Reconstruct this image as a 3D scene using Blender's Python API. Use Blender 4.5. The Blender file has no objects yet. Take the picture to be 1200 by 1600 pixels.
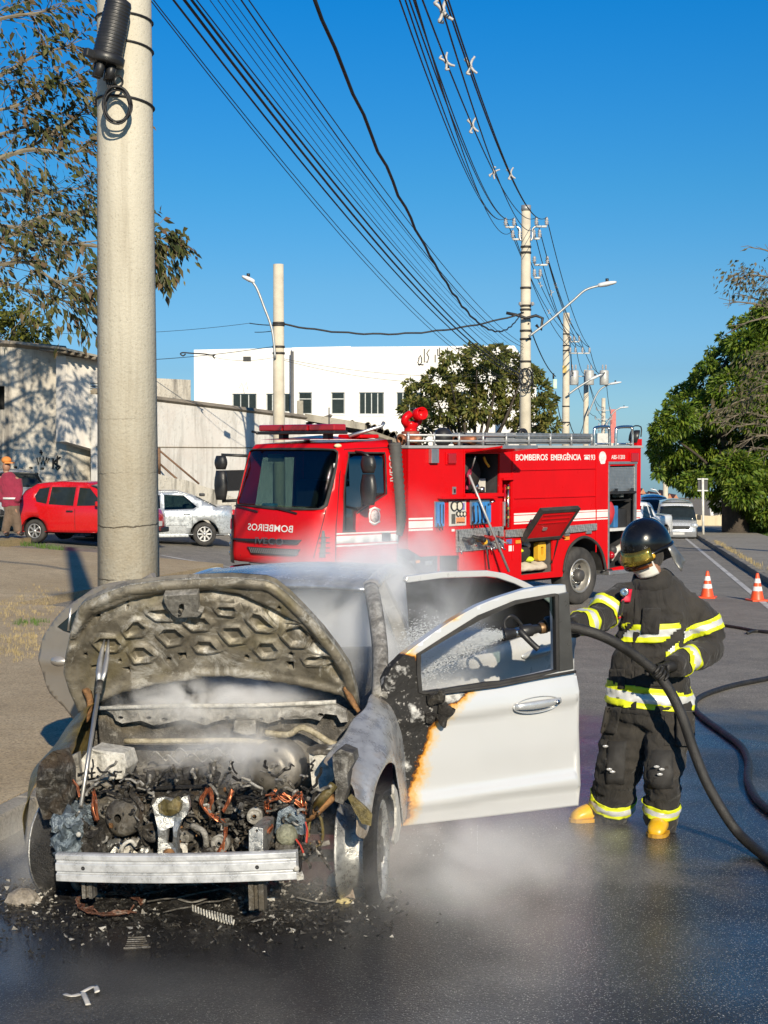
import bpy,bmesh,math,random
import numpy as np
from mathutils import Vector,Matrix,Euler,noise as mnoise
from mathutils.geometry import delaunay_2d_cdt

R = math.radians
V = Vector
SC = bpy.context.scene
COL = SC.collection
rnd = random.Random(7)

# ------------------------------------------------------------------ camera, world, sun, exposure
FPX,PITCH,CAMZ = 2300.0,2.566,1.9 # focal length in px of a 1200x1600 picture
cd = bpy.data.cameras.new('camera');cam = bpy.data.objects.new('camera',cd);COL.objects.link(cam)
cam.location = (0,0,CAMZ);cam.rotation_euler = (R(90 - PITCH),0,0)
cd.sensor_fit = 'VERTICAL';cd.sensor_height = 36;cd.lens = FPX/1600*36
cd.clip_start = 0.1;cd.clip_end = 9000
SC.camera = cam
SUN_EL,SUN_AZ = 24.0,-13.0 # shadows run 13 degrees left of the view axis
w = bpy.data.worlds.new('World');SC.world = w;w.use_nodes = True
wn = w.node_tree;wn.nodes.clear()
wo = wn.nodes.new('ShaderNodeOutputWorld');bg = wn.nodes.new('ShaderNodeBackground')
sk = wn.nodes.new('ShaderNodeTexSky');sk.sky_type = 'NISHITA';sk.sun_disc = False
sd = V((-math.sin(R(SUN_AZ))*math.cos(R(SUN_EL)),-math.cos(R(SUN_AZ))*math.cos(R(SUN_EL)),math.sin(R(SUN_EL)))) # towards the sun
sk.sun_elevation = R(SUN_EL);sk.sun_rotation = math.atan2(sd.x,sd.y)
sk.altitude = 0;sk.air_density = 1.0;sk.dust_density = 0.4;sk.ozone_density = 2.5
hs = wn.nodes.new('ShaderNodeHueSaturation');hs.inputs['Saturation'].default_value = 1.22
wn.links.new(sk.outputs[0],hs.inputs['Color']);tn = wn.nodes.new('ShaderNodeMix');tn.data_type = 'RGBA';tn.blend_type = 'MULTIPLY';tn.inputs[0].default_value = 1
wn.links.new(hs.outputs[0],tn.inputs[6]);
tcw = wn.nodes.new('ShaderNodeTexCoord');sxw = wn.nodes.new('ShaderNodeSeparateXYZ');wn.links.new(tcw.outputs['Generated'],sxw.inputs[0])
rmw = wn.nodes.new('ShaderNodeValToRGB');wn.links.new(sxw.outputs[2],rmw.inputs[0]) # the air's colour from horizon to zenith
rmw.color_ramp.elements.remove(rmw.color_ramp.elements[1])
for k_,(p_,c_) in enumerate(((0,(.36,.64,1.15)),(.05,(.28,.48,.80)),(.107,(.28,.515,.72)),(.17,(.19,.545,.74)),(.286,(.05,.565,.864)),(.6,(.06,.50,.85)))):
    e_ = rmw.color_ramp.elements[0] if k_ == 0 else rmw.color_ramp.elements.new(p_);e_.position = p_;e_.color = (*c_,1)
wn.links.new(rmw.outputs[0],tn.inputs[7]);wn.links.new(tn.outputs[2],bg.inputs[0])
bg.inputs[1].default_value = 0.105
wn.links.new(bg.outputs[0],wo.inputs[0])
sl = bpy.data.lights.new('sun','SUN');sun = bpy.data.objects.new('sun',sl);COL.objects.link(sun)
sl.energy = 5.0;sl.angle = R(0.5);sl.color = (1.0,0.88,0.69)
sun.rotation_euler = sd.to_track_quat('Z','Y').to_euler();sun.location = (10,-20,30)
vs = SC.view_settings;vs.view_transform = 'Standard';vs.look = 'None';vs.exposure = 0.35;vs.gamma = 1
vs.use_curve_mapping = False
SC.render.engine = 'CYCLES'
SC.cycles.use_denoising = True
SC.cycles.max_bounces = 8;SC.cycles.transparent_max_bounces = 16;SC.cycles.volume_bounces = 3
SC.cycles.volume_step_rate = 1.0;SC.cycles.volume_max_steps = 96
SC.cycles.caustics_reflective = False;SC.cycles.caustics_refractive = False;SC.cycles.sample_clamp_indirect = 4

# ------------------------------------------------------------------ rays from the photograph's frame
_p = R(PITCH)
_fw,_up = V((0,math.cos(_p),-math.sin(_p))),V((0,math.sin(_p),math.cos(_p)))
EYE = V((0,0,CAMZ))
def ray(px,py):
    return (V((1,0,0))*((px - 600)/FPX) + _fw - _up*((py - 800)/FPX))
def at(px,py,y): # the point of that sight line at world distance y
    d = ray(px,py);return EYE + d*(y/d.y)
def onplane(px,py,p0,n):
    d = ray(px,py);return EYE + d*((p0 - EYE).dot(n)/d.dot(n))

# ------------------------------------------------------------------ the lie of the land
RA = R(9.7);RC,RS = math.cos(RA),math.sin(RA)
def uv(x,y): return x*RS + y*RC,x*RC - y*RS # along the road, across it
def xy(u,v): return u*RS + v*RC,u*RC - v*RS
_sk = [(-400,.002),(-60,.004),(-25,.008),(-15,.0151),(-11.5,.0205),(-6,.034),(400,.034)]
def slope(v):
    for (a,sa),(b,sb) in zip(_sk,_sk[1:]):
        if v <= b:
            t = min(max((v - a)/(b - a),0),1);return sa + (sb - sa)*t
    return .034
def gz(x,y):
    u,v = uv(x,y);return -slope(v)*u
def onground(px,py,h=0.0):
    d = ray(px,py);y = 10.0
    for _ in range(60):
        p = EYE + d*(y/d.y);zz = gz(p.x,p.y) + h
        y = y*.4 + .6*min(400,max(1,(CAMZ - zz)/max(1e-4,-d.z/d.y)))
    p = EYE + d*(y/d.y);return V((p.x,p.y,gz(p.x,p.y) + h))

# ------------------------------------------------------------------ materials
MATS = {}
def lin(c):
    return tuple(((x/255)/12.92 if x/255 <= .04045 else ((x/255 + .055)/1.055) ** 2.4) for x in c[:3])
class NT:
    def __init__(s,name):
        s.m = bpy.data.materials.new(name);s.m.use_nodes = True;s.t = s.m.node_tree;s.t.nodes.clear()
        s.out = s.t.nodes.new('ShaderNodeOutputMaterial');s._co = None
    def n(s,typ,**kw):
        nd = s.t.nodes.new(typ)
        for k,v in kw.items(): setattr(nd,k,v)
        return nd
    def put(s,sock,val):
        if hasattr(val,'is_output') or isinstance(val,bpy.types.NodeSocket): s.t.links.new(val,sock)
        elif isinstance(val,(tuple,list)) and len(val) == 3 and sock.type == 'RGBA': sock.default_value = (*val,1)
        else: sock.default_value = val
    def co(s,world=False):
        if s._co is None: s._co = s.n('ShaderNodeTexCoord').outputs['Object']
        if world: return s.n('ShaderNodeNewGeometry').outputs['Position']
        return s._co
    def noise(s,scale,detail=4,rough=.55,vec=None,dist=0.0):
        nd = s.n('ShaderNodeTexNoise');nd.inputs['Scale'].default_value = scale;nd.inputs['Detail'].default_value = detail
        nd.inputs['Roughness'].default_value = rough;nd.inputs['Distortion'].default_value = dist
        s.t.links.new(vec if vec is not None else s.co(),nd.inputs['Vector']);return nd.outputs['Fac']
    def vor(s,scale,feature='F1',vec=None):
        nd = s.n('ShaderNodeTexVoronoi');nd.feature = feature;nd.inputs['Scale'].default_value = scale
        s.t.links.new(vec if vec is not None else s.co(),nd.inputs['Vector']);return nd.outputs['Distance']
    def scaled(s,vec,sc):
        nd = s.n('ShaderNodeMapping');nd.inputs['Scale'].default_value = sc;s.t.links.new(vec,nd.inputs['Vector']);return nd.outputs[0]
    def ramp(s,fac,stops,interp='LINEAR'):
        nd = s.n('ShaderNodeValToRGB');cr = nd.color_ramp;cr.interpolation = interp
        while len(cr.elements) < len(stops): cr.elements.new(.5)
        for e,(p,c) in zip(cr.elements,stops):
            e.position = p;e.color = (c,c,c,1) if isinstance(c,(int,float)) else (*c,1)
        s.put(nd.inputs[0],fac);return nd.outputs[0]
    def mix(s,fac,a,b,mode='MIX'):
        nd = s.n('ShaderNodeMix');nd.data_type = 'RGBA';nd.blend_type = mode
        s.put(nd.inputs[0],fac);s.put(nd.inputs[6],a);s.put(nd.inputs[7],b);return nd.outputs[2]
    def math(s,op,a,b=0.0,clamp=False):
        nd = s.n('ShaderNodeMath');nd.operation = op;nd.use_clamp = clamp
        s.put(nd.inputs[0],a);s.put(nd.inputs[1],b);return nd.outputs[0]
    def xyz(s,vec=None):
        nd = s.n('ShaderNodeSeparateXYZ');s.t.links.new(vec if vec is not None else s.co(),nd.inputs[0]);return nd.outputs
    def bump(s,h,strength=.3,dist=.01,prev=None):
        nd = s.n('ShaderNodeBump');nd.inputs['Strength'].default_value = strength;nd.inputs['Distance'].default_value = dist
        s.put(nd.inputs['Height'],h)
        if prev is not None: s.t.links.new(prev,nd.inputs['Normal'])
        return nd.outputs[0]
    def bsdf(s,color,rough=.5,metal=0.0,normal=None,**kw):
        b = s.n('ShaderNodeBsdfPrincipled');s.put(b.inputs['Base Color'],color);s.put(b.inputs['Roughness'],rough);s.put(b.inputs['Metallic'],metal)
        if normal is not None: s.t.links.new(normal,b.inputs['Normal'])
        for k,v in kw.items(): s.put(b.inputs[k.replace('_',' ')],v)
        s.t.links.new(b.outputs[0],s.out.inputs[0]);return b

def mat(name,color,rough=.5,metal=0.0,var=.15,vscale=6.0,bump=0.0,bscale=60.0,dirt=None,dscale=3.0,damt=.5,rvar=.1,**kw):
    """base colour with large and small tonal variation, optional dirt patches and fine relief"""
    if name in MATS: return MATS[name]
    t = NT(name)
    f = t.noise(vscale,5,.6)
    lo = tuple(c*(1 - var) for c in color);hi = tuple(min(1,c*(1 + var)) for c in color)
    c = t.ramp(f,[(.3,lo),(.7,hi)])
    if dirt is not None:
        g = t.noise(dscale,6,.65,dist=.4)
        c = t.mix(t.ramp(g,[(.5 - .12*damt,0.0),(.62 + .2*(1 - damt),damt)]),c,dirt)
    rg = t.ramp(t.noise(vscale*2.3,3),[(.3,max(0.02,rough - rvar)),(.7,min(1,rough + rvar))])
    nrm = t.bump(t.noise(bscale,4),bump,.01) if bump else None
    t.bsdf(c,rg,metal,nrm,**kw)
    MATS[name] = t.m;return t.m

# ------------------------------------------------------------------ mesh building
class MB:
    def __init__(s): s.v,s.f,s.mi,s.sm = [],[],[],[]
    def add(s,vs,fs,m=0,smooth=False,M=None):
        o = len(s.v)
        s.v += [tuple(M @ V(p)) for p in vs] if M is not None else [tuple(p) for p in vs]
        for f in fs: s.f.append(tuple(i + o for i in f));s.mi.append(m);s.sm.append(smooth)
        return s
    def box(s,c,d,M=None,m=0,rot=None):
        x,y,z = (k/2 for k in d);T = Matrix.Translation(c)
        if rot is not None: T = T @ Euler(rot).to_matrix().to_4x4()
        if M is not None: T = M @ T
        return s.add([(i,j,k) for i in (-x,x) for j in (-y,y) for k in (-z,z)],
                     [(0,1,3,2),(4,6,7,5),(0,4,5,1),(2,3,7,6),(0,2,6,4),(1,5,7,3)],m,False,T)
    def bb(s,lo,hi,M=None,m=0): # box by its two corners
        return s.box([(a + b)/2 for a,b in zip(lo,hi)],[abs(b - a) for a,b in zip(lo,hi)],M,m)
    def tube(s,pts,r=.01,n=8,m=0,caps=True,M=None,flat=1.0):
        pts = [V(p) for p in pts];k = len(pts)
        rs = r if isinstance(r,(list,tuple)) else [r]*k
        vs,fs = [],[]
        t0 = (pts[1] - pts[0]).normalized();a = t0.orthogonal().normalized()
        if abs(t0.z) < .9: a = t0.cross(V((0,0,1))).normalized()
        for i,p in enumerate(pts):
            t = (pts[min(i + 1,k - 1)] - pts[max(i - 1,0)]).normalized()
            a = (a - t*a.dot(t)).normalized();b = t.cross(a)
            for j in range(n):
                q = 2*math.pi*j/n
                vs.append(p + (a*math.cos(q) + b*math.sin(q)*flat)*rs[i])
        for i in range(k - 1):
            for j in range(n):
                j2 = (j + 1) % n;fs.append((i*n + j,i*n + j2,(i + 1)*n + j2,(i + 1)*n + j))
        if caps: fs += [tuple(range(n - 1,-1,-1)),tuple(range((k - 1)*n,k*n))]
        return s.add(vs,fs,m,n > 5,M)
    def lathe(s,prof,n=24,M=None,m=0,smooth=True,arc=1.0): # (r, z) pairs round local z
        k = len(prof);vs,fs = [],[]
        for r_,z_ in prof:
            for j in range(n):
                q = 2*math.pi*j/n*arc;vs.append((r_*math.cos(q),r_*math.sin(q),z_))
        for i in range(k - 1):
            for j in range(n if arc == 1.0 else n - 1):
                j2 = (j + 1) % n;fs.append((i*n + j,i*n + j2,(i + 1)*n + j2,(i + 1)*n + j))
        return s.add(vs,fs,m,smooth,M)
    def disc(s,r,M=None,n=24,m=0,z=0.0):
        return s.add([(r*math.cos(2*math.pi*j/n),r*math.sin(2*math.pi*j/n),z) for j in range(n)],[tuple(range(n))],m,False,M)
    def sphere(s,c,r,M=None,m=0,n=12,sq=(1,1,1)):
        T = Matrix.Translation(c) @ Matrix.Diagonal((*sq,1))
        if M is not None: T = M @ T
        return s.lathe([(max(1e-4,r*math.sin(math.pi*i/n)),-r*math.cos(math.pi*i/n)) for i in range(n + 1)],n*2,T,m)
    def prism(s,poly,fn,w0,w1,m=0): # outline (a,b) through fn(a,b,w)
        n = len(poly);vs = [fn(a,b,w0) for a,b in poly] + [fn(a,b,w1) for a,b in poly]
        fs = [tuple(range(n)),tuple(range(2*n - 1,n - 1,-1))] + [(i,(i + 1) % n,n + (i + 1) % n,n + i)[::-1] for i in range(n)]
        return s.add(vs,fs,m)
    def loft(s,rings,closed=True,caps=True,m=0,smooth=True,M=None):
        n = len(rings[0]);vs = [p for r_ in rings for p in r_];fs = []
        for i in range(len(rings) - 1):
            for j in range(n if closed else n - 1):
                j2 = (j + 1) % n;fs.append((i*n + j,i*n + j2,(i + 1)*n + j2,(i + 1)*n + j))
        if caps and closed: fs += [tuple(range(n - 1,-1,-1)),tuple(range((len(rings) - 1)*n,len(rings)*n))]
        return s.add(vs,fs,m,smooth,M)
    def plate(s,outline,fn,w0,w1,holes=(),grid=None,m=0,mback=None,smooth=False,extra=()):
        """flat outline with holes, triangulated, mapped through fn(a,b,w) to a front (w0) and a back (w1) with edge walls"""
        pts,edges = [],[]
        def loop(L):
            o = len(pts);pts.extend(V(p) for p in L);edges.extend((o + i,o + (i + 1) % len(L)) for i in range(len(L)))
        loop(outline)
        for h in holes: loop(h)
        for h in extra: loop(h)
        if grid:
            xs = [p[0] for p in outline];ys = [p[1] for p in outline]
            a = min(xs) + grid/2
            while a < max(xs):
                b = min(ys) + grid/2
                while b < max(ys): pts.append(V((a + grid*.13,b)));b += grid
                a += grid
        rv,re,rf,*_ = delaunay_2d_cdt(pts,edges,[],0,1e-5)
        keep = []
        for f in rf:
            c = sum((rv[i] for i in f),V((0,0)))/len(f)
            if inside(c,outline) and not any(inside(c,h) for h in holes): keep.append(tuple(f))
        used = sorted({i for f in keep for i in f});ix = {i: k for k,i in enumerate(used)};n = len(used)
        cnt = {}
        tris = []
        for f in keep:
            a,b,c = (rv[i] for i in f[:3])
            if (b - a).cross(c - a) < 0: f = f[::-1]
            f = tuple(ix[i] for i in f);tris.append(f)
            for i in range(len(f)): cnt.setdefault(frozenset((f[i],f[(i + 1) % len(f)])),[]).append((f[i],f[(i + 1) % len(f)]))
        vs = [fn(rv[i].x,rv[i].y,w0) for i in used]
        s.add(vs + [fn(rv[i].x,rv[i].y,w1) for i in used],[],m)
        o = len(s.v) - 2*n
        def put(f,mm,sm): s.f.append(tuple(o + i for i in f));s.mi.append(mm);s.sm.append(sm)
        for f in tris:
            put(f,m,smooth);put(tuple(n + i for i in f[::-1]),m if mback is None else mback,smooth)
        for e in cnt.values():
            if len(e) == 1: a,b = e[0];put((b,a,n + a,n + b),m,False)
        return s
    def build(s,name,mats,parent=None,label=None,bevel=0.0,kind=None,subd=0,loc=None):
        me = bpy.data.meshes.new(name);me.from_pydata(s.v,[],s.f)
        for m_ in (mats if isinstance(mats,(list,tuple)) else [mats]): me.materials.append(m_)
        if s.f:
            me.polygons.foreach_set('material_index',s.mi);me.polygons.foreach_set('use_smooth',s.sm)
        me.validate();me.update()
        o = bpy.data.objects.new(name,me);COL.objects.link(o)
        if parent is not None: o.parent = parent
        if label: o['label'] = label
        if kind: o['kind'] = kind
        if loc is not None: o.location = loc
        if bevel:
            b = o.modifiers.new('edge','BEVEL');b.width = bevel;b.segments = 2;b.limit_method = 'ANGLE';b.angle_limit = R(35)
        if subd:
            b = o.modifiers.new('smooth','SUBSURF');b.levels = subd;b.render_levels = subd
        return o
def inside(p,poly):
    x,y = p[0],p[1];r_ = False;n = len(poly);j = n - 1
    for i in range(n):
        xi,yi = poly[i][0],poly[i][1];xj,yj = poly[j][0],poly[j][1]
        if (yi > y) != (yj > y) and x < (xj - xi)*(y - yi)/(yj - yi) + xi: r_ = not r_
        j = i
    return r_
def smoothpts(P,k=6,closed=False): # Catmull-Rom
    P = [V(p) for p in P];n = len(P);out = []
    for i in range(n if closed else n - 1):
        p0,p1,p2,p3 = (P[(i - 1) % n],P[i],P[(i + 1) % n],P[(i + 2) % n]) if closed else (P[max(i - 1,0)],P[i],P[i + 1],P[min(i + 2,n - 1)])
        for j in range(k):
            t = j/k
            out.append(.5*((2*p1) + (p2 - p0)*t + (2*p0 - 5*p1 + 4*p2 - p3)*t*t + (3*p1 - p0 - 3*p2 + p3)*t ** 3))
    if not closed: out.append(P[-1])
    return out
def rrect(x0,y0,x1,y1,r,k=4):
    out = []
    for cx,cy,a in ((x1 - r,y1 - r,0),(x0 + r,y1 - r,90),(x0 + r,y0 + r,180),(x1 - r,y0 + r,270)):
        for i in range(k + 1):
            q = R(a + 90*i/k);out.append((cx + r*math.cos(q),cy + r*math.sin(q)))
    return out
def circ(cx,cy,r,n=16,ry=None):
    return [(cx + r*math.cos(2*math.pi*i/n),cy + (ry or r)*math.sin(2*math.pi*i/n)) for i in range(n)]
def basis(o,x,z): # matrix with local x and z axes
    x = V(x).normalized();z = V(z);z = (z - x*z.dot(x)).normalized();y = z.cross(x)
    return Matrix(((x.x,y.x,z.x,o[0]),(x.y,y.y,z.y,o[1]),(x.z,y.z,z.z,o[2]),(0,0,0,1)))
def axis(o,z):
    z = V(z).normalized();return basis(o,z.orthogonal(),z)

def tag(o,label,cat,group=None,kind=None):
    o['label'] = label;o['category'] = cat
    if group: o['group'] = group
    if kind: o['kind'] = kind
    return o
def thing(name,label,cat,M=None,group=None):
    o = bpy.data.objects.new(name,None);COL.objects.link(o);o.empty_display_size = .2
    if M is not None: o.matrix_world = M
    return tag(o,label,cat,group)
def structure(mb,name,m,**kw):
    o = mb.build(name,m,**kw);o['kind'] = 'structure';return o
KIDS = {}
def copy_tree(root,M,label=None,group=None):
    def rec(o,par):
        c = o.copy();COL.objects.link(c)
        if par is not None:
            c.parent = par;c.matrix_parent_inverse = o.matrix_parent_inverse.copy()
        for k in o.children: rec(k,c)
        return c
    r = rec(root,None);r.matrix_world = M
    if label: r['label'] = label
    if group: r['group'] = group
    return r
_DG = None
def text(s,size,m,parent,M,name='lettering',ext=.002,align='LEFT',weight=0.0,sx=1.0,space=1.0):
    cu = bpy.data.curves.new('t','FONT');cu.body = s;cu.size = size;cu.extrude = ext;cu.align_x = align;cu.align_y = 'BOTTOM_BASELINE'
    cu.offset = weight;cu.space_character = space;cu.resolution_u = 3
    o = bpy.data.objects.new('t',cu);COL.objects.link(o)
    dg = bpy.context.evaluated_depsgraph_get()
    me = bpy.data.meshes.new_from_object(o.evaluated_get(dg));bpy.data.objects.remove(o)
    me.transform(M @ Matrix.Diagonal((sx,1,1,1)))
    if (M @ Matrix.Diagonal((sx,1,1,1))).determinant() < 0: me.flip_normals()
    me.name = name;me.materials.clear();me.materials.append(m)
    o = bpy.data.objects.new(name,me);COL.objects.link(o);o.parent = parent;return o
def glyphs(s,size,weight=0.0):
    cu = bpy.data.curves.new('t','FONT');cu.body = s;cu.size = size;cu.offset = weight
    return cu
# ================================================================== SETTING
def m_asphalt():
    t = NT('asphalt');P = t.co(True)
    big = t.noise(.35,5,.6,P);mid = t.noise(3.0,5,.6,P)
    agg = t.vor(95,vec=P);agg2 = t.noise(160,3,.6,P)
    base = t.mix(t.ramp(big,[(.3,0.0),(.7,1.0)]),(.215,.195,.160),(.29,.265,.22))
    base = t.mix(t.math('MULTIPLY',t.ramp(mid,[(.35,0.0),(.65,1.0)]),.35),base,(.06,.06,.062))
    base = t.mix(t.math('MULTIPLY',t.ramp(agg,[(.12,.9),(.3,0.0)]),t.ramp(t.noise(70,2,.5,P),[(.45,0.0),(.6,1.0)])),base,(.62,.58,.50))
    base = t.mix(1.0,base,t.ramp(t.noise(75,3,.65,P),[(.32,.35),(.5,1.0),(.68,1.75)]),'MULTIPLY')
    # where the hose water has run: round the car and over the near lane
    x,y,z = t.xyz(P)
    wob = t.math('MULTIPLY',t.math('SUBTRACT',t.noise(.55,4,.6,P),.5),5.2)
    fine = t.math('MULTIPLY',t.math('SUBTRACT',t.noise(3.0,4,.6,P),.5),1.2)
    edge = t.math('ADD',t.math('ADD',y,wob),fine)
    wet = t.ramp(t.math('DIVIDE',t.math('SUBTRACT',edge,12.0),3.2),[(.0,1.0),(.35,0.0)])
    dry = t.ramp(t.noise(.75,5,.62,P,.8),[(.50,0.0),(.68,.55)]);wet0 = wet;wet = t.math('MULTIPLY',wet,t.math('SUBTRACT',1.0,dry))
    puddle = t.ramp(t.noise(.9,4,.55,P),[(.42,0.0),(.6,1.0)])
    soot = t.ramp(t.math('SQRT',t.math('ADD',t.math('POWER',t.math('MULTIPLY',t.math('ADD',x,.95),.50),2.0),
                 t.math('POWER',t.math('MULTIPLY',t.math('SUBTRACT',t.math('ADD',y,fine),6.3),.55),2.0))),[(.3,.85),(1.0,0.0)])
    base = t.mix(wet,base,t.mix(1.0,base,(.085,.082,.076),'MULTIPLY'))
    base = t.mix(t.math('MULTIPLY',t.ramp(agg,[(.18,1.0),(.34,0.0)]),t.math('MULTIPLY',wet,t.ramp(t.noise(60,2,.5,P),[(.43,0.0),(.53,.8)]))),base,(.60,.57,.50))
    base = t.mix(soot,base,(.014,.013,.012))
    rg = t.mix(wet,(.82,)*3,t.mix(puddle,(.52,)*3,(.36,)*3))
    h = t.math('ADD',t.math('MULTIPLY',agg,.6),agg2)
    h = t.math('ADD',h,t.math('MULTIPLY',t.noise(75,3,.65,P),1.6));nrm = t.bump(h,.8,.010)
    nrm2 = t.bump(t.noise(1.2,3,.5,P),.10,.05,nrm)
    t.bsdf(base,rg,0.0,nrm2,Coat_Normal=t.bump(h,.16,.008),Specular_IOR_Level=.55,Coat_Weight=t.math('MULTIPLY',wet,t.mix(puddle,(.45,)*3,(1.0,)*3)),Coat_Roughness=.17)
    t.m.name = 'asphalt';return t.m
def m_ground(name,c1,c2,c3,straw=0.0,wetx=False):
    t = NT(name);P = t.co(True)
    a = t.noise(.5,6,.65,P);b = t.noise(4.0,6,.7,P);g = t.noise(48,4,.65,P);v = t.vor(90,vec=P)
    c = t.mix(t.ramp(a,[(.35,0.0),(.65,1.0)]),c1,c2)
    c = t.mix(t.ramp(b,[(.45,0.0),(.7,.8)]),c,c3)
    c = t.mix(t.ramp(v,[(.06,.45),(.3,0.0)]),c,tuple(min(1,k*1.7) for k in c2))
    c = t.mix(t.ramp(g,[(.36,.8),(.54,0.0)]),c,tuple(k*.4 for k in c1))
    rough = .92;kw = {}
    if wetx:
        x,y,z = t.xyz(P)
        e = t.math('ADD',y,t.math('MULTIPLY',t.math('SUBTRACT',t.noise(1.1,4,.6,P),.5),2.0))
        wet = t.ramp(t.math('DIVIDE',t.math('SUBTRACT',e,7.6),1.5),[(0.0,1.0),(.5,0.0)])
        c = t.mix(wet,c,t.mix(1.0,c,(.4,.4,.4),'MULTIPLY'));rough = t.mix(wet,(.92,)*3,(.14,)*3)
        kw = dict(Coat_Weight=wet,Coat_Roughness=.06)
    t.bsdf(c,rough,0.0,t.bump(t.math('ADD',g,t.math('MULTIPLY',b,1.5)),.6,.012),**kw);return t.m
M_asph = m_asphalt()
M_dirt = m_ground('dry_earth',(.20,.165,.115),(.30,.25,.18),(.24,.21,.13))
M_walk = m_ground('dusty_pavement',(.42,.32,.185),(.54,.43,.27),(.32,.245,.145),wetx=True)
M_walkr = m_ground('worn_concrete_pavement',(.28,.255,.21),(.36,.33,.275),(.20,.185,.15))
M_kerb = m_ground('kerb_concrete',(.22,.20,.165),(.32,.29,.24),(.13,.115,.09))
M_paint = mat('worn_white_road_paint',(.62,.60,.55),.75,var=.1,dirt=(.16,.155,.145),dscale=2.5,damt=.75,bump=.3,bscale=120)

def sheet(us,vs_,h,name,m,kind='structure',clip=None):
    mb = MB();n = len(vs_);pv = []
    for u in us:
        for v in vs_:
            x,y = xy(u,v);pv.append((x,y,gz(x,y) + h))
    fs = []
    for i in range(len(us) - 1):
        for j in range(n - 1):
            f = (i*n + j,i*n + j + 1,(i + 1)*n + j + 1,(i + 1)*n + j)
            if clip and not clip((us[i] + us[i + 1])/2,(vs_[j] + vs_[j + 1])/2): continue
            fs.append(f[::-1])
    mb.add(pv,fs,0,True);return mb.build(name,m,kind=kind)
def rng(a,b,st):
    k = max(1,int(round((b - a)/st)));return [a + (b - a)*i/k for i in range(k + 1)]
US = rng(-30,60,2) + rng(65,200,5)[0:] + [230,270,320,400,500,700,1000,1500,2200,3200,4500]
VB = [-400,-200,-100,-60,-45,-35,-25,-20,-15,-13,-11.5,-9,-7.5,-6,-4.5,-3.56,-3.4,0,2.85,3.0,6.0,6.6,10,20,40,80,200,400]
sheet(US,VB,-.06,'ground',M_dirt)
LK,RK = -3.4,2.85 # the two kerb lines of the main road
XU0,XU1 = 20.6,46.0 # the side street between its two kerbs
sheet(US,rng(LK,RK,1.5),.0,'road',M_asph)
sheet(rng(XU0,XU1,1.5),[-60,-45,-35,-25,-20,-15,-13,-11.5,-9,-7.5,-6,-4.5,LK],.0,'side_street',M_asph)
# pavement on the near left, its corner cut round
def slab(us,vs_,h,name,m,drop=.3):
    mb = MB();n = len(vs_);pv = []
    for u in us:
        for v in vs_: x,y = xy(u,v);pv.append((x,y,gz(x,y) + h))
    fs = [(i*n + j,(i + 1)*n + j,(i + 1)*n + j + 1,i*n + j + 1) for i in range(len(us) - 1) for j in range(n - 1)]
    mb.add(pv,fs,0,True)
    rim = [i*n for i in range(len(us))] + [(len(us) - 1)*n + j for j in range(1,n)] + [i*n + n - 1 for i in range(len(us) - 2,-1,-1)] + [j for j in range(n - 2,0,-1)]
    low = [(pv[i][0],pv[i][1],pv[i][2] - drop) for i in rim];k = len(rim)
    mb.add([pv[i] for i in rim] + low,[(i,k + i,k + (i + 1) % k,(i + 1) % k) for i in range(k)])
    return structure(mb,name,m)
slab(rng(-30,20.4,2),[-60,-45,-35,-25,-20,-15,-13,-11.5,-9,-7.5,-6,-4.5,LK - .16],.13,'left_pavement',M_walk)
slab(rng(20.42,31.5,2),[-60,-45,-35,-25,-20,-15,-13,-11.5,-9],.13,'corner_pavement',M_walk)
slab(rng(46.2,200,6),[-60,-45,-35,-25,-15,-13,-11.5,-9,-7.5,-6,-4.5,LK - .16],.13,'far_left_pavement',M_walkr)
slab(rng(-30,60,2) + rng(65,400,8),[RK + .16,4.5,6.0],.13,'right_pavement',M_walkr)
# kerb stones, one by one near the camera
def kerb_run(name,us0,us1,v,step,m,limit):
    root = bpy.data.objects.new(name,None);COL.objects.link(root);root['kind'] = 'structure'
    protos = []
    for k in range(3):
        mb = MB();L = step - .015
        prof = [(-.075,-.25),(.075,-.25),(.075,.125 + .01*k),(.06,.145),(-.06,.145),(-.075,.13)]
        mb.prism(prof,lambda a,b,w_: (a,w_,b),-L/2,L/2);protos.append(mb.build('kerb_stone',m,root,bevel=.012))
    u = us0;i = 0
    while u < us1 and i < limit:
        o = protos[i] if i < 3 else protos[rnd.randrange(3)].copy()
        if i >= 3: COL.objects.link(o);o.parent = root
        x,y = xy(u + step/2,v);o.location = (x,y,gz(x,y) + rnd.uniform(-.012,.008))
        o.rotation_euler = (-math.atan(slope(v)),0,-RA + R(rnd.uniform(-.8,.8)));u += step;i += 1
    return u
ue = kerb_run('left_kerb',-6,20.4,LK - .08,1.0,M_kerb,40)
ue = kerb_run('right_kerb',4,400,RK + .08,1.0,M_kerb,110)
slab(rng(ue,400,8),[RK,RK + .16],.14,'far_right_kerb',M_kerb)
sheet(rng(-4,60,2) + rng(64,300,6),[RK - .62,RK - .50],.006,'edge_line',M_paint)
# stop/lane line of the side street
p0,p1 = onground(252,868),onground(392,892)
mb = MB();d_ = (p1 - p0).normalized();nn = V((-d_.y,d_.x,0))*.06;ks = [p0 + (p1 - p0)*(i/10) for i in range(11)]
vsx = []
for k in ks:
    for s_ in (-1,1): q = k + nn*s_;vsx.append((q.x,q.y,gz(q.x,q.y) + .007))
mb.add(vsx,[(2*i,2*i + 1,2*i + 3,2*i + 2)[::-1] for i in range(10)]);structure(mb,'lane_line',M_paint)
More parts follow.
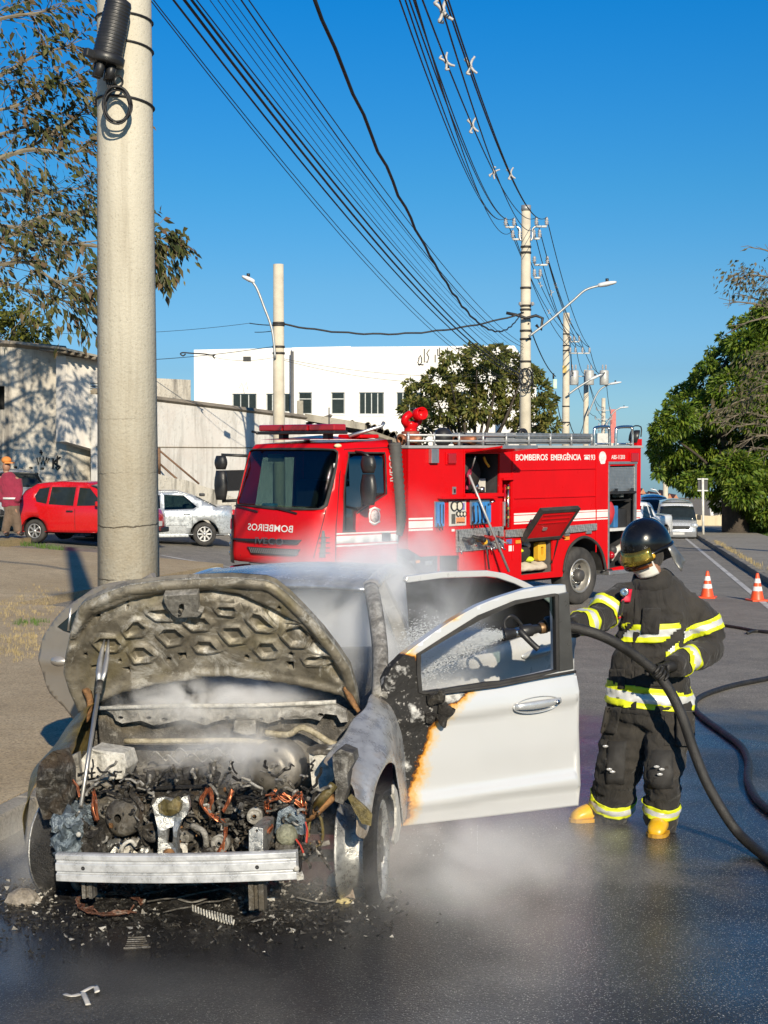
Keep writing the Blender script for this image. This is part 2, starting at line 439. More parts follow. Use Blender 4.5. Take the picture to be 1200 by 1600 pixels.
# traffic island stub with weeds where the bystander stands
M_isl = m_ground('mossy_kerb_concrete',(.28,.22,.11),(.36,.29,.15),(.16,.15,.06))
a = onground(-70,862);b = onground(44,850)
mb = MB();ax = (b - a);L = ax.length;T = basis(a,ax,(0,0,1))
mb.plate(rrect(0,-.1,L,.55,.05),lambda p,q,w_: tuple(T @ V((p,q,w_))),.16,-.1);structure(mb,'traffic_island',M_isl)

# ------------------------------------------------------------------ buildings and walls, left and behind
def m_wall(name,c1,c2,stain,streak=1.0,bump=.4,red=None):
    t = NT(name);P = t.co(True)
    a = t.noise(.55,6,.65,P);st = t.noise(1.0,6,.7,t.scaled(P,(1.6,1.6,.22)),.6);b = t.noise(7,5,.65,P)
    c = t.mix(t.ramp(a,[(.35,0.0),(.65,1.0)]),c1,c2)
    c = t.mix(t.ramp(st,[(.50,0.0),(.66,.75*streak)]),c,stain)
    c = t.mix(t.ramp(b,[(.55,0.0),(.72,.5*streak)]),c,stain)
    if red is not None: c = t.mix(t.ramp(t.noise(.8,4,.6,P,.8),[(.52,0.0),(.62,.18)]),c,red)
    t.bsdf(c,.9,0.0,t.bump(b,bump,.03));return t.m
M_bwall = m_wall('stained_render',(.58,.56,.52),(.70,.68,.64),(.33,.31,.28),1.0,.4,(.60,.50,.44))
M_cap = m_wall('mouldy_coping',(.20,.17,.13),(.28,.24,.18),(.09,.08,.06))
M_white = m_wall('white_painted_render',(.74,.725,.69),(.78,.765,.73),(.62,.60,.55),.45,.15)
M_oldw = m_wall('peeling_old_plaster',(.46,.42,.35),(.60,.56,.48),(.11,.10,.09),1.0,.8)
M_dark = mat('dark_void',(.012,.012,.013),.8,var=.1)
M_glass_d = mat('dark_window_glass',(.018,.024,.024),.06,var=.2,Specular_IOR_Level=.5)
M_alu = mat('grey_window_frame',(.42,.43,.42),.4,.6,var=.08)
M_black = mat('black_paint',(.012,.012,.012),.6,var=.2)

# weathered boundary wall that runs away behind the silver car
A,B = at(150,760,43.0),at(478,760,51.5);A.z = B.z = 0
ad = (B - A).normalized();an = V((ad.y,-ad.x,0));WL = (B - A).length
def onwall(px,py,off=0.0): return onplane(px,py,A + an*off,an)
bw = thing('boundary_wall','long stained grey rendered wall with mouldy coping behind the silver car','wall')
tops = [onwall(px,py) for px,py in ((150,616),(247,628),(360,641.5),(478,656))]
prof = [(0,-1.6)] + [(WL,-1.6)] + [((p - A).dot(ad),p.z) for p in reversed(tops)]
prof[2] = (WL,prof[2][1]);prof[-1] = (0,prof[-1][1])
mb = MB();mb.plate(prof,lambda s_,z,w_: tuple(A + ad*s_ + an*w_ + V((0,0,z))),0,-.2,grid=1.2);mb.build('wall_face',M_bwall,bw)
mb = MB();mb.tube([A + ad*((p - A).dot(ad)) + V((0,0,p.z + .07)) - an*.1 for p in tops],.19,4,flat=.6);mb.build('coping',M_cap,bw)
l0,l1 = onwall(150,698),onwall(478,700)
mb = MB();mb.tube([l0 + an*.01,l1 + an*.01],.018,6);mb.build('mortar_ledge',M_cap,bw)
q0,q1 = onwall(343,735),onwall(384,765)
mb = MB();cxy = (q0 + q1)/2
mb.box((0,0,0),(1,1,1),Matrix.Translation(cxy + an*.02) @ basis((0,0,0),ad,an) @ Matrix.Diagonal(((q1 - q0).dot(ad),q0.z - q1.z,.06,1)))
mb.build('gate',M_dark,bw)
# broken low wall in front of it, with two rusty stays
lw = thing('broken_low_wall','crumbling low white wall sloping down behind the silver car roof','wall')
pts = [(240,738),(258,742),(275,746),(292,752),(309,757),(325,763),(342,768),(360,774),(378,782)]
off = 1.6;B0 = A + an*off
pp = [onwall(px,py,off) for px,py in pts]
prof = [((p - B0).dot(ad),p.z + rnd.uniform(-.03,.03)) for p in pp]
prof = prof + [(prof[-1][0],-1.5),(prof[0][0],-1.5)]
mb = MB();mb.plate(prof[::-1],lambda s_,z,w_: tuple(B0 + ad*s_ + an*w_ + V((0,0,z))),0,-.3,grid=.6);mb.build('wall_face',m_wall('flaking_limewash',(.52,.49,.42),(.62,.58,.50),(.13,.12,.10),1.2,.9),lw)
M_rust = mat('rusty_brown_steel',(.17,.10,.06),.8,.2,var=.3,vscale=20)
for (x0,y0,x1,y1) in ((248,703,311,756),(250,725,276,748)):
    st = tag(MB().tube([onwall(x0,y0,.8),onwall(x1,y1,off - .1)],.032,6).build('steel_stay',M_rust),
             'longer rusty diagonal stay against the stained wall' if x1 > 300 else 'shorter rusty diagonal stay below the longer one','steel bar','rusty stays at the boundary wall')
tag(MB().tube([onwall(248,700,.8),onwall(248.5,742,.8)],.06,6).build('steel_post',M_rust),'rusty upright post that carries the diagonal stays','steel bar')

# open shed roof between the wall and the fire engine
sh = thing('shed','low open shed with grey corrugated roof behind the fire engine cab','shed')
M_rc = m_wall('weathered_fibre_cement',(.30,.275,.22),(.40,.37,.31),(.12,.11,.09),1.0,.4)
S0,S1,S2 = at(476,646,53),at(570,661,53),at(660,694,53)
back = V((1.2,6,-.35))
mb = MB();mb.add([S0,S1,S1 + back,S0 + back,S0 - V((0,0,.25)),S1 - V((0,0,.25)),S1 + back - V((0,0,.25)),S0 + back - V((0,0,.25))],
    [(0,1,2,3),(7,6,5,4),(4,5,1,0),(5,6,2,1),(3,7,4,0)]);mb.build('roof_slab',M_rc,sh)
for i in range(9):
    p = S1 + (S2 - S1)*((i + .5)/9);L = (S2 - S1).length/9*.92;ax = (S2 - S1).normalized();mb = MB()
    arc = [(L*(-.5 + k/8),.10*math.sin(math.pi*k/8)) for k in range(9)]
    T = basis(p,ax,(0,0,1));q = arc + [(a_,b_ - .03) for a_,b_ in reversed(arc)]
    mb.prism(q,lambda a_,b_,w_: tuple(T @ V((a_,w_,b_))),0,5.0*1);mb.build('roof_sheet',M_rc,sh)
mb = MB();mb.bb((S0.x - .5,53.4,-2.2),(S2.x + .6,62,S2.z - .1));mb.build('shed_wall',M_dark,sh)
mb = MB();mb.tube([S1 + V((0,.1,-.3)),S2 + V((0,.1,-.28))],.12,4)
for k in range(6): q = S0 + (S2 - S0)*(k/5);mb.tube([q + V((0,.2,-.4)),q + V((.8,4,.0))],.07,4)
mb.build('rafter',M_cap,sh)
mb = MB();mb.box(at(469,648,52.6),(.22,.22,1.0));mb.box(at(462,672,52.6) + V((.1,0,-1.2)),(.16,.2,3.4));mb.build('post',M_rc,sh)

# big white building
wb = thing('white_building','large plain white flat-roofed building with a row of dark windows','building')
YB = 80.0
def fb(px,py,y=YB): p = at(px,py,y);return p.x,p.z
wins = [(363,615,401,641,3),(416,615,454,644,4),(466.5,613,487.5,647,2),(517.5,613,538.5,647,2),(561,613,600,647.5,4),(619.5,613,660,646.5,4),(700,612,738,646,4)]
gbz = -3.2
def facade(x0,x1,ytop,yy,ws):
    a0,zt = fb(x0,ytop[0],yy);a1,zt1 = fb(x1,ytop[1],yy)
    holes = []
    for (wx0,wy0,wx1,wy1,k) in ws:
        c0 = fb(wx0,wy0,yy);c1 = fb(wx1,wy1,yy);holes.append([(c0[0],c1[1]),(c1[0],c1[1]),(c1[0],c0[1]),(c0[0],c0[1])])
    mb = MB();mb.plate([(a0,gbz),(a1,gbz),(a1,zt1),(a0,zt)],lambda a,b,w_: (a,yy + w_,b),0,.3,holes=holes)
    mb.build('wall',M_white,wb)
    for h,(_,_,_,_,k) in zip(holes,ws):
        (xa,za),(xb,zb) = h[0],h[2]
        f = MB();t_ = .05
        f.bb((xa,yy + .12,za),(xb,yy + .18,za + t_));f.bb((xa,yy + .12,zb - t_),(xb,yy + .18,zb))
        f.bb((xa,yy + .12,za + t_),(xa + t_,yy + .18,zb - t_));f.bb((xb - t_,yy + .12,za + t_),(xb,yy + .18,zb - t_))
        if k > 2:
            for j in range(1,k): xx = xa + (xb - xa)*j/k;f.bb((xx - t_/2,yy + .12,za + t_),(xx + t_/2,yy + .18,zb - t_))
        else: zz = za + (zb - za)*.68;f.bb((xa + t_,yy + .12,zz),(xb - t_,yy + .18,zz + t_))
        fo = f.build('window',M_alu,wb)
        MB().bb((xa + .01,yy + .145,za + .01),(xb - .01,yy + .155,zb - .01)).build('pane',M_glass_d,fo)
        MB().bb((xa - .08,yy - .05,za - .08),(xb + .08,yy + .1,za - .003)).build('sill',M_white,fo)
facade(303,456,(546.5,543.5),YB + .0,wins[:2])
facade(456,548,(543,541),YB - .35,wins[2:4])
facade(548,803,(542,540),YB - .1,wins[4:])
(xa,za),(xb,zb),(xc,_) = fb(803,540,YB),fb(838,590,YB),fb(303,546,YB)
mb = MB();mb.plate([(xa,gbz),(xb,gbz),(xb,zb),(xa,za)],lambda a,b,w_: (a,YB - .1 + w_,b),0,.3)
mb.bb((xc,YB + .35,gbz),(xc + .3,YB + 22,za - .3));mb.bb((xb - .3,YB + .35,gbz),(xb,YB + 22,zb - .3));mb.bb((xc,YB + 22,gbz),(xb,YB + 22.3,za - .3))
mb.bb((xc,YB + .35,gbz + 4.4),(xb - .3,YB + 22,gbz + 4.5));mb.build('side_wall',M_white,wb)
MB().bb((xc + .3,YB + .3,za - 1.2),(xa,YB + 22,za - 1.0)).build('roof',M_rc,wb)
px_,pz_ = fb(456.5,549,YB - .4);MB().tube([(px_,YB - .42,pz_),(px_,YB - .42,gbz)],.09,8).build('drainpipe',mat('dark_drainpipe',(.10,.10,.10),.6),wb)
def strokes(mb,segs,fn,wd):
    for s_ in segs: mb.tube([fn(*p) for p in s_],wd,5)
gr = MB();yg = YB - .13
G = [[(655,560),(653,566),(655,571),(659,566),(659,560),(657,555),(654,560)],[(663,545),(663,566)],[(671,546),(667,552),(670,558),(668,566),(665,565)],
     [(680,554),(680,566)],[(684,545),(684,555),(688,555)],[(687,543),(687,560)],[(699,543),(699,560),(704,560)],[(712,545),(722,543)],[(717,543),(717,562)],
     [(722,562),(726,544),(730,561)],[(723,555),(729,554)],[(731,543),(739,542)],[(735,543),(735,560)],[(741,542),(741,558),(746,558)],[(653,569),(662,570)],[(748,545),(752,543),(752,548),(756,545)]]
strokes(gr,G,lambda a,b: at(a,b,yg),.028);gr.build('graffiti',M_black,wb)
gr = MB();strokes(gr,[[(374,606),(378,598),(380,608),(385,597),(387,608)],[(380,608),(382,614)]],lambda a,b: at(a,b,YB - .03),.02);gr.build('graffiti',mat('faded_grey_paint',(.45,.44,.43),.8),wb)

# old house on the left: plastered gable wall and an overhanging white upper storey
ho = thing('old_house','old plastered house with overhanging white upper storey beside the pole','house')
YH = 43.0
c0 = at(102,640,YH)
def fh(px,py,y=YH): p = at(px,py,y);return V((p.x,p.y,p.z))
tl,tr = fh(-60,536,43.6),fh(104,549,YH)
gd = V((tr.x - tl.x,tr.y - tl.y,0));gL = gd.length;gd.normalize();gn = V((gd.y,-gd.x,0));G0 = V((tl.x,tl.y,0))
def onh(px,py): return onplane(px,py,G0,gn)
def hs_(px,py): p = onh(px,py);return ((p - G0).dot(gd),p.z)
hole = [hs_(-12,640),hs_(7,640),hs_(7,603),hs_(-12,603)]
top = [hs_(px,py) for px,py in ((102.5,549),(60,545),(22,541),(-60,536))]
vents = []
for vx,vy in ((24,730),(48,731),(66,732),(57,740),(33,739)): vents.append([hs_(vx - 3,vy + 2),hs_(vx + 3,vy + 2),hs_(vx + 3,vy - 1.5),hs_(vx - 3,vy - 1.5)])
mb = MB();mb.plate([(0,-1.5),(top[0][0],-1.5)] + top,lambda s_,z,w_: tuple(G0 + gd*s_ + gn*w_ + V((0,0,z))),0,-.25,holes=[hole] + vents,grid=.8);mb.build('wall',M_oldw,ho)
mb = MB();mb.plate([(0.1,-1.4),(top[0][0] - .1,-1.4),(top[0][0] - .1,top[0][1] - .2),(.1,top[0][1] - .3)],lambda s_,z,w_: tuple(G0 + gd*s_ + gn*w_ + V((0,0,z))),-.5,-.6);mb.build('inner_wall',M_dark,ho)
cc = [top[0],top[-1]]
mb = MB();mb.tube([G0 + gd*s_ + gn*.0 + V((0,0,z + .06)) for s_,z in reversed(top)],.14,4,flat=.7);mb.build('coping',M_cap,ho)
# side: white overhanging storey receding to the right
E0 = G0 + gd*top[0][0];ed = V((.80,1.0,0)).normalized();en = V((ed.y,-ed.x,0));E1 = E0 + en*.45
def one(px,py,o=E1): return onplane(px,py,o,en)
def es_(px,py,o=E1): p = one(px,py,o);return ((p - o).dot(ed),p.z)
poly = [es_(103,690),es_(170,709),es_(170,566),es_(103,556)]
wh = [es_(141,641),es_(160,644),es_(160,599),es_(141,598)]
mb = MB();mb.plate(poly,lambda s_,z,w_: tuple(E1 + ed*s_ + en*w_ + V((0,0,z))),0,-.44,holes=[wh],grid=.8);mb.build('upper_storey',m_wall('dirty_white_render',(.62,.58,.52),(.72,.68,.61),(.42,.38,.33),.6,.3),ho)
mb = MB()
for k in range(12):
    f = (k + .5)/12;z = wh[0][1] + (wh[2][1] - wh[0][1])*f
    mb.box((0,0,0),(1,1,1),Matrix.Translation(E1 + ed*((wh[0][0] + wh[1][0])/2) - en*.05 + V((0,0,z))) @ basis((0,0,0),ed,(en + V((0,0,1))).normalized()) @ Matrix.Diagonal((wh[1][0] - wh[0][0],.16,.02,1)))
mb.build('shutter',mat('pale_grey_shutter',(.52,.54,.52),.6),ho)
mb = MB();mb.plate([(0,-1.5),(5,-1.5),(5,4),(0,4)],lambda s_,z,w_: tuple(E0 + ed*s_ + en*w_ + V((0,0,z))),0,-.2,grid=.8);mb.build('wall',M_oldw,ho)
r0,r1 = one(99,546,E1 + en*.5),one(176,563,E1 + en*.5)
mb = MB();mb.prism([(0,0),((r1 - r0).length,0),((r1 - r0).length,.06),(0,.06)],lambda a_,b_,w_: tuple(r0 + (r1 - r0).normalized()*a_ - en*w_ + V((0,0,b_ - .0 + w_*.12))),0,4);mb.build('roof',M_rc,ho)
for k in range(7):
    q = r0 + (r1 - r0)*((k + .5)/7);MB().tube([q + V((0,0,-.05)),q - en*1.2 + V((0,0,.08))],.05,6).build('rafter',M_cap,ho)
gr = MB()
strokes(gr,[[(83,716),(83,732)],[(83,723),(95,714)],[(83,722),(95,730)],[(90,712),(89,728)],[(92,728),(87,731),(90,734),(94,730)]],lambda a_,b_: onh(a_,b_) + gn*.01,.03)
strokes(gr,[[(58,715),(60,726),(63,714),(65,726),(68,714),(70,727),(73,714),(74,724),(77,716)],[(64,703),(65,711)],[(62,707),(67,707)]],lambda a_,b_: onh(a_,b_) + gn*.01,.022)
gr.build('graffiti',M_black,ho)
# pale low wall, barrier and post far right
M_yw = m_wall('cream_concrete',(.52,.44,.30),(.60,.52,.36),(.3,.25,.16),.5)  # cream concrete with brown stains
ba = thing('concrete_barrier','low cream concrete barrier curving under the dark trees','barrier')
bp = [at(x,y,92) for x,y in ((1086,812),(1098,814),(1112,815),(1124,813),(1135,806))]
mb = MB();mb.loft([[p + V((0,-.15,-.9)),p + V((0,.15,-.9)),p + V((0,.15,.35)),p + V((0,-.15,.35))] for p in bp],smooth=False);mb.build('barrier_wall',M_yw,ba)
tag(MB().tube([at(1112,812,95),at(1112,793,95)],.13,10).build('marker_post',M_white),'short white post standing behind the cream barrier','post')
# direction sign seen from behind
sg = thing('road_sign','back of a small dark road sign on a white post by the pavement','sign')
b0 = at(1099,833,70);t0 = at(1098,747,70)
MB().tube([b0 - V((0,0,.4)),t0],.06,10).build('post',mat('pale_sign_post',(.62,.60,.54),.5),sg)
MB().box(at(1098,757.5,70.1),(.46,.03,.46)).build('sign_panel',mat('sign_back',(.045,.047,.05),.6),sg)
mb = MB();[mb.box(at(1098,y,70.02),(.50,.05,.06)) for y in (748.5,766.5)];mb.build('bracket',M_alu,sg)
# far houses down the hill
cols = [(.50,.20,.12),(.62,.60,.56),(.45,.33,.25),(.55,.5,.45),(.50,.22,.14),(.66,.64,.6),(.4,.3,.24),(.6,.56,.5)]
names_h = ['orange brick house far down the hill beside the fire engine','pale block house far downhill','tan house far downhill','cream block far downhill','small orange-brick roof far downhill','white house far downhill','brown house far downhill near the tree','beige house far downhill below the tree']
for i,(x,y,wd,hh,yy) in enumerate(((1004,777,9,11,330),(1014,781,9,7,360),(1022,780,7,9,400),(1031,781,9,7,380),(1010,786,8,6,300),(1039,779,6,12,420),(1046,783,8,7,350),(1056,784,9,7,350))):
    p = at(x,y,yy);s_ = yy/FPX;h_ = thing('far_house',names_h[i],'house')
    mb = MB();mb.bb((p.x - wd*s_/2,yy,p.z - hh*s_ - 6),(p.x + wd*s_/2,yy + 9,p.z + hh*s_/2));mb.build('wall',mat('far_wall_%s' % i,cols[i],.85),h_)
    mb = MB()
    for k in (-.25,.25): mb.bb((p.x + wd*s_*k - .4,yy - .05,p.z),(p.x + wd*s_*k + .4,yy - .004,p.z + hh*s_*.25))
    mb.build('window',M_glass_d,h_)
    zt = p.z + hh*s_/2
    MB().prism([(-wd*s_*.55,0),(wd*s_*.55,0),(0,1.2)],lambda a_,b_,w_: (p.x + a_,yy - .3 + w_,zt + b_),0,9.6).build('roof',mat('far_roof',(.42,.19,.11),.85),h_)
# ================================================================== FIRE ENGINE
def glass_mat(name,tint,rough=.02,amt=1.0):
    t = NT(name)
    tr = t.n('ShaderNodeBsdfTransparent');t.put(tr.inputs[0],tint)
    gl = t.n('ShaderNodeBsdfGlossy');gl.inputs['Roughness'].default_value = rough
    fr = t.n('ShaderNodeFresnel');fr.inputs[0].default_value = 1.5
    mx = t.n('ShaderNodeMixShader');t.put(mx.inputs[0],t.math('MULTIPLY',fr.outputs[0],amt,True))
    t.t.links.new(tr.outputs[0],mx.inputs[1]);t.t.links.new(gl.outputs[0],mx.inputs[2]);t.t.links.new(mx.outputs[0],t.out.inputs[0]);return t.m
M_red = mat('fire_red_paint',(.56,.004,.007),.34,var=.06,vscale=1.2,bump=.03,bscale=9,dirt=(.40,.006,.008),dscale=1.6,damt=.35,Coat_Weight=.10,Coat_Roughness=.08,Specular_IOR_Level=.16)
M_redp = mat('red_plastic_lens',(.35,.004,.01),.15,var=.1,Coat_Weight=1.0)
M_wstripe = mat('reflective_white_tape',(.72,.72,.69),.5,var=.05,dirt=(.5,.42,.4),damt=.4)
M_blk = mat('black_plastic',(.018,.018,.019),.45,var=.25,bump=.1)
M_blks = mat('black_rubber',(.022,.021,.02),.8,var=.3,bump=.25,bscale=40,dirt=(.07,.065,.06),damt=.5)
M_tyre = mat('dusty_tyre',(.030,.029,.028),.85,var=.3,bump=.3,bscale=45,dirt=(.085,.078,.07),damt=.6)
M_chrome = mat('bright_metal',(.62,.62,.60),.25,1.0,var=.08)
M_alum = mat('brushed_aluminium',(.58,.58,.56),.42,.9,var=.1,bump=.05)
M_steelw = mat('silver_wheel_paint',(.40,.39,.36),.42,.7,var=.12,dirt=(.2,.17,.13),damt=.5)
M_glass = glass_mat('clear_vehicle_glass',(.55,.63,.60),amt=.10)
M_glassd = glass_mat('dark_vehicle_glass',(.10,.12,.12),amt=.25)
M_amber = mat('amber_lens',(.80,.28,.03),.2,var=.1,Coat_Weight=1.0)
M_blue = mat('blue_hose_cover',(.035,.20,.50),.6,var=.15,bump=.2)
M_yell = mat('yellow_plastic',(.70,.40,.03),.5,var=.15)
M_cloth_b = mat('beige_canvas',(.48,.42,.33),.9,var=.15,bump=.5,bscale=12)
M_tread = None
def m_tread():
    t = NT('diamond_plate');c = t.co(True)
    vv = t.n('ShaderNodeTexChecker');vv.inputs['Scale'].default_value = 22
    rt = t.n('ShaderNodeMapping');rt.inputs['Rotation'].default_value = (0,R(45),R(-45));t.t.links.new(c,rt.inputs[0]);t.t.links.new(rt.outputs[0],vv.inputs['Vector'])
    col = t.mix(vv.outputs['Fac'],(.42,.41,.39),(.60,.59,.56));t.bsdf(col,.4,.75,t.bump(vv.outputs['Fac'],.5,.01));return t.m
M_tread = m_tread()

TA = R(45.5);tex,tey,tez = V((math.cos(TA),math.sin(TA),0)),V((-math.sin(TA),math.cos(TA),0)),V((0,0,1))
_w = V((-.70,21.5,0)) + tex*5.9
TO = V((-.70,21.5,gz(_w.x,_w.y)))
TM = Matrix(((tex.x,tey.x,0,TO.x),(tex.y,tey.y,0,TO.y),(0,0,1,TO.z),(0,0,0,1)));TMI = TM.inverted()
def side(px,py,off=0.0): # (x, z) on the engine's visible side, off metres inwards
    p = TMI @ onplane(px,py,TO + tey*off,tey);return (p.x,p.z)
def S3(px,py,off=0.0): x,z = side(px,py,off);return V((x,off,z))
def tw(a,b,w_): return (a,w_,b) # side coordinates to local space
fe = thing('fire_engine','red fire engine with open lockers standing across the road behind the smoking car','fire engine',TM)
# ---- body side, holes cut where lockers stand open
arch = [side(879,901)] + [side(*p) for p in smoothpts([(880,893),(883,873),(891,853),(905,841),(918,840),(932,850),(941,868),(946,892)],4)]
arch = [tuple(p) for p in arch]
H1 = [side(*p) for p in ((725.5,771),(780,770),(781,709),(725.5,709))]
H2 = [side(*p) for p in ((687,894),(717,893),(717,868),(687,868.5))]
H3 = [side(*p) for p in ((786,828),(798.5,827),(798.5,750),(785,751))]
H4 = [side(*p) for p in ((814.5,899),(864,893),(863.5,842),(815,845))]
H5 = [side(*p) for p in ((950.5,889),(993,880),(992.5,727),(951,728))]
X0,X1 = side(638,760)[0],side(1001,760)[0]
ZT = side(800,700.3)[1]
low = [side(638.5,858),side(658,870),side(686,868.5),side(686,920),side(811,907)]
outl = [(X0,low[0][1])] + low[1:] + arch + [side(965,893),side(994,886),(X1,side(1001,884)[1]),(X1,ZT),(X0,ZT)]
mb = MB();mb.plate(outl,tw,0,.04,holes=[H1,H2,H3,H4,H5],grid=.35);mb.build('body_side',M_red,fe,bevel=.006)
mb = MB()
mb.bb((X0,.05,low[0][1]),(X0 + .04,2.40,ZT - .002));mb.bb((X1 - .04,.05,.62),(X1,2.40,ZT - .002));mb.bb((X0,2.36,.75),(X1,2.4,ZT - .002));mb.build('body_wall',M_red,fe)
mb = MB();mb.bb((X0 - .02,-.03,ZT),(X1 + .04,2.44,ZT + .045));mb.build('body_roof',mat('grey_roof_deck',(.42,.42,.41),.55,.3,var=.1),fe,bevel=.008)
mb = MB();mb.bb((X0 + .3,.35,.45),(X1 - .3,2.0,.74));mb.build('chassis',M_blk,fe)
def liner(name,hole,depth,m,parent=fe):
    xs = [p[0] for p in hole];zs = [p[1] for p in hole];a,b,c,d = min(xs) - .01,max(xs) + .01,min(zs) - .01,max(zs) + .01;t_ = .02
    mb = MB();mb.bb((a - t_,depth,c),(b + t_,depth + t_,d));mb.bb((a - t_,.042,c),(a,depth,d));mb.bb((b,.042,c),(b + t_,depth,d));mb.bb((a - t_,.042,d),(b + t_,depth,d + t_));mb.bb((a - t_,.042,c - t_),(b + t_,depth,c))
    return mb.build(name,m,parent)
M_lock = mat('dark_locker_lining',(.045,.045,.048),.6,var=.3)
lk1 = liner('hose_locker',H1,.8,M_lock);lk2 = liner('step_recess',H2,.5,M_lock);lk3 = liner('valve_recess',H3,.35,M_red);lk4 = liner('kit_locker',H4,.7,mat('locker_grey',(.13,.12,.11),.7));lk5 = liner('shutter_locker',H5,.75,M_lock)
# stripes
def band(name,poly,m,w0=-.004,w1=-.001,parent=fe):
    mb = MB();mb.prism([side(*p) for p in poly][::-1],tw,w0,w1);return mb.build(name,m,parent)
for (y0,y1,y2,y3,x0,x1) in ((809.5,812.5,808.5,811.5,638.3,676),(814.5,825.5,813.5,824,638.3,676),(827,830,825.5,828.5,638.3,676)):
    band('reflective_stripe',((x0,y0),(x1,y2),(x1,y3),(x0,y1)),M_wstripe)
def lerp(a,b,t): return a + (b - a)*t
for (ya,yb,h0,h1) in ((802.2,796.0,2.6,2.2),(806.0,799.0,9.6,8.6),(817.0,809.2,2.4,2.0)):
    for (x0,x1) in ((803,930.5),(931.5,949.5),(994,1000.6)):
        f0,f1 = (x0 - 803)/146,(x1 - 803)/146
        if x0 > 990: f0 = f1 = .93
        band('reflective_stripe',((x0,lerp(ya,yb,f0)),(x1,lerp(ya,yb,f1)),(x1,lerp(ya + h0,yb + h1,f1)),(x0,lerp(ya + h0,yb + h1,f0))),M_wstripe)
# grooves of the water tank panels (pressed ribs, proud strips with a shadow line)
for (ya,yb) in ((735.5,732.5),(779.5,775.5)):
    mb = MB();mb.prism([side(803,ya - 1.3),side(930,yb - 1.3),side(930,yb + .2),side(803,ya + .2)][::-1],tw,-.022,-.001);mb.build('panel_rib',M_red,fe,bevel=.006)
for x in (725,800.5,931.3):
    z0 = side(x,890)[1];xx = side(x,760)[0]
    MB().bb((xx - .012,-.014,.9 if x < 900 else .9),(xx + .012,-.001,ZT - .02)).build('panel_joint',M_red,fe,bevel=.004)
# lettering
def stext(s_,px,py,hpx,x1px,m,weight=.0,name='lettering'):
    x,z = side(px,py);xe,ze = side(x1px,py);h = (side(px,py - hpx)[1] - z)/.70
    M = Matrix.Translation((x,-.004,z)) @ Matrix(((1,0,0,0),(0,0,-1,0),(0,1,0,0),(0,0,0,1)))
    o = text(s_,h,m,fe,M,name,.001,weight=weight*h)
    xs = [v.co.x for v in o.data.vertices];k = (xe - x)/(max(xs) - min(xs));x_min = min(xs)
    for v in o.data.vertices: v.co.x = x + (v.co.x - x_min)*k
    return o
stext('BOMBEIROS',805.5,719.3,9.3,855.5,M_wstripe,.02)
stext('EMERGÊNCIA',860.5,719.0,8.9,907.5,M_wstripe,.02)
stext('193',920.5,718.6,8.2,929.5,M_wstripe,.014)
stext('ABS-11203',955,717.2,6.2,976,M_wstripe,.012)
mb = MB() # telephone sign
for poly in (((912.6,718),(919.6,718),(919,714.5),(917.4,713),(914.8,713),(913.2,714.5)),((912,712.8),(912.6,710.8),(919.6,710.8),(920.2,712.8),(918.6,712.8),(918.2,712),(914,712),(913.6,712.8))):
    mb.prism([side(*p) for p in poly][::-1],tw,-.006,-.002)
mb.build('telephone_symbol',M_wstripe,fe)
def disc_side(name,px,py,rx,ry,m,w0=-.006,w1=-.001):
    a,b = side(px - rx,py),side(px + rx,py);c,d = side(px,py + ry),side(px,py - ry)
    mb = MB();mb.prism(circ((a[0] + b[0])/2,(c[1] + d[1])/2,(b[0] - a[0])/2,20,(d[1] - c[1])/2),tw,w0,w1);return mb.build(name,m,fe)
M_badge = mat('badge_print',(.66,.62,.60),.5,var=.25,vscale=25)
o = disc_side('badge',941.3,714.5,5.6,9.2,M_badge)
band('badge_ribbon',((937,722),(945.5,721.6),(944,724.6),(938.5,725)),M_wstripe,-.009,-.0065)
# red marker lamps, latch, silver mast bracket
def lampbox(name,x0,y0,x1,y1,m,d=.05,bev=.012):
    a,b = side(x0,y1),side(x1,y0);mb = MB();mb.bb((a[0],-d,a[1]),(b[0],-.001,b[1]));return mb.build(name,m,fe,bevel=bev)
lampbox('lamp_frame',695.5,706,711.5,726.5,M_red,.02);lampbox('side_lamp',697.5,708,710,724.5,M_redp,.05)
lampbox('lamp_frame',982.8,706.2,995.5,722.6,M_red,.02);lampbox('side_lamp',984,707.5,994.5,721.5,M_redp,.05)
lampbox('latch',706,760.5,711.5,772.5,M_alum,.02,.004);lampbox('latch_lever',707.6,764,709.6,770,M_blk,.035,.003)
lampbox('mast_bracket',669.5,701,681,723.5,M_alum,.07,.004)
for (x,y) in ((808.6,846.5),(884.8,841)): lampbox('amber_marker',x - 3.6,y - 3,x + 3.6,y + 3,M_amber,.025,.006)
# ---- upper hose locker: flap propped up, hose reel, strut
fl0,fl1 = side(727,707.8),side(783,707.5)
fl = MB();L = .75
fl.add([(fl0[0],-.005,fl0[1]),(fl1[0] + .02,-.005,fl1[1]),(fl1[0] + .02,-L,fl1[1] + .08),(fl0[0],-L,fl0[1] + .08),
        (fl0[0],-.005,fl0[1] + .035),(fl1[0] + .02,-.005,fl1[1] + .035),(fl1[0] + .02,-L,fl1[1] + .115),(fl0[0],-L,fl0[1] + .115)],
       [(0,1,2,3),(7,6,5,4),(0,4,5,1),(1,5,6,2),(2,6,7,3),(3,7,4,0)])
flap = fl.build('locker_flap',M_red,fe,bevel=.006)
MB().bb((fl0[0] + .02,-L - .012,fl0[1] + .07),(fl1[0],-L + .03,fl1[1] + .125)).build('flap_edge',M_alum,flap)
cx = (H1[0][0] + H1[1][0])/2;cz = (H1[0][1] + H1[2][1])/2
mb = MB();T = Matrix.Translation((cx - .05,.42,cz)) @ Matrix.Rotation(R(90),4,'X')
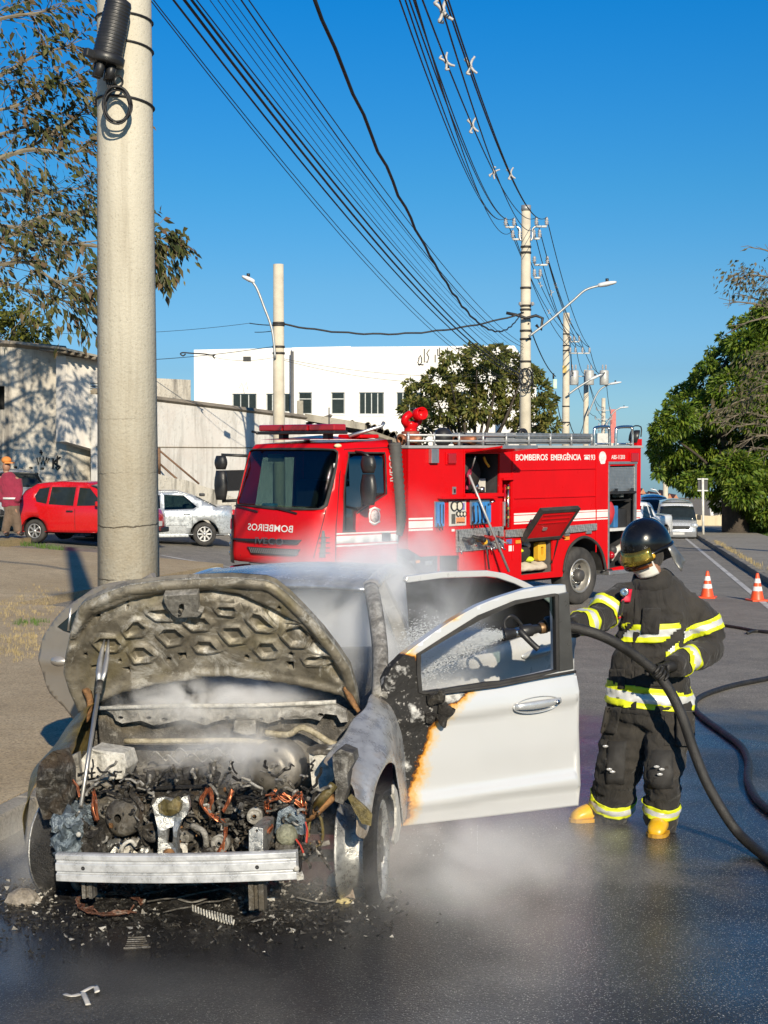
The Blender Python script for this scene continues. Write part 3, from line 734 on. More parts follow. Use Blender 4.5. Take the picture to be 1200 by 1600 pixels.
for k in range(6): mb.lathe([(.20,-.16 + k*.055),(.25,-.135 + k*.055),(.20,-.11 + k*.055)],24,T)
mb.lathe([(.02,-.2),(.27,-.2),(.27,-.185),(.19,-.185),(.19,.18),(.27,.18),(.27,.2),(.02,.2)],24,T);mb.build('hose_reel',M_blks,lk1)
MB().tube(smoothpts([S3(733,757,.1),S3(731,742,.05),S3(735,736,.15),S3(729,765,.1)],5),.025,8).build('red_hose',mat('red_hose',(.30,.012,.05),.6),lk1)
MB().tube(smoothpts([S3(756,714,.1),S3(759,722,.1),S3(764,729,.12)],4),.02,8).build('yellow_strap',M_yell,lk1)
mb = MB();mb.lathe([(.001,0),(.07,0),(.075,.1),(.05,.16),(.001,.16)],14,Matrix.Translation(S3(742,768,.3)));mb.lathe([(.001,0),(.06,0),(.06,.08),(.001,.1)],14,Matrix.Translation(S3(752,769,.25)));mb.build('coupling',M_chrome,lk1)
MB().bb((side(762,700)[0],.25,H1[0][1]),(side(777,700)[0],.5,H1[0][1] + .22)).build('white_box',mat('dirty_white_plastic',(.55,.53,.48),.6),lk1)
MB().bb((H1[0][0] - .02,-.06,H1[0][1] - .07),(H1[1][0] + .05,-.001,H1[0][1] - .012)).build('locker_sill',M_red,fe,bevel=.006)
# ---- pump panel
MB().prism([side(683,776.8),side(769,776.2),side(770,778.6),side(683,779.6)][::-1],tw,-.12,-.002).build('rain_ledge',M_red,fe,bevel=.004)
def panelbox(name,quad,m,d=.03,parent=fe):
    mb = MB();mb.prism([side(*p) for p in quad][::-1],tw,-d,-.001);return mb.build(name,m,parent,bevel=.004)
bp1 = panelbox('blue_hose_pocket',((677.8,783.5),(691.8,783.2),(691.2,823),(678,823.8)),M_alum,.02)
panelbox('hose_cover',((679.5,785),(690.5,784.6),(690.2,822),(679.6,822.6)),M_blue,.06,bp1)
for x in (683.3,688): MB().prism([side(x - .6,788),side(x + .6,788),side(x + .7,818),side(x - .5,818)][::-1],tw,-.066,-.0605).build('strap',M_blk,bp1)
bp2 = panelbox('blue_hose_pocket',((733,781.8),(763.5,780.6),(764,818),(733.8,820.4)),M_alum,.02)
for k in range(5):
    x = 736.5 + k*5.3;panelbox('hose_cover',((x,785 - k*.3),(x + 4.6,784.8 - k*.3),(x + 4.6,817.5 - k*.4),(x,818.3 - k*.4)),M_blue,.07,bp2)
for k in range(4):
    x = 742 + k*6;MB().tube([S3(x - 1.6,790,-.075),S3(x - .4,816,-.075)],.012,6).build('strap',M_blk,bp2)
for k,(x,y) in enumerate(((684,818),(689,818),(738.5,815),(745,814),(752,810))):
    MB().tube([S3(x,y,-.05),S3(x + 1.6,y + 5,-.10),S3(x + 2.6,y + 10,-.07)],.012,6).build('hanging_strap',M_blk,fe)
MB().tube([S3(762,790,-.05),S3(767,785,-.12),S3(771.5,783,-.16)],.018,6).build('lever',M_chrome,fe)
gp = panelbox('gauge_panel',((700.5,783.2),(727,782),(727.2,820.8),(700.8,822.2)),mat('pale_panel',(.50,.49,.45),.5,var=.1),.02)
def gauge(px,py,rpx,m=None):
    a,b = side(px - rpx,py),side(px + rpx,py);r_ = (b[0] - a[0])/2;T = Matrix.Translation(((a[0] + b[0])/2,-.021,a[1])) @ Matrix.Rotation(R(90),4,'X')
    o = MB().lathe([(r_*.98,0),(r_*1.0,.03),(r_*.86,.032),(r_*.84,.02)],18,T).build('gauge',M_blk,gp)
    MB().disc(r_*.84,T,18,0,.016).build('dial',mat('cream_dial',(.62,.58,.48),.5),o)
gauge(707,791,5.0);gauge(715.3,790.6,5.0)
for x in (713.2,718,723): gauge(x,803,2.6)
panelbox('violet_label',((719.2,786),(724.5,785.6),(724.5,796.5),(719.2,796.8)),mat('violet_print',(.22,.18,.45),.5,var=.3,vscale=30),.024,gp)
panelbox('dark_label',((703.8,803.2),(710,802.8),(710,818.4),(703.9,818.8)),mat('dark_print',(.07,.07,.06),.5,var=.5,vscale=40),.024,gp)
panelbox('orange_label',((711,808.6),(724.6,808),(724.8,817.4),(711.2,818)),mat('orange_print',(.66,.24,.09),.5,var=.25,vscale=40),.024,gp)
for k in range(5): panelbox('switch',((712.6 + k*2.4,815),(714 + k*2.4,815),(714 + k*2.4,817),(712.6 + k*2.4,817)),M_blk,.034,gp)
vp = panelbox('valve_plate',((711.2,827.5),(785,822.2),(785.6,856),(711.6,862.6)),M_tread,.03)
def cap(px,py,rpx,m,dpt,tilt=(0.0,-1,-.18),handle=None):
    c = S3(px,py,-.03);a = side(px - rpx,py)[0];r_ = abs(c.x - a);T = axis(c,V(tilt))
    mb = MB();mb.lathe([(r_*.7,0),(r_*.75,dpt*.5),(r_,dpt*.55),(r_,dpt*.9),(r_*.82,dpt),(.001,dpt)],16,T)
    for k in range(2): mb.box((0,0,0),(r_*.35,r_*2.5,dpt*.25),T @ Matrix.Translation((0,0,dpt*.75)) @ Matrix.Rotation(R(90*k + 30),4,'Z'))
    return mb.build('outlet_cap',m,vp,bevel=.004)
cap(724,842,5.5,mat('dark_cap',(.05,.055,.06),.4,.4),.22);cap(739,838.5,5.0,M_blk,.26);cap(747,843.5,5.0,M_yell,.18);cap(757.5,838,4.6,mat('red_cap',(.30,.01,.01),.4),.2)
for (x,y) in ((732,848.5),(752,850),(767,845.5),(781,845)): cap(x,y,3.0,M_chrome,.2)
cap(775.5,838,3.6,mat('red_cap',(.30,.01,.01),.4),.18)
for x in (716.3,764.6,779.3): MB().tube([S3(x,830,-.035),S3(x,846 - (x - 716)*.08,-.035)],.014,6).build('slot',M_blk,vp)
for (x0,y0,x1,y1) in ((717,854,722,866),(768,850,774,860),(778,852,790,859),(766,850,769,861)):
    MB().tube([S3(x0,y0,-.04),S3((x0 + x1)/2,(y0 + y1)/2,-.14),S3(x1,y1,-.16)],.012,6).build('drain_lever',M_chrome,vp)
lampbox('label_plate',705.5,826.5,710,830.5,M_wstripe,.006,.001)
lampbox('blue_plate',791,842,801.5,850.5,mat('blue_plate_print',(.12,.12,.3),.5,var=.4,vscale=40),.006,.001);lampbox('white_plate',794.5,852,802,861.5,M_wstripe,.006,.001)
# step lights below
lampbox('step_lamp',664,876,674,883,M_alum,.02,.004);lampbox('amber_marker',649,875,655,880,M_amber,.02,.004)
# valve recess with pipes
for x in (788.6,793.8): MB().tube([S3(x,757,-.02),S3(x,824,-.02)],.022,8).build('stand_pipe',M_redp if x < 790 else M_chrome,fe)
for y in (762,778,794,808): MB().lathe([(.034,-.02),(.034,.02)],10,Matrix.Translation(S3(793.8,y,-.02))).build('pipe_clip',mat('brass',(.55,.38,.12),.35,.9),fe)
MB().bb((side(784,800)[0],-.05,side(784,822)[1]),(side(787,800)[0],-.002,side(784,784)[1])).build('grab_rail',M_alum,fe,bevel=.01)
lampbox('recess_ledge',783.5,746,800,750.5,M_red,.06,.008)
# tread strips
panelbox('tread_strip',((788,828),(822,825.5),(822,838),(788,839.5)),M_tread,.05);panelbox('tread_strip',((860,823.5),(929.5,817.5),(929.5,828),(876,834),(860,836)),M_tread,.05)
panelbox('tread_bracket',((880,831),(888,830.5),(888,836.5),(880,837)),M_alum,.04);panelbox('tread_bracket',((914,829),(922,828.5),(922,833.5),(914,834)),M_alum,.04)
# ---- drop door of the kit locker, swung up and out
d0,d1 = S3(815.5,843.5,-.02),S3(874,838.5,-.02)
e0,e1 = V((side(845,800)[0],-.02,0)),None
dn = V((0,-.62,.78)) # up and outwards
q0,q1 = d0 + dn*.66,d1 + dn*.64
q0.x += .02
T = basis(d0,d1 - d0,dn.cross(d1 - d0)*-1);LL = (d1 - d0).length
def onflap(a,b,w_): return tuple(T @ V((a,-b if (T @ V((0,1,0)) - d0).dot(dn) < 0 else b,w_)))
dd = MB();dd.plate([(0,0),(LL,0),(LL,.66),(0,.66)],onflap,0,.03).build('locker_door',M_red,fe,bevel=.006)
ko = bpy.data.objects['locker_door']
fr_ = MB();fr_.plate([(-.01,-.01),(LL + .01,-.01),(LL + .01,.67),(-.01,.67)],onflap,-.035,.045,holes=[[(.05,.05),(LL - .05,.05),(LL - .05,.61),(.05,.61)]]);fr_.build('door_seal',M_blks,ko)
for k in range(3):
    pz = .36 + k*.09;mbx = MB();mbx.plate([(.12,pz),(LL - .12,pz),(LL - .12,pz + .03),(.12,pz + .03)],onflap,-.03,.04);mbx.build('stiffener',M_red,ko,bevel=.004)
mbx = MB();mbx.plate(rrect(LL*.32,.22,LL*.42,.28,.01),onflap,-.03,.05);mbx.build('door_handle',M_alum,ko)
MB().tube([S3(876,832,-.02) + V((0,-.2,0)),S3(874,836,-.03),S3(862,880,.02)],.016,6).build('gas_strut',M_blk,fe)
# kit locker contents: bunker gear, canvas
zf = H4[0][1] + .02;xa,xb = H4[0][0],H4[1][0]
mb = MB();n = 12
rings = []
for i in range(n + 1):
    x = lerp(xa + .02,xb - .02,i/n);rings.append([(x,.04,zf),(x,.06,zf + .11 + .03*math.sin(i*1.9)),(x,.2,zf + .17 + .04*math.sin(i*1.3 + 1)),(x,.4,zf + .2 + .03*math.cos(i*2.2)),(x,.6,zf + .1),(x,.6,zf)])
mb.loft(rings,True,True);mb.build('folded_canvas',M_cloth_b,lk4,subd=1)
def lump(c,s_,seed,m,parent,name):
    o = MB();rr = random.Random(seed);R_ = []
    for i in range(9):
        th = math.pi*i/8;R_.append([(c[0] + s_[0]*max(.02,math.sin(th))*math.cos(2*math.pi*j/12)*rr.uniform(.75,1.15),c[1] + s_[1]*max(.02,math.sin(th))*math.sin(2*math.pi*j/12)*rr.uniform(.8,1.1),c[2] - s_[2]*math.cos(th)*rr.uniform(.9,1.05)) for j in range(12)])
    o.loft(R_);return o.build(name,m,parent,subd=1)
M_bunk = mat('black_bunker_cloth',(.022,.021,.02),.9,var=.3,bump=.4,bscale=30)
M_lime = mat('lime_reflective_tape',(.62,.72,.03),.55,var=.08)
g1 = lump((lerp(xa,xb,.3),.25,zf + .32),(.30,.16,.16),3,M_bunk,lk4,'folded_coat')
lump((lerp(xa,xb,.14),.2,zf + .38),(.10,.14,.05),4,M_lime,g1,'reflective_band');lump((lerp(xa,xb,.47),.15,zf + .22),(.09,.09,.05),5,M_lime,g1,'reflective_band');lump((lerp(xa,xb,.06),.12,zf + .2),(.05,.06,.07),7,M_lime,g1,'reflective_band')
lump((lerp(xa,xb,.55),.35,zf + .45),(.18,.12,.10),6,mat('pale_cloth',(.5,.5,.52),.9,bump=.4),lk4,'pale_cloth')
MB().plate(rrect(lerp(xa,xb,.7),zf + .18,lerp(xa,xb,.95),zf + .50,.05),tw,.12,.22,holes=[rrect(lerp(xa,xb,.79),zf + .27,lerp(xa,xb,.88),zf + .42,.03)]).build('yellow_chock',M_yell,lk4,bevel=.01)
# ---- roller shutter locker
sx0,sx1 = side(951,760)[0],side(992.8,760)[0]
zt,zb_ = side(951,730)[1],side(951,768)[1]
rs = MB()
N = 16
for k in range(N):
    z0_,z1_ = lerp(zb_,zt,k/N),lerp(zb_,zt,(k + .8)/N);rs.prism([(sx0 + .03,z0_),(sx1 - .03,z0_),(sx1 - .03,z1_),(sx0 + .03,z1_)],tw,.0,.012)
rs.bb((sx0 + .03,.012,zb_),(sx1 - .03,.02,zt));o = rs.build('roller_shutter',M_alum,lk5);
mb = MB();mb.bb((sx0 + .02,-.04,zb_ - .045),(sx1 - .02,.01,zb_ - .008));mb.build('shutter_bar',M_blk,lk5)
for f in (.2,.8): MB().bb((lerp(sx0,sx1,f) - .05,-.05,zb_ - .01),(lerp(sx0,sx1,f) + .05,-.042,zb_ + .05)).build('shutter_latch',M_blk,lk5,bevel=.006)
zbt = side(951,889)[1]
for nm,lo,hi in (('a',(sx0 - .02,-.012,zbt),(sx0 + .025,.03,zt + .05)),('b',(sx1 - .03,-.012,zbt),(sx1 + .03,.03,zt + .05)),('c',(sx0 - .02,-.02,zt + .052),(sx1 + .04,.05,zt + .10))):
    MB().bb(lo,hi).build('shutter_frame',M_alum,fe,bevel=.004)
zs = side(951,828)[1]
MB().bb((sx0 + .03,.02,zs - .03),(sx1 - .03,.7,zs + .02)).build('shelf',mat('pale_shelf',(.55,.55,.53),.5),lk5)
MB().bb((sx0 + .03,.05,side(951,783)[1]),(sx1 - .03,.7,side(951,783)[1] + .012)).build('shelf',M_blk,lk5)
lump((lerp(sx0,sx1,.22),.16,zs + .30),(.13,.15,.26),11,mat('red_bag',(.42,.02,.03),.7,bump=.3),lk5,'red_bag')
MB().bb((lerp(sx0,sx1,.38),.1,zs + .02),(lerp(sx0,sx1,.54),.5,zs + .42)).build('blue_case',mat('blue_case',(.03,.13,.30),.5),lk5,bevel=.02)
MB().bb((lerp(sx0,sx1,.58),.12,zs + .02),(lerp(sx0,sx1,.9),.5,zs + .36)).build('dark_crate',M_blk,lk5,bevel=.015)
for f,z_ in ((.6,.62),(.8,.56),(.45,.72)): MB().bb((lerp(sx0,sx1,f),.2,zs + z_),(lerp(sx0,sx1,f) + .09,.4,zs + z_ + .07)).build('small_box',mat('dirty_white_plastic',(.55,.53,.48),.6),lk5,bevel=.006)
mb = MB();mb.tube([S3(953,874,.3),S3(962,860,.3),S3(976,850,.3)],.06,8);mb.build('white_pipe',mat('dirty_white_plastic',(.55,.53,.48),.6),lk5)
for i in range(7): lump((lerp(sx0,sx1,rnd.uniform(.1,.9)),rnd.uniform(.2,.5),zbt + rnd.uniform(.1,.35)),(.09,.09,.08),30 + i,[M_alum,M_blk,M_redp,M_lock][i % 4],lk5,'fitting')
MB().bb((sx0 - .1,-.1,zbt - .1),(sx0 + .5,.4,zbt - .03)).build('rear_step',M_alum,fe,bevel=.01)
MB().tube([S3(941,892,.02),S3(955,890,-.02),S3(960,898,-.05)],.02,6).build('step_bracket',M_blk,fe)
# ---- wheels
def truck_wheel(c,face=-1,par=fe):
    r_ = .505;T = Matrix.Translation(c) @ Matrix.Rotation(R(90*(1 if face < 0 else -1)),4,'X') # local z points outwards
    tr = MB();tr.lathe([(r_*.58,-.30),(r_*.9,-.30),(r_,-.25),(r_,.0 - .05),(r_*.985,-.03),(r_*.93,.0),(r_*.75,.012),(r_*.6,.0),(r_*.57,-.02),(r_*.57,-.3)],40,T)
    t_ = tr.build('tyre',M_tyre,par)
    rm = MB();rm.lathe([(r_*.60,-.005),(r_*.60,.008),(r_*.55,.010),(r_*.53,-.03),(r_*.50,-.12),(r_*.36,-.15),(r_*.30,-.13),(r_*.30,-.09),(.001,-.085)],40,T)
    rim = rm.build('rim',M_steelw,t_)
    hb = MB();hb.lathe([(.11,-.1),(.105,.02),(.07,.04),(.001,.042)],20,T)
    hb.build('hub',mat('oily_hub',(.09,.085,.08),.5,.4),t_)
    hh = MB()
    for k in range(8):
        q = 2*math.pi*k/8;hh.disc(.04,T @ Matrix.Translation((r_*.43*math.cos(q),r_*.43*math.sin(q),-.128)) @ Matrix.Rotation(R(0),4,'X'),12)
    hh.build('hand_hole',M_dark,t_,kind='stuff')
    for k in range(10):
        q = 2*math.pi*k/10;MB().lathe([(.014,0),(.014,.03),(.001,.032)],6,T @ Matrix.Translation((.13,0,0)) if 0 else T @ Matrix.Translation((.128*math.cos(q),.128*math.sin(q),-.088))).build('wheel_nut',M_chrome,t_)
    return t_
wx,wz = side(907.6,900.5,.02)
truck_wheel((wx,.03,.505));truck_wheel((wx,2.37,.505),1);truck_wheel((1.35,.06,.60));truck_wheel((1.35,2.2,.60),1)
tl_ = MB();ar = [(p[0],p[1]) for p in arch[1:]]
rg_ = [[(a,.045,b),(a,.75,b)] for a,b in ar]
tl_.loft([[r_[0] for r_ in rg_],[r_[1] for r_ in rg_]],False,False);tl_.add([(ar[0][0],.75,.4),(ar[-1][0],.75,.4)] + [(a,.751,b) for a,b in ar[::-1]],[tuple(range(2 + len(ar)))])
tl_.build('wheel_well',M_blks,fe)
lp = MB();pr = [V((a,-.012,b)) for a,b in arch[1:]];lp.tube(pr,.028,6);lp.build('arch_lip',M_blks,fe)
# ---- roof load
M_gal = mat('galvanised_steel',(.40,.41,.41),.5,.6,var=.12)
ra = MB();zr = ZT + .045
def rail(p,q,r_=.02,nm='roof_rail',m=M_gal): return MB().tube([p,q],r_,8).build(nm,m,fe)
xr0,xr1 = side(690,690)[0],side(928,690)[0]
for z_ in (.07,.16): rail(V((X0 + .03,.05,zr + z_)),V((xr1,.05,zr + z_)),.018)
for k in range(9):
    x = lerp(X0 + .05,xr1,k/8);rail(V((x,.05,zr)),V((x,.05,zr + .2)),.022,'rail_post')
mb = MB();mb.bb((side(766,690)[0],.08,zr + .02),(xr1,1.0,zr + .21));mb.build('ladder_box',m_rib if 0 else M_gal,fe,bevel=.01)
for k in range(60):
    x = lerp(side(810,690)[0],xr1,k/59)
    if k % 1 == 0: ra.bb((x - .012,.045,zr + .13),(x + .012,.079,zr + .21))
ra.build('ladder_rungs',M_alum,fe,kind='stuff')
for k in range(3):
    c = S3(640 + k*46 + (40 if k else 0),695,.35);c.z = zr + .09
    MB().lathe([(.05,-.22),(.085,-.22),(.085,-.16),(.06,-.15),(.06,.12),(.09,.13),(.09,.2),(.05,.2)],16,Matrix.Translation(c) @ Matrix.Rotation(R(90),4,'Y')).build('suction_pipe',mat('orange_brown_pipe',(.30,.11,.05),.5,.3,var=.25),fe)
MB().lathe([(.17,-.02),(.185,0),(.17,.02)],20,Matrix.Translation(S3(722,693,.4)) @ Matrix.Rotation(R(90),4,'X')).build('hose_coil',M_blks,fe)
MB().lathe([(.06,-.02),(.12,-.02),(.12,.02),(.06,.02),(.06,-.02)],20,Matrix.Translation(S3(817,680,.6)) @ Matrix.Rotation(R(90),4,'X')).build('hand_wheel',M_blk,fe)
for (xa_,xb_) in ((928,952),(962,988)):
    yb_ = 1.0 if xa_ < 950 else 1.3
    P_ = [S3(xa_,700,.1),S3(xa_ + .5,674,.1),S3(xa_ + 4,668,.1),S3(xb_ - 4,667,.1),S3(xb_,671,.1),S3(xb_ + .5,700,.1)]
    MB().tube(smoothpts(P_,4),.028,8).build('hand_rail',M_chrome,fe)
    MB().tube([S3(xa_,694,.1),S3(xb_,693.5,.1)],.02,8).build('cross_rail',M_chrome,fe)
# rear spotlight
sp = S3(995,684,.1);b_ = MB();b_.bb((sp.x - .08,.04,zr),(sp.x + .08,.2,zr + .12));b_.build('lamp_base',M_red,fe)
MB().lathe([(.001,.13),(.09,.12),(.13,.03),(.145,-.04),(.135,-.05),(.001,-.05)],20,axis(sp + V((0,.02,.01)),(-.5,.8,.2))).build('spotlight',M_blk,fe)
MB().tube(smoothpts([sp + V((-.13,0,.02)),sp + V((-.13,0,.2)),sp + V((.13,0,.2)),sp + V((.13,0,.02))],3),.012,6).build('lamp_bracket',M_blk,fe)
# water monitor on the roof
mx,_ = side(674,690);mo = V((mx,.45,zr));K = 1.0
sc_ = (side(674,645,.45)[1] - zr)
m1 = MB();m1.lathe([(.09,0),(.07,.05),(.07,sc_*.34),(.14,sc_*.35),(.14,sc_*.42),(.10,sc_*.43),(.10,sc_*.52),(.13,sc_*.62),(.12,sc_*.68)],18,Matrix.Translation(mo));mon = m1.build('water_monitor',M_red,fe)
for s_ in (-1,1):
    MB().tube(smoothpts([mo + V((s_*.03,0,sc_*.62)),mo + V((s_*.15,-.02,sc_*.70)),mo + V((s_*.15,-.04,sc_*.84)),mo + V((s_*.07,-.06,sc_*.95))],5),.06,12).build('monitor_pipe',M_red,mon)
MB().lathe([(.07,-.06),(.10,.0),(.10,.16),(.085,.16),(.08,.05),(.001,.05)],18,axis(mo + V((.05,-.1,sc_*.93)),(-.25,-1,.12))).build('monitor_barrel',M_red,mon)
MB().lathe([(.145,-.02),(.145,.02),(.1,.03)],18,Matrix.Translation(mo + V((0,0,sc_*.38)))).build('monitor_flange',mat('rust_red_flange',(.30,.07,.04),.6,.3),mon)
MB().sphere(S3(692,683,.6),.16).build('roof_lamp',M_blk,fe)
# pike poles leaning on the side, and the two long props
for (x0,y0,x1,y1,m,r_,nm,o0,o1) in ((733,742,795,893,0,.022,'prop_pole',-.05,-.30),(759,847,764.5,890,1,.015,'hanging_cord',-.1,-.14)):
    MB().tube([S3(x0,y0,o0),S3(x1,y1,o1)],r_,8).build(nm,M_gal if m == 0 else M_blk,fe)
MB().tube([S3(736,736,.1),S3(743,713,-.1)],.012,6).build('gas_strut',M_gal,fe)

# ---- cab: one wrapped shell, unrolled as (s, z)
CL,CW,CR = side(622,800)[0],2.2,.24
XS = .16
def xf(z): # how far forward the nose reaches at each height
    P_ = [(.5,-.16),(.75,-.24),(1.15,-.27),(1.75,-.22),(2.15,-.09),(2.72,.13),(2.86,.26),(3.0,.5)]
    for (a,b),(c,d) in zip(P_,P_[1:]):
        if z <= c: t_ = min(max((z - a)/(c - a),0),1);return b + (d - b)*t_
    return P_[-1][1]
def inset(z): return max(0,z - 1.75)*.07 + max(0,z - 2.65)*.55
sA = CL - XS;sB = sA + .36;sC = sB + CW - 2*CR;sD = sC + .36;sE = sD + CL - XS
def cab(s_,z,off=0.0):
    f = xf(z);i = inset(z);xm = XS + max(0,z - 2.72)*.6
    if s_ <= sA: x,y,nx,ny = CL - s_*(CL - xm)/sA,i,0,-1
    elif s_ <= sB:
        q = (s_ - sA)/(sB - sA)*math.pi/2;x = xm + (f - xm)*math.sin(q);y = i + (CR - 0)*(1 - math.cos(q));nx,ny = -math.sin(q),-math.cos(q)
    elif s_ <= sC: y = i + CR + (CW - 2*CR - 2*i)*(s_ - sB)/(sC - sB);x = f;nx,ny = -1,0
    elif s_ <= sD:
        q = (1 - (s_ - sC)/(sD - sC))*math.pi/2;x = xm + (f - xm)*math.sin(q);y = CW - i - CR*(1 - math.cos(q));nx,ny = -math.sin(q),math.cos(q)
    else: x,y,nx,ny = xm + (CL - xm)*(s_ - sD)/(sE - sD),CW - i,0,1
    b = math.sin(math.pi*min(max((s_ - sA)/(sD - sA),0),1)) ** .8*.10 if sA < s_ < sD else 0
    return V((x - b + nx*off,y + ny*off,z))
def pj(p):
    d = (TM @ p) - EYE;z = d.dot(_fw);return 600 + FPX*d.x/z,800 - FPX*d.dot(_up)/z
def cs(px,py,g=None): # which spot of the shell the photograph shows there
    best = None
    for i in range(0,101):
        s_ = sA*.0 + (sD)*i/100
        for j in range(0,50):
            z = .5 + 2.45*j/49;a,b = pj(cab(s_,z));e = (a - px) ** 2 + (b - py) ** 2
            if best is None or e < best[0]: best = (e,s_,z)
    _,s_,z = best
    for _ in range(8):
        a,b = pj(cab(s_,z));h = 1e-3
        a1,b1 = pj(cab(s_ + h,z));a2,b2 = pj(cab(s_,z + h))
        J = np.array([[(a1 - a)/h,(a2 - a)/h],[(b1 - b)/h,(b2 - b)/h]])
        try: d = np.linalg.solve(J + 1e-6*np.eye(2),np.array([px - a,py - b]))
        except Exception: break
        s_ += float(np.clip(d[0],-.05,.05));z += float(np.clip(d[1],-.05,.05));s_ = min(max(s_,0.005),sE)
    return s_,z
_W = sC - sB
def mirror_s(P_): return [(sA + sD - (a),b) for a,b in P_]
ws = [cs(*p) for p in ((508,789),(500,794.5),(470,795),(430,793),(395,790),(371,787.5),(373,775),(381,738),(389,706),(394,702.5),(430,702),(490,702),(522,703),(527,707),(525,722),(517,756))]
dwin = [cs(*p) for p in ((537,830),(556,829),(557,802),(566,795),(590,780),(603,772),(601,708),(545,708),(540,745),(538,775))]
fwin = [(sA + sD - a,b) for a,b in [(dwin[1][0],1.75),(dwin[1][0] - .75,1.75),(dwin[1][0] - .8,2.6),(dwin[1][0] + .15,2.6)]]
fwin = [(sD + .12,1.75),(sE - .2,1.75),(sE - .2,2.6),(sD + .25,2.6)]
zc = 2.88
outc = [(0,1.0),(sA*.62,1.0),(sA,1.0),(sA + .1,.98),(sD - .1,.98),(sD,1.0),(sE - sA*.62,1.0),(sE,1.0),(sE,zc),(0,zc)]
mb = MB();mb.plate(outc,cab,0,-.035,holes=[ws,dwin,fwin],grid=.085,smooth=True);cabo = mb.build('cab',M_red,fe)
rim_top = [cab(sE*k/60,zc) for k in range(61)]
mb = MB();cc_ = V((CL*.55,CW/2,zc + .05));mb.add([tuple(p) for p in rim_top] + [tuple(p*.5 + (cc_ + V((0,0,.015)))*.5) for p in rim_top] + [tuple(cc_ + V((0,0,.02)))],
    [(i,i + 1,62 + i,61 + i)[::-1] for i in range(60)] + [(61 + i,62 + i,122)[::-1] for i in range(60)],0,True);mb.build('cab_roof',M_red,fe)
mb = MB();mb.bb((CL - .04,.12,.9),(CL,CW - .12,zc));mb.bb((.1,.12,.95),(CL - .05,CW - .12,1.05));mb.build('cab_bulkhead',M_blk,fe)
def dens(P_,st=.08):
    out = []
    for (a,b) in zip(P_,list(P_[1:]) + [P_[0]]):
        k = max(1,int(math.hypot(b[0] - a[0],b[1] - a[1])/st));out += [(a[0] + (b[0] - a[0])*i/k,a[1] + (b[1] - a[1])*i/k) for i in range(k)]
    return out
def skin(name,poly,m,w0=.001,w1=.012,grid=.1,parent=fe,holes=(),smooth=True,bevel=0):
    poly = dens(poly);holes = [dens(h) for h in holes]
    mb = MB();mb.plate(poly,cab,w1,w0,holes=holes,grid=grid,smooth=smooth);return mb.build(name,m,parent,bevel=bevel)
def cpoly(*pp): return [cs(*p) for p in pp]
wso = skin('windscreen',ws,M_glass,-.022,-.014)
def grow(P_,k):
    c = sum((V(p) for p in P_),V((0,0)))/len(P_);return [tuple(c + (V(p) - c)*(1 + k/max(.05,(V(p) - c).length))) for p in P_]
skin('windscreen_seal',grow(ws,.035),M_blks,.001,.012,holes=[grow(ws,-.012)])
skin('door_glass',dwin,M_glassd,-.022,-.014);skin('door_glass',fwin,M_glass,-.022,-.014)
skin('window_seal',grow(dwin,.022),M_blks,.001,.008,holes=[grow(dwin,-.008)],grid=.2)
# door shut lines
def seam(pts,r_=.007,m=M_dark): return MB().tube([cab(*p,.002) for p in pts],r_,4).build('shut_line',m,fe)
sx = cs(524.5,850)[0];sd1 = cs(620,800)[0]
seam([(sx,1.0),(sx,1.6),cs(531,740),cs(538,702),cs(616,699)]);seam([cs(617,699),(sd1,2.0),(sd1,1.0)])
# cab stripes, handle, badge, lettering
for (ya,yb,h) in ((833.2,829.2,2.6),(838,833.6,11.6),(852.4,846.6,2.6)):
    x0 = 525.5
    skin('reflective_stripe',cpoly((x0,ya + h),(622,yb + h),(622,yb),(x0,ya)),M_wstripe,.001,.005,grid=.3)
skin('door_handle',cpoly((596,845.5),(608,845),(608,832.5),(596,833)),M_blk,.006,.035,grid=.3,bevel=.006)
bc = cs(585,806.5);e1 = cs(594,806.5);e2 = cs(585,792)
skin('badge',[(bc[0] + abs(e1[0] - bc[0])*math.cos(q*math.pi/10),bc[1] + (e2[1] - bc[1])*math.sin(q*math.pi/10)) for q in range(20)],M_badge,.001,.006,grid=.3)
skin('badge_ring',[(bc[0] + abs(e1[0] - bc[0])*.78*math.cos(q*math.pi/10),bc[1] + (e2[1] - bc[1])*.78*math.sin(q*math.pi/10)) for q in range(20)],mat('badge_red',(.45,.10,.10),.5,var=.4,vscale=40),.007,.009,grid=.3)
skin('badge_centre',[(bc[0] + abs(e1[0] - bc[0])*.66*math.cos(q*math.pi/10),bc[1] + (e2[1] - bc[1])*.66*math.sin(q*math.pi/10)) for q in range(20)],mat('badge_grey',(.52,.45,.44),.5,var=.45,vscale=28),.010,.012,grid=.3)
for yy,s_ in ((791.5,1),(820,-1)): skin('badge_ribbon',cpoly((576.5,yy + 4*s_),(585,yy),(593.5,yy + 4*s_),(593.5,yy + 6.8*s_),(585,yy + 3*s_),(576.5,yy + 6.8*s_))[::(1 if s_ < 0 else -1)],M_wstripe,.007,.010,grid=.3)
cs0 = cs(613.5,752);cs1 = cs(613.5,710)
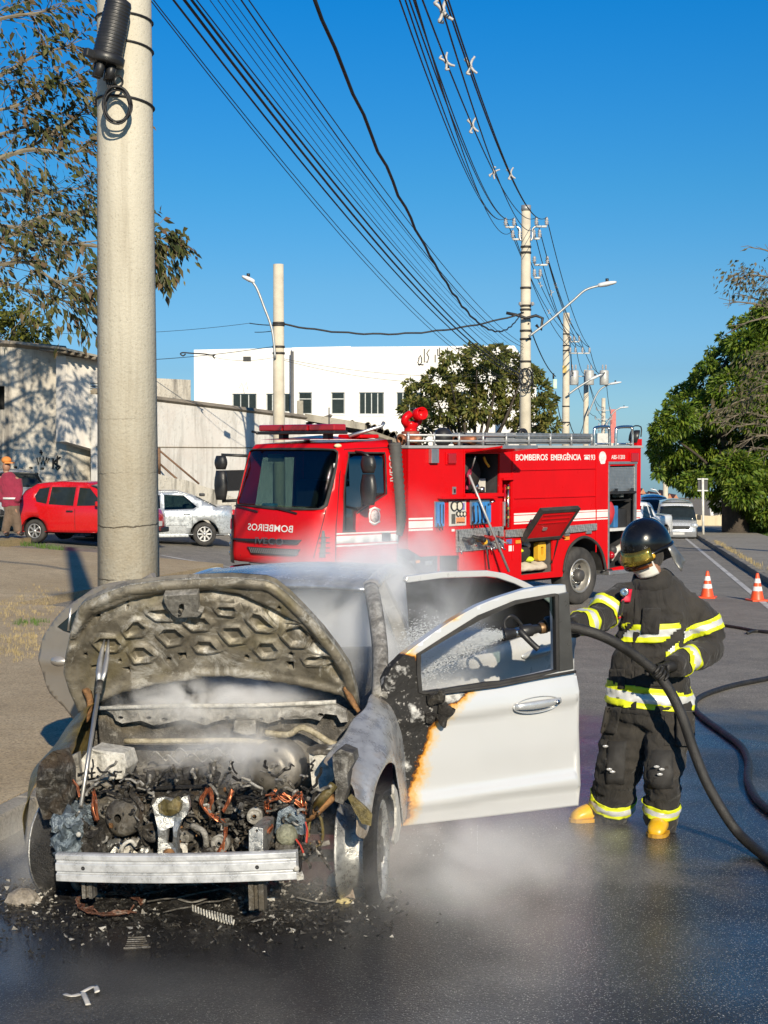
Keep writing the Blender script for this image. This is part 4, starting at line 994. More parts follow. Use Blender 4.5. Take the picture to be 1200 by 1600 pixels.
def wrap_text(s_,p0,p1,hgt,m,mirror=False,rot=False,wgt=.01,d=.004):
    o = text(s_,1.0,m,fe,Matrix.Identity(4),'lettering',.0,weight=wgt);vs_ = o.data.vertices
    xs = [v.co.x for v in vs_];a,b = min(xs),max(xs);ys = [v.co.y for v in vs_];ya,yb = 0,.7
    for v in vs_:
        t_ = (v.co.x - a)/(b - a);h = v.co.y/.7
        if mirror: t_ = 1 - t_
        if rot: s2 = p0[0] + h*hgt;z2 = lerp(p0[1],p1[1],t_)
        else: s2 = lerp(p0[0],p1[0],t_);z2 = lerp(p0[1],p1[1],t_) + h*hgt
        v.co = cab(s2,z2,d)
    o.data.update();return o
wrap_text('IVECO',cs(617.5,752),cs(617.2,710),.115,mat('grey_badge',(.55,.52,.50),.4,.3),rot=True,wgt=.012)
t0_,t1_ = cs(458.5,832),cs(388,827.8)
wrap_text('BOMBEIROS',t0_,t1_,abs(cs(420,819)[1] - cs(420,829.5)[1]),M_wstripe,wgt=.012,d=.014) # reads right in a mirror
# grilles, headlamp, bumper, corner vent
def rec(name,poly,m,d=.03): return skin(name,poly,m,.002,d,grid=.05)
g1 = cpoly((386,838.5),(472,843.5),(466,851),(392,847));rec('grille',g1[::-1],M_blk)
wrap_text('IVECO',cs(402,848.6),cs(446,851.6),.095,mat('dark_badge',(.16,.15,.15),.3,.6),wgt=.012,d=.045)
g2 = cpoly((388,854),(470,858.5),(463,868.5),(396,865));rec('grille',g2[::-1],mat('grille_mesh',(.03,.03,.03),.6,var=.5,vscale=60,bump=.8,bscale=60))
gm = MB()
for k in range(26):
    f = (k + .5)/26;a = cs(lerp(391,468,f),lerp(855.5,860,f));b = cs(lerp(388,464,f) + 6,lerp(863.5,867,f));gm.tube([cab(*a,.034),cab(*b,.034)],.007,4)
gm.build('grille_bar',mat('grille_grey',(.13,.12,.12),.5),fe,kind='stuff')
seam([cs(490,872),cs(497,845),cs(505,815),cs(509,797)],.006);seam([cs(372,790),cs(370,830),cs(376,868)],.006)
cv = cpoly((499.5,871),(508.5,871),(509,843),(507,829),(503.5,829));rec('corner_vent',cv,mat('grey_vent',(.10,.10,.10),.6),.02)
for k in range(4): o_ = cs(505,840 + k*8);MB().tube([cab(o_[0] - .06,o_[1],.024),cab(o_[0] + .04,o_[1],.024)],.008,5).build('vent_slat',M_blk,fe)
ml = cs(527.5,696.5);MB().sphere(cab(ml[0],ml[1],.01),.045,n=8,sq=(1.5,1,.7)).build('marker_lamp',mat('cream_lens',(.75,.60,.35),.2),fe)
hl = [(sD - .05 + .0,1.02),(sC - .02,.98),(sC + .02,1.55),(sC + .12,1.72),(sD + .02,1.62)]
rec('headlamp',hl,mat('lamp_black',(.02,.02,.02),.15,Coat_Weight=1.0),.03)
for z_ in (1.12,1.26,1.38): MB().sphere(cab(sC + .18,z_,.02),.055,n=8).build('lamp_reflector',M_chrome,fe)
rec('indicator_lamp',[(sC + .06,1.5),(sD - .02,1.5),(sD - .02,1.62),(sC + .12,1.66)],M_redp,.045)
bm = MB();L_ = []
for k in range(21):
    s_ = lerp(sA - .1,sD + .1,k/20);L_.append([cab(s_,.66,-.02),cab(s_,.69,.08),cab(s_,.86,.10),cab(s_,.93,.03)])
bm.loft(L_,True,True);bm.build('bumper',M_red,fe,bevel=.01)
MB().sphere(cab(sC + .1,.74,.10),.06,n=8).build('fog_lamp',M_chrome,fe)
# mirrors
def mirr(p,w_,h1,h2,dirn=0):
    o = MB()
    for z0_,z1_,ww in ((p.z,p.z + h1,w_),(p.z + h1 + .015,p.z + h1 + h2,w_*.92)):
        rg2 = []
        for i in range(7):
            f = i/6;k = math.sin(math.pi*min(max(f,.09),.91)) ** .25;rg2.append([tuple(V((p.x + .09*math.cos(a)*k - .02,p.y + ww/2*math.sin(a)*k,lerp(z0_,z1_,f)))) for a in [2*math.pi*j/16 for j in range(16)]])
        o.loft(rg2)
    return o.build('mirror',M_blk,fe)
# visible-side mirror hangs in front of the door glass
mp = TMI @ onplane(577,789,TO + tey*-.28,tey);mirr(V((mp.x,-.28,mp.z)),.30,side(577,741,-.28)[1] - mp.z,.27)
MB().tube(smoothpts([cab(*cs(556,706),.0),V((mp.x - .03,-.2,side(570,708,-.28)[1])),V((mp.x,-.28,side(577,714,-.28)[1]))],4),.022,8).build('mirror_arm',M_blk,fe)
MB().tube(smoothpts([cab(*cs(560,796),.0),V((mp.x,-.2,mp.z + .0)),V((mp.x,-.28,mp.z + .06))],4),.022,8).build('mirror_arm',M_blk,fe)
fm = TMI @ onplane(347,781,TO + tey*(CW + .28),tey)
yo = CW + .28;fm = V((fm.x,yo,fm.z));zt2 = (TMI @ onplane(352,735,TO + tey*yo,tey)).z;zt3 = (TMI @ onplane(352,712,TO + tey*yo,tey)).z
mirr(fm,.26,zt2 - fm.z,zt3 - zt2)
q_ = TMI @ onplane(356,710.5,TO + tey*yo,tey)
MB().tube([V((fm.x,yo,fm.z + .5)),V((fm.x,yo,q_.z)),cab(sD + .05,q_.z - .02)],.024,8).build('mirror_arm',M_blk,fe)
MB().tube([V((fm.x,yo,fm.z - .02)),cab(sD,fm.z - .0)],.024,8).build('mirror_arm',M_blk,fe)
# corrugated intake duct behind the cab
P_ = [S3(617.5,692,-.02),S3(620.5,730,-.03),S3(624,780,-.03),S3(625.5,812,-.03),S3(620,836,0.0)]
pth = smoothpts(P_,12);n_ = len(pth)
MB().tube([p + V((.05,.06,0)) for p in pth],[(.105 if i % 2 else .088) for i in range(n_)],12).build('intake_duct',mat('grey_rubber_duct',(.075,.074,.07),.7,bump=.2),fe)
MB().bb((CL + .03,.3,.9),(X0 - .01,2.0,2.7)).build('cab_gap_fill',M_dark,fe)  # black block painting the shade in the gap between cab and body
# light bar
lb = MB();a = TMI @ at(408,678,22.6);zl = zc + .08
MB().bb((.22,.28,zl),(.52,2.06,zl + .05)).build('light_bar_base',M_blk,fe,bevel=.015)
for k in range(3):
    y0 = .30 + k*.58;o = MB().bb((.24,y0,zl + .052),(.50,y0 + .55,zl + .15)).build('light_bar_lens',M_redp,fe,bevel=.02)
    for j in range(3): MB().sphere((.27,y0 + .12 + j*.18,zl + .1),.03,n=6).build('bulb',mat('pink_reflector',(.7,.12,.12),.3),o)
for y in (.5,1.5): MB().bb((.3,y,zc),(.42,y + .1,zl)).build('light_bar_foot',M_blk,fe)
MB().tube([V((.24,2.0,zl + .02)),V((.2,2.12,zl + .05))],.02,6).build('light_bar_tip',M_blk,fe)
MB().bb((.75,.25,zc + .02),(1.15,.75,zc + .08)).build('roof_hatch',M_red,fe,bevel=.02);MB().tube([V((.6,.35,zc + .05)),V((1.05,.1,zc + .2)),V((1.1,.1,zc + .26))],.03,6).build('roof_bracket',M_alum,fe)
MB().tube([V((.9,1.1,zc)),V((.9,1.1,zc + .5))],.01,5).build('aerial',M_blk,fe)
# cab inside
MB().bb((.02,.2,1.55),(.42,2.0,1.80)).build('dashboard',mat('dash_grey',(.05,.05,.048),.7),fe,bevel=.05)
MB().box((.18,1.05,1.83),(.22,.42,.03),rot=(0,.1,.2)).build('papers',mat('paper_white',(.55,.6,.5),.8),fe)
MB().box((.2,1.7,1.85),(.14,.2,.08),rot=(0,0,.4)).build('blue_packet',mat('packet_blue',(.1,.35,.6),.5),fe)
MB().lathe([(.20,-.014),(.22,0),(.20,.014),(.185,0),(.20,-.014)],24,axis((.5,.62,1.9),(-.6,0,1))).build('steering_wheel',M_blk,fe)
for y in (.35,1.35): MB().bb((.85,y,1.1),(1.2,y + .5,2.25)).build('seat',mat('seat_black',(.02,.022,.025),.9),fe,bevel=.06)
MB().box((.2,1.55,2.6),(.03,.35,.12)).build('sun_visor',mat('visor_grey',(.2,.22,.2),.8),fe)
skin('permit_sticker',cpoly((521,730.5),(526.5,730.5),(526.5,724),(521,724)),M_wstripe,-.012,-.010,grid=.5)
for (p_,q_) in (((.28,.45),(.75,.62)),((1.15,.3),(1.75,.42))):
    MB().tube([cab(sB + p_[0],1.79,.02),cab(sB + q_[0],1.86,.03)],.014,5).build('wiper',M_blk,fe)
# ================================================================== BURNT CAR
CM = Matrix.Translation((-.808,6.961,-.262)) @ Euler((-.00298,-.0337,-.1717)).to_matrix().to_4x4();CMI = CM.inverted()
CR3 = CM.to_3x3()
def cl(px,py,yl): # car-local point where the sight line meets local depth yl
    return CMI @ onplane(px,py,CM @ V((0,yl,0)),CR3 @ V((0,1,0)))
def clx(px,py,xl): return CMI @ onplane(px,py,CM @ V((xl,0,0)),CR3 @ V((1,0,0)))
bc_ = thing('burnt_car','burnt-out silver saloon car with raised bonnet and stripped charred engine bay','car',CM)

def m_burnt(name,cols,scale=5.0,speck=0.0,rough=.7,metal=.0,bump=.5,white=0.0,rust=None,rustamt=.5):
    """fire-scaled surface: three tones, ash bloom, rust bloom and bright specks"""
    t = NT(name);a = t.noise(scale,6,.65,dist=.5);b = t.noise(scale*4.3,6,.7);s_ = t.noise(170,3,.7);c2 = t.noise(scale*.6,5,.6,dist=1.0)
    c = t.ramp(a,[(.30,cols[0]),(.5,cols[1]),(.68,cols[2])])
    c = t.mix(t.ramp(b,[(.4,.55),(.56,0.0)]),c,tuple(k*.45 for k in cols[0]))
    if white: c = t.mix(t.ramp(t.noise(scale*1.7,6,.75,dist=.8),[(.52,0.0),(.66,white)]),c,(.62,.60,.55))
    if rust is not None: c = t.mix(t.ramp(c2,[(.5,0.0),(.66,rustamt)]),c,rust)
    if speck: c = t.mix(t.ramp(s_,[(.66,0.0),(.72,speck)]),c,(.60,.57,.52))
    t.bsdf(c,t.ramp(b,[(.3,max(.1,rough - .25)),(.7,rough)]),metal,t.bump(t.math('ADD',b,t.math('MULTIPLY',s_,.5)),bump,.02));return t.m
M_char = m_burnt('charred_black',((.006,.006,.006),(.013,.012,.011),(.035,.032,.028)),9,.3,.6,0,.9)
M_bay = m_burnt('baked_soot',((.018,.015,.012),(.05,.043,.033),(.12,.105,.085)),11,.35,.65,.15,1.0,.3,(.13,.08,.04),.35)
M_char2 = m_burnt('charred_lumps',((.010,.009,.008),(.03,.026,.021),(.085,.075,.06)),12,.6,.6,.2,1.0,.25)
M_hoodin = m_burnt('burnt_bonnet_lining',((.13,.115,.088),(.22,.195,.15),(.33,.30,.24)),3.0,.15,.6,.25,.22,.75,(.22,.18,.07),.5)
M_hoodre = m_burnt('burnt_bonnet_skin',((.14,.13,.11),(.27,.26,.23),(.42,.41,.37)),9,.3,.6,.4,.5,.5)
M_ash = m_burnt('ashen_metal',((.16,.15,.13),(.28,.265,.235),(.42,.40,.36)),7,.3,.7,.3,.5,.6)
M_ashd = m_burnt('dark_ashen_metal',((.05,.046,.04),(.10,.092,.08),(.19,.175,.15)),6,.35,.7,.3,.6,.35,(.16,.12,.06),.4)
M_ashw = m_burnt('white_ash',((.42,.40,.35),(.58,.56,.50),(.70,.68,.62)),9,.0,.85,0,.6,.6)
M_alloy = m_burnt('melted_aluminium',((.34,.34,.32),(.48,.48,.46),(.62,.62,.60)),8,.15,.45,.75,.35,.3)
M_beam = m_burnt('pale_zinc',((.60,.605,.60),(.66,.665,.66),(.72,.725,.72)),2,.0,.45,.35,.06,.0)
M_copper = mat('burnt_copper_wire',(.50,.17,.08),.45,.8,var=.45,vscale=30)
M_rusty = m_burnt('fresh_rust',((.10,.05,.02),(.24,.12,.045),(.40,.20,.07)),10,.1,.75,.2,.5)
M_olive = m_burnt('scorched_olive_paint',((.05,.04,.012),(.13,.10,.03),(.24,.19,.07)),6,.1,.5,.2,.4,.1,(.22,.12,.03),.5)
M_bluegrey = m_burnt('bluish_metal',((.06,.08,.10),(.16,.20,.23),(.32,.36,.38)),12,.2,.45,.5,.5)
M_fend = m_burnt('bare_fender_metal',((.34,.345,.35),(.50,.51,.51),(.64,.645,.64)),2.2,.0,.42,.5,.08,.4,(.30,.17,.03),.8)

# ---- bonnet, swung up 45 degrees, seen from beneath
HA = R(57);H0 = V((0,.42,.88));hu,hv = V((1,0,0)),V((0,-math.cos(HA),math.sin(HA)));hn = hu.cross(hv)
def huv(px,py):
    p = CMI @ onplane(px,py,CM @ H0,CR3 @ hn) - H0;return (p.dot(hu),p.dot(hv))
def h3(u,v,w_): return H0 + hu*u + hv*v - hn*(w_ + .035*(1 - (u/.72) ** 2) - .02)
q6 = lambda P_: [huv(40 + x/4,880 + y/4) for x,y in P_]
q8 = lambda P_: [huv(300 + x/3.3333,860 + y/3.3333) for x,y in P_]
hout = q6([(345,915),(285,780),(250,665),(262,560),(295,400),(338,275),(372,243),(500,190),(640,150),(860,128),(1000,121)]) + \
       q8([(0,166),(200,160),(380,170),(430,188),(500,240),(580,315),(680,420),(760,520),(822,610),(858,740),(868,815),(845,820),(780,750),(700,735),(560,708),(420,690),(200,668),(30,664)]) + \
       q6([(1100,732),(1000,742),(800,765),(600,805),(480,850),(400,885)])
hexes = [q6([(770,310),(790,295),(870,292),(895,315),(900,350),(820,345)]),q6([(628,420),(680,362),(705,362),(745,400),(720,440),(640,448)]),
    q6([(835,450),(868,415),(930,415),(985,460),(960,495),(890,508)]),q6([(665,555),(690,525),(740,525),(803,575),(770,600),(690,605)]),
    q6([(1000,375),(1030,350),(1110,348),(1145,380),(1120,410),(1050,415)]),q6([(1060,520),(1085,492),(1150,495),(1195,545),(1130,552),(1080,550)]),
    q6([(440,480),(480,455),(560,460),(600,500),(560,530),(480,520)]),q8([(130,310),(145,297),(210,297),(225,315),(205,335),(150,330)]),
    q8([(297,365),(325,332),(355,340),(425,400),(400,415),(340,410)]),q8([(155,430),(170,408),(240,408),(275,450),(255,475),(200,480)]),
    q8([(475,440),(495,412),(560,412),(600,455),(575,490),(520,488)]),q8([(335,520),(360,485),(415,485),(443,520),(425,550),(370,555)]),q8([(590,565),(605,553),(690,553),(697,580),(602,584)])]
cuts = [q6([(945,568),(1000,568),(1006,612),(975,600),(955,612)]),q6([(600,650),(650,645),(663,690),(628,672)]),q6([(415,625),(480,618),(480,645),(415,648)]),q8([(488,585),(528,583),(530,625),(500,618)]),
        q8([(650,485),(672,485),(676,502),(652,502)])]
rnds = [q6(circ(447,347,15,10)),q6(circ(380,560,13,10)),q6(circ(590,608,11,10)),q6(circ(892,610,15,10)),q8(circ(452,307,11,10)),q8(circ(514,547,14,10)),q8(circ(282,568,13,10)),q6(circ(625,262,12,8)),q6(circ(630,292,10,8))]
def psd(p,poly): # signed distance, negative inside
    d = 9.0;x,y = p;n = len(poly)
    for i in range(n):
        ax,ay = poly[i];bx,by = poly[(i + 1) % n];ex,ey = bx - ax,by - ay;t_ = max(0,min(1,((x - ax)*ex + (y - ay)*ey)/(ex*ex + ey*ey + 1e-12)))
        d = min(d,math.hypot(x - ax - ex*t_,y - ay - ey*t_))
    return -d if inside(p,poly) else d
def segd(x,y,a,b):
    ex,ey = b[0] - a[0],b[1] - a[1];t_ = max(0,min(1,((x - a[0])*ex + (y - a[1])*ey)/(ex*ex + ey*ey + 1e-12)));return math.hypot(x - a[0] - ex*t_,y - a[1] - ey*t_)
def grow2(P_,k):
    c = (sum(p[0] for p in P_)/len(P_),sum(p[1] for p in P_)/len(P_));out = []
    for p in P_:
        dx,dy = p[0] - c[0],p[1] - c[1];L = math.hypot(dx,dy);out.append((c[0] + dx*(1 + k/L),c[1] + dy*(1 + k/L)))
    return out
def sst(a,b,x): t_ = max(0,min(1,(x - a)/(b - a)));return t_*t_*(3 - 2*t_)
hcx = [(sum(p[0] for p in h)/len(h),sum(p[1] for p in h)/len(h)) for h in hexes]
ridge = [huv(*p) for p in ((118,1000),(150,965),(205,945),(255,935),(330,932),(372,938),(420,958),(470,985),(505,1020),(530,1060))]
hw_cache = {}
def hinner(u,v,w_):
    if w_ > .01: return h3(u,v,w_)
    k = (round(u,5),round(v,5))
    if k not in hw_cache:
        w0 = 0.0
        for h,c in zip(hexes,hcx):
            if abs(u - c[0]) > .2 or abs(v - c[1]) > .2: continue
            d = psd((u,v),h);w0 += .030*sst(.006,-.007,d) - .018*sst(.034,.010,d)
        e = -psd((u,v),hout)
        w0 += -.016*sst(.055,.035,e) + .020*sst(.010,.0,e)
        dr = min(segd(u,v,a,b) for a,b in zip(ridge,ridge[1:]))
        w0 += .030*sst(.030,.006,dr)
        w0 += .004*mnoise.noise(V((u*9,v*9,3)))
        hw_cache[k] = w0
    return h3(u,v,hw_cache[k])
ext = []
for h in hexes: ext += [grow2(h,-.009),grow2(h,.0),grow2(h,.009),grow2(h,.016),grow2(h,.04)]
mb = MB();mb.plate(hout,hinner,0,.05,holes=cuts + rnds,grid=.0135,smooth=True,extra=[h for h in ext],mback=1)
hood = mb.build('hood',[M_hoodin,M_hoodre],bc_)
mb = MB();pr = [h3(u,v,.012) for u,v in hout] ;mb.tube(pr + [pr[0]],.006,6);mb.build('hood_hem',M_hoodre,hood)
mb = MB();mb.plate(grow2(hout,-.01),h3,.058,.064,grid=.06,smooth=True);mb.build('hood_skin',M_char,hood)
lp_ = q6([(872,170),(1085,160),(1092,265),(1120,275),(1085,305),(960,310),(930,290),(900,250),(880,215)])
mb = MB();mb.plate(lp_,lambda a,b,w_: h3(a,b,w_ - .055),0,.045,grid=.03,holes=[q6([(970,235),(985,222),(1000,225),(1002,260),(985,285),(965,280)])]);mb.build('latch_plate',M_ash,hood,bevel=.006)
MB().tube([h3(*q6([(975,260)])[0],-.06),h3(*q6([(985,290)])[0],-.05),h3(*q6([(968,288)])[0],-.06)],.006,6).build('latch_hook',M_char2,hood)
for P_ in (((134,1075),(141,1095),(138,1118),(134,1128)),((541,1072),(548,1090),(556,1104),(561,1112))):
    pts = [cl(x,y,.36 if P_[0][0] > 300 else .34) for x,y in P_];mb = MB();mb.tube(smoothpts(pts,4),[.022,.024,.022,.02,.02,.018,.018,.016,.016,.014,.014,.012,.012],6,flat=.35);mb.build('hood_hinge',M_rusty,bc_)

# ---- scuttle panel, lower rail, fire wall
def qp(P_,yl,sx=2.0,x0=40,y0=1080): return [cl(x0 + x/sx,y0 + y/sx,yl) for x,y in P_]
def cplate(name,P_,yl,thick,m,parent=bc_,holes=(),grid=None,tilt=0.0,bev=0.0,sx=2.0,x0=40,y0=1080,smooth=False,lumpy=0.0):
    pp = [(p.x,p.z) for p in qp(P_,yl,sx,x0,y0)];hh = [[(p.x,p.z) for p in qp(h,yl,sx,x0,y0)] for h in holes]
    zb = min(p[1] for p in pp)
    def fn(a,b,w_): return (a,yl + w_ + (b - zb)*tilt + (lumpy*mnoise.noise(V((a*14,b*14,yl*7))) if w_ <= 0 else 0),b)
    mb = MB();mb.plate(pp,fn,0,thick,holes=hh,grid=grid,smooth=smooth);return mb.build(name,m,parent,bevel=bev)
cw = [(238,52),(290,42),(600,50),(960,36),(1000,58),(1007,95),(985,98),(972,75),(935,70),(920,92),(890,85),(800,88),(760,100),(700,86),(640,88),(600,92),(560,107),(500,86),(440,100),(400,108),(360,92),(300,102),(280,92),(272,74)]
cplate('scuttle_panel',cw[::-1],.34,.03,M_ash,holes=[circ(x,y,r_,8,r_*.6) for x,y,r_ in ((294,84,9),(383,84,9),(435,88,11),(550,86,8),(628,84,9),(735,88,8),(800,86,8),(922,74,10))],grid=.035,lumpy=.016)
mb = MB();mb.tube([cl(150,1107,.34),cl(260,1103,.33),cl(400,1102,.33),cl(525,1097,.34)],.012,6);mb.build('scuttle_rail',M_ashw,bc_)
mb = MB();mb.tube(smoothpts([cl(195,1158,.30),cl(260,1158,.29),cl(370,1157,.29),cl(420,1161,.3)],4),.014,8);mb.tube(smoothpts([cl(415,1145,.3),cl(450,1148,.27),cl(475,1137,.26),cl(520,1162,.28),cl(545,1158,.28)],5),.016,8);mb.build('cross_pipe',m_burnt('tan_scaled_pipe',((.22,.18,.11),(.38,.33,.22),(.5,.45,.34)),10,.1),bc_)
cplate('bracket',[(650,92),(718,90),(720,135),(690,140),(648,128)],.28,.05,M_ash,bev=.006)
cplate('fire_wall',[(225,60),(1035,60),(1010,420),(250,420)],.42,.02,M_ashd,grid=.05,lumpy=.02,smooth=True)
cplate('dash_panel',[(240,-60),(1000,-60),(1030,70),(230,70)],.60,.02,M_ashd,grid=.08,lumpy=.03,smooth=True)
# ---- fire-stripped parts in the bay
def lumps(name,px0,py0,px1,py1,y0,y1,m,seed=0,amp=.03,fr=11,parent=bc_,res=9,smooth=False):
    """a rough block of baked-on parts filling a stretch of the bay"""
    a,b = cl(px0,py1,(y0 + y1)/2),cl(px1,py0,(y0 + y1)/2);mb = MB();rng_ = random.Random(seed)
    faces = []
    n = res
    def P(i,j,k):
        p = V((lerp(a.x,b.x,i/n),lerp(y0,y1,k/n),lerp(a.z,b.z,j/n)))
        q = p*fr + V((seed*3.1,0,0));o = V((mnoise.noise(q),mnoise.noise(q + V((9,0,0))),mnoise.noise(q + V((0,9,0)))))*amp
        c = V(((a.x + b.x)/2,(y0 + y1)/2,(a.z + b.z)/2));return p + o + (c - p)*(.10*(((i/n - .5)*2) ** 4 + ((j/n - .5)*2) ** 4 + ((k/n - .5)*2) ** 4))
    for ax in range(3):
        for sd_ in (0,n):
            vs_ = []
            for p in range(n + 1):
                for q in range(n + 1): vs_.append(P(*[(sd_,p,q),(p,sd_,q),(p,q,sd_)][ax]))
            f = [(p*(n + 1) + q,(p + 1)*(n + 1) + q,(p + 1)*(n + 1) + q + 1,p*(n + 1) + q + 1) for p in range(n) for q in range(n)]
            if (ax in (0,2)) != (sd_ == 0): f = [g[::-1] for g in f]
            mb.add(vs_,f,0,smooth)
    return mb.build(name,m,parent)
lumps('engine_block',205,1215,375,1345,-.30,.25,M_bay,1,.05,9,res=16)
lumps('gearbox',350,1245,450,1345,-.25,.2,M_bay,2,.06,9,res=14)
cv_ = bpy.data.objects.new('x',None)
mb = MB();
for k in range(12):
    f = k/11;p = cl(lerp(222,334,f),lerp(1226,1216,f),-.12);mb.box(p,(.030,.20,.055 + .02*(k % 3)),rot=(.1*(k % 2),.3*math.sin(k*2.3),.35))
mb.bb(tuple(cl(218,1236,-.2)),tuple(cl(340,1222,.0)));mb.build('cam_cover',M_char2,bc_,bevel=.008)
MB().tube(smoothpts([cl(216,1234,-.24),cl(260,1231,-.25),cl(320,1228,-.25),cl(338,1218,-.22),cl(342,1208,-.18)],5),.010,7).build('rail_pipe',M_char,bc_)
lumps('alternator',160,1248,212,1302,-.38,-.15,M_char2,5,.03,18,res=12)
T = axis(cl(188,1278,-.40),(-.3,-1,.1));MB().lathe([(.02,.02),(.06,.02),(.085,.0),(.085,-.06),(.07,-.09)],20,T).build('pulley',M_ashd,bc_)
for k,(x,y,r_) in enumerate(((178,1322,9),(196,1326,10),(212,1318,8),(226,1330,8),(205,1338,9),(186,1338,8),(236,1338,6),(172,1332,7))):
    lumps('compressor_piece',x - r_,y - r_,x + r_,y + r_,-.42 + .01*k,-.34,[M_alloy,M_ashw,M_ash][k % 3],10 + k,.02,30,res=6,smooth=True)
MB().tube(smoothpts([cl(190,1338,-.44),cl(192,1322,-.46),cl(204,1314,-.45),cl(212,1322,-.44)],4),.009,7).build('pipe_bend',M_ashw,bc_)
# latch support, the Y-shaped upright in the middle (crop scale 4.8, origin 150,1150)
yb_ = [(425,520),(440,500),(455,470),(500,462),(560,475),(640,470),(655,455),(685,452),(700,500),(700,540),(680,590),(640,635),(622,690),(612,760),(622,905),(560,900),(490,925),(465,880),(468,760),(462,680),(440,600)]
cplate('latch_support',yb_[::-1],-.58,.025,M_alloy,holes=[[(540,690),(578,680),(575,790),(560,812),(528,808)]],grid=.02,bev=.004,sx=4.8,x0=150,y0=1150,lumpy=.02)
lp2 = [(455,520),(500,480),(545,500),(600,460),(640,500),(625,570),(560,605),(510,600),(470,580)]
cplate('melted_latch',lp2[::-1],-.61,.03,M_olive,grid=.02,sx=4.8,x0=150,y0=1150,lumpy=.03)
MB().sphere(cl(264,1337,-.63),.03,n=8,sq=(1,.6,1.1)).build('support_foot',M_rusty,bc_)
# left tower, battery remains and white box
cplate('battery_remains',[(172,215),(200,180),(305,196),(318,240),(300,275),(240,285),(210,270),(172,285)],-.12,.16,M_ashw,grid=.03,lumpy=.03,bev=.01)
lumps('strut_tower',108,1180,205,1262,-.05,.25,M_ashd,21,.06,16,res=18)
cplate('inner_panel',[(110,215),(165,190),(172,280),(130,330),(100,260)],-.22,.03,M_ash,grid=.03,lumpy=.03)
lumps('headlamp_remains',100,1262,142,1338,-.52,-.2,M_bluegrey,22,.05,26,res=16);lumps('fan_housing',138,1290,170,1338,-.5,-.3,M_char2,23,.03,16,res=9)
MB().sphere(cl(123,1304,-.56),.012,n=6).build('white_cap',M_ashw,bc_)
# right side: brake servo, tower panel, rail end, radiator remains, pump
T = axis(cl(429,1199,.18),(-.02,-1,.12));MB().lathe([(.135,-.12),(.135,-.02),(.128,.0),(.10,.014),(.062,.020),(.040,.020),(.030,.034),(.022,.050),(.014,.050),(.012,.03),(.001,.03)],40,T).build('brake_servo',m_burnt('grey_scaled_steel',((.13,.12,.10),(.20,.185,.16),(.27,.25,.22)),2.2,.05,.55,.4,.12),bc_)
for q in range(5): MB().disc(.012,T @ Matrix.Translation((.085*math.cos(q*1.26),.085*math.sin(q*1.26),.0185)),10).build('servo_stud',M_char2,bc_)
cplate('tower_panel',[(885,195),(972,172),(985,190),(960,280),(940,300),(905,320),(895,290)][::-1],-.02,.10,M_ashw,grid=.03,lumpy=.015,bev=.006,holes=[circ(964,187,5,8)])
lumps('tower_cap',480,1166,530,1176,-.04,.08,M_ashd,31,.015,20,res=7)
cplate('chassis_leg',[(958,200),(985,180),(1022,195),(1026,220),(1005,260),(1008,300),(990,355),(965,345),(968,290),(960,240)][::-1],-.36,.12,M_ashd,grid=.025,lumpy=.025,bev=.006)
MB().tube([cl(462,1291,-.30),cl(492,1272,-.32),cl(522,1245,-.34)],[.03,.04,.03],6,flat=.5).build('inner_brace',M_rusty,bc_)
MB().tube([cl(492,1262,-.36),cl(512,1238,-.38),cl(522,1226,-.36)],.022,6).build('hose_stub',M_olive,bc_)
for k in range(13):
    y = 1247 + k*4.3;p = [cl(lerp(372,412,i/6),y + 1.6*math.sin(i*2 + k),-.36 + .02*math.sin(k*1.7 + i)) for i in range(7)];MB().tube(p,.0065,5,flat=.6).build('radiator_fin',M_char2,bc_)
cplate('radiator_core',[(655,330),(745,340),(750,430),(660,440)],-.30,.05,M_char,grid=.03,lumpy=.03)
cplate('crash_box',[(697,435),(712,425),(742,428),(742,515),(697,515)][::-1],-.60,.2,M_alloy,bev=.012,holes=[circ(722,437,4,8)])
cplate('pump_bracket',[(778,440),(790,375),(825,358),(870,395),(875,445),(862,450),(830,440),(800,470)][::-1],-.46,.03,M_bluegrey,grid=.02,lumpy=.03,holes=[circ(802,400,5,8),circ(848,408,6,8)])
T = axis(cl(447,1303,-.48),(.1,-1,.5));MB().lathe([(.001,.03),(.02,.03),(.03,.01),(.045,.0),(.05,-.04),(.03,-.06)],18,T).build('pump_body',m_burnt('olive_grey_metal',((.14,.14,.09),(.26,.26,.18),(.4,.4,.3)),14),bc_)
lumps('pump_lower',432,1312,462,1336,-.5,-.35,M_ashd,41,.02,18,res=8)
MB().tube(smoothpts([cl(482,1308,-.3),cl(485,1280,-.3),cl(500,1276,-.28),(cl(504,1310,-.25)),cl(494,1324,-.25),cl(484,1318,-.28)],5),.008,6).build('lamp_frame',M_olive,bc_)
MB().tube([cl(500,1320,-.2),cl(515,1316,-.2)],.012,8).build('tube_stub',M_ash,bc_)
MB().sphere(cl(462.5,1357,-.66),.015,n=8).build('white_cap',M_ashw,bc_);lumps('white_scrap',464,1363,475,1374,-.66,-.63,M_ashw,43,.015,40,res=5)
lumps('relay_box',345,1208,372,1236,-.08,.1,M_char2,44,.03,20,res=8);lumps('pale_lump',284,1300,300,1316,-.36,-.28,M_ash,45,.015,25,res=6,smooth=True);lumps('pale_lump',276,1318,292,1338,-.45,-.38,M_ashw,46,.02,25,res=6,smooth=True)
mb = MB()
for k in range(7): p = cl(235 + k*19,1182 + 6*math.sin(k*2.2),.25);mb.tube(smoothpts([p,p + V((.04,-.03,.03)),p + V((.08,.0,-.02)),p + V((.12,-.02,.02))],4),.004,5)
mb.build('burnt_hoses',M_ash,bc_,kind='stuff')
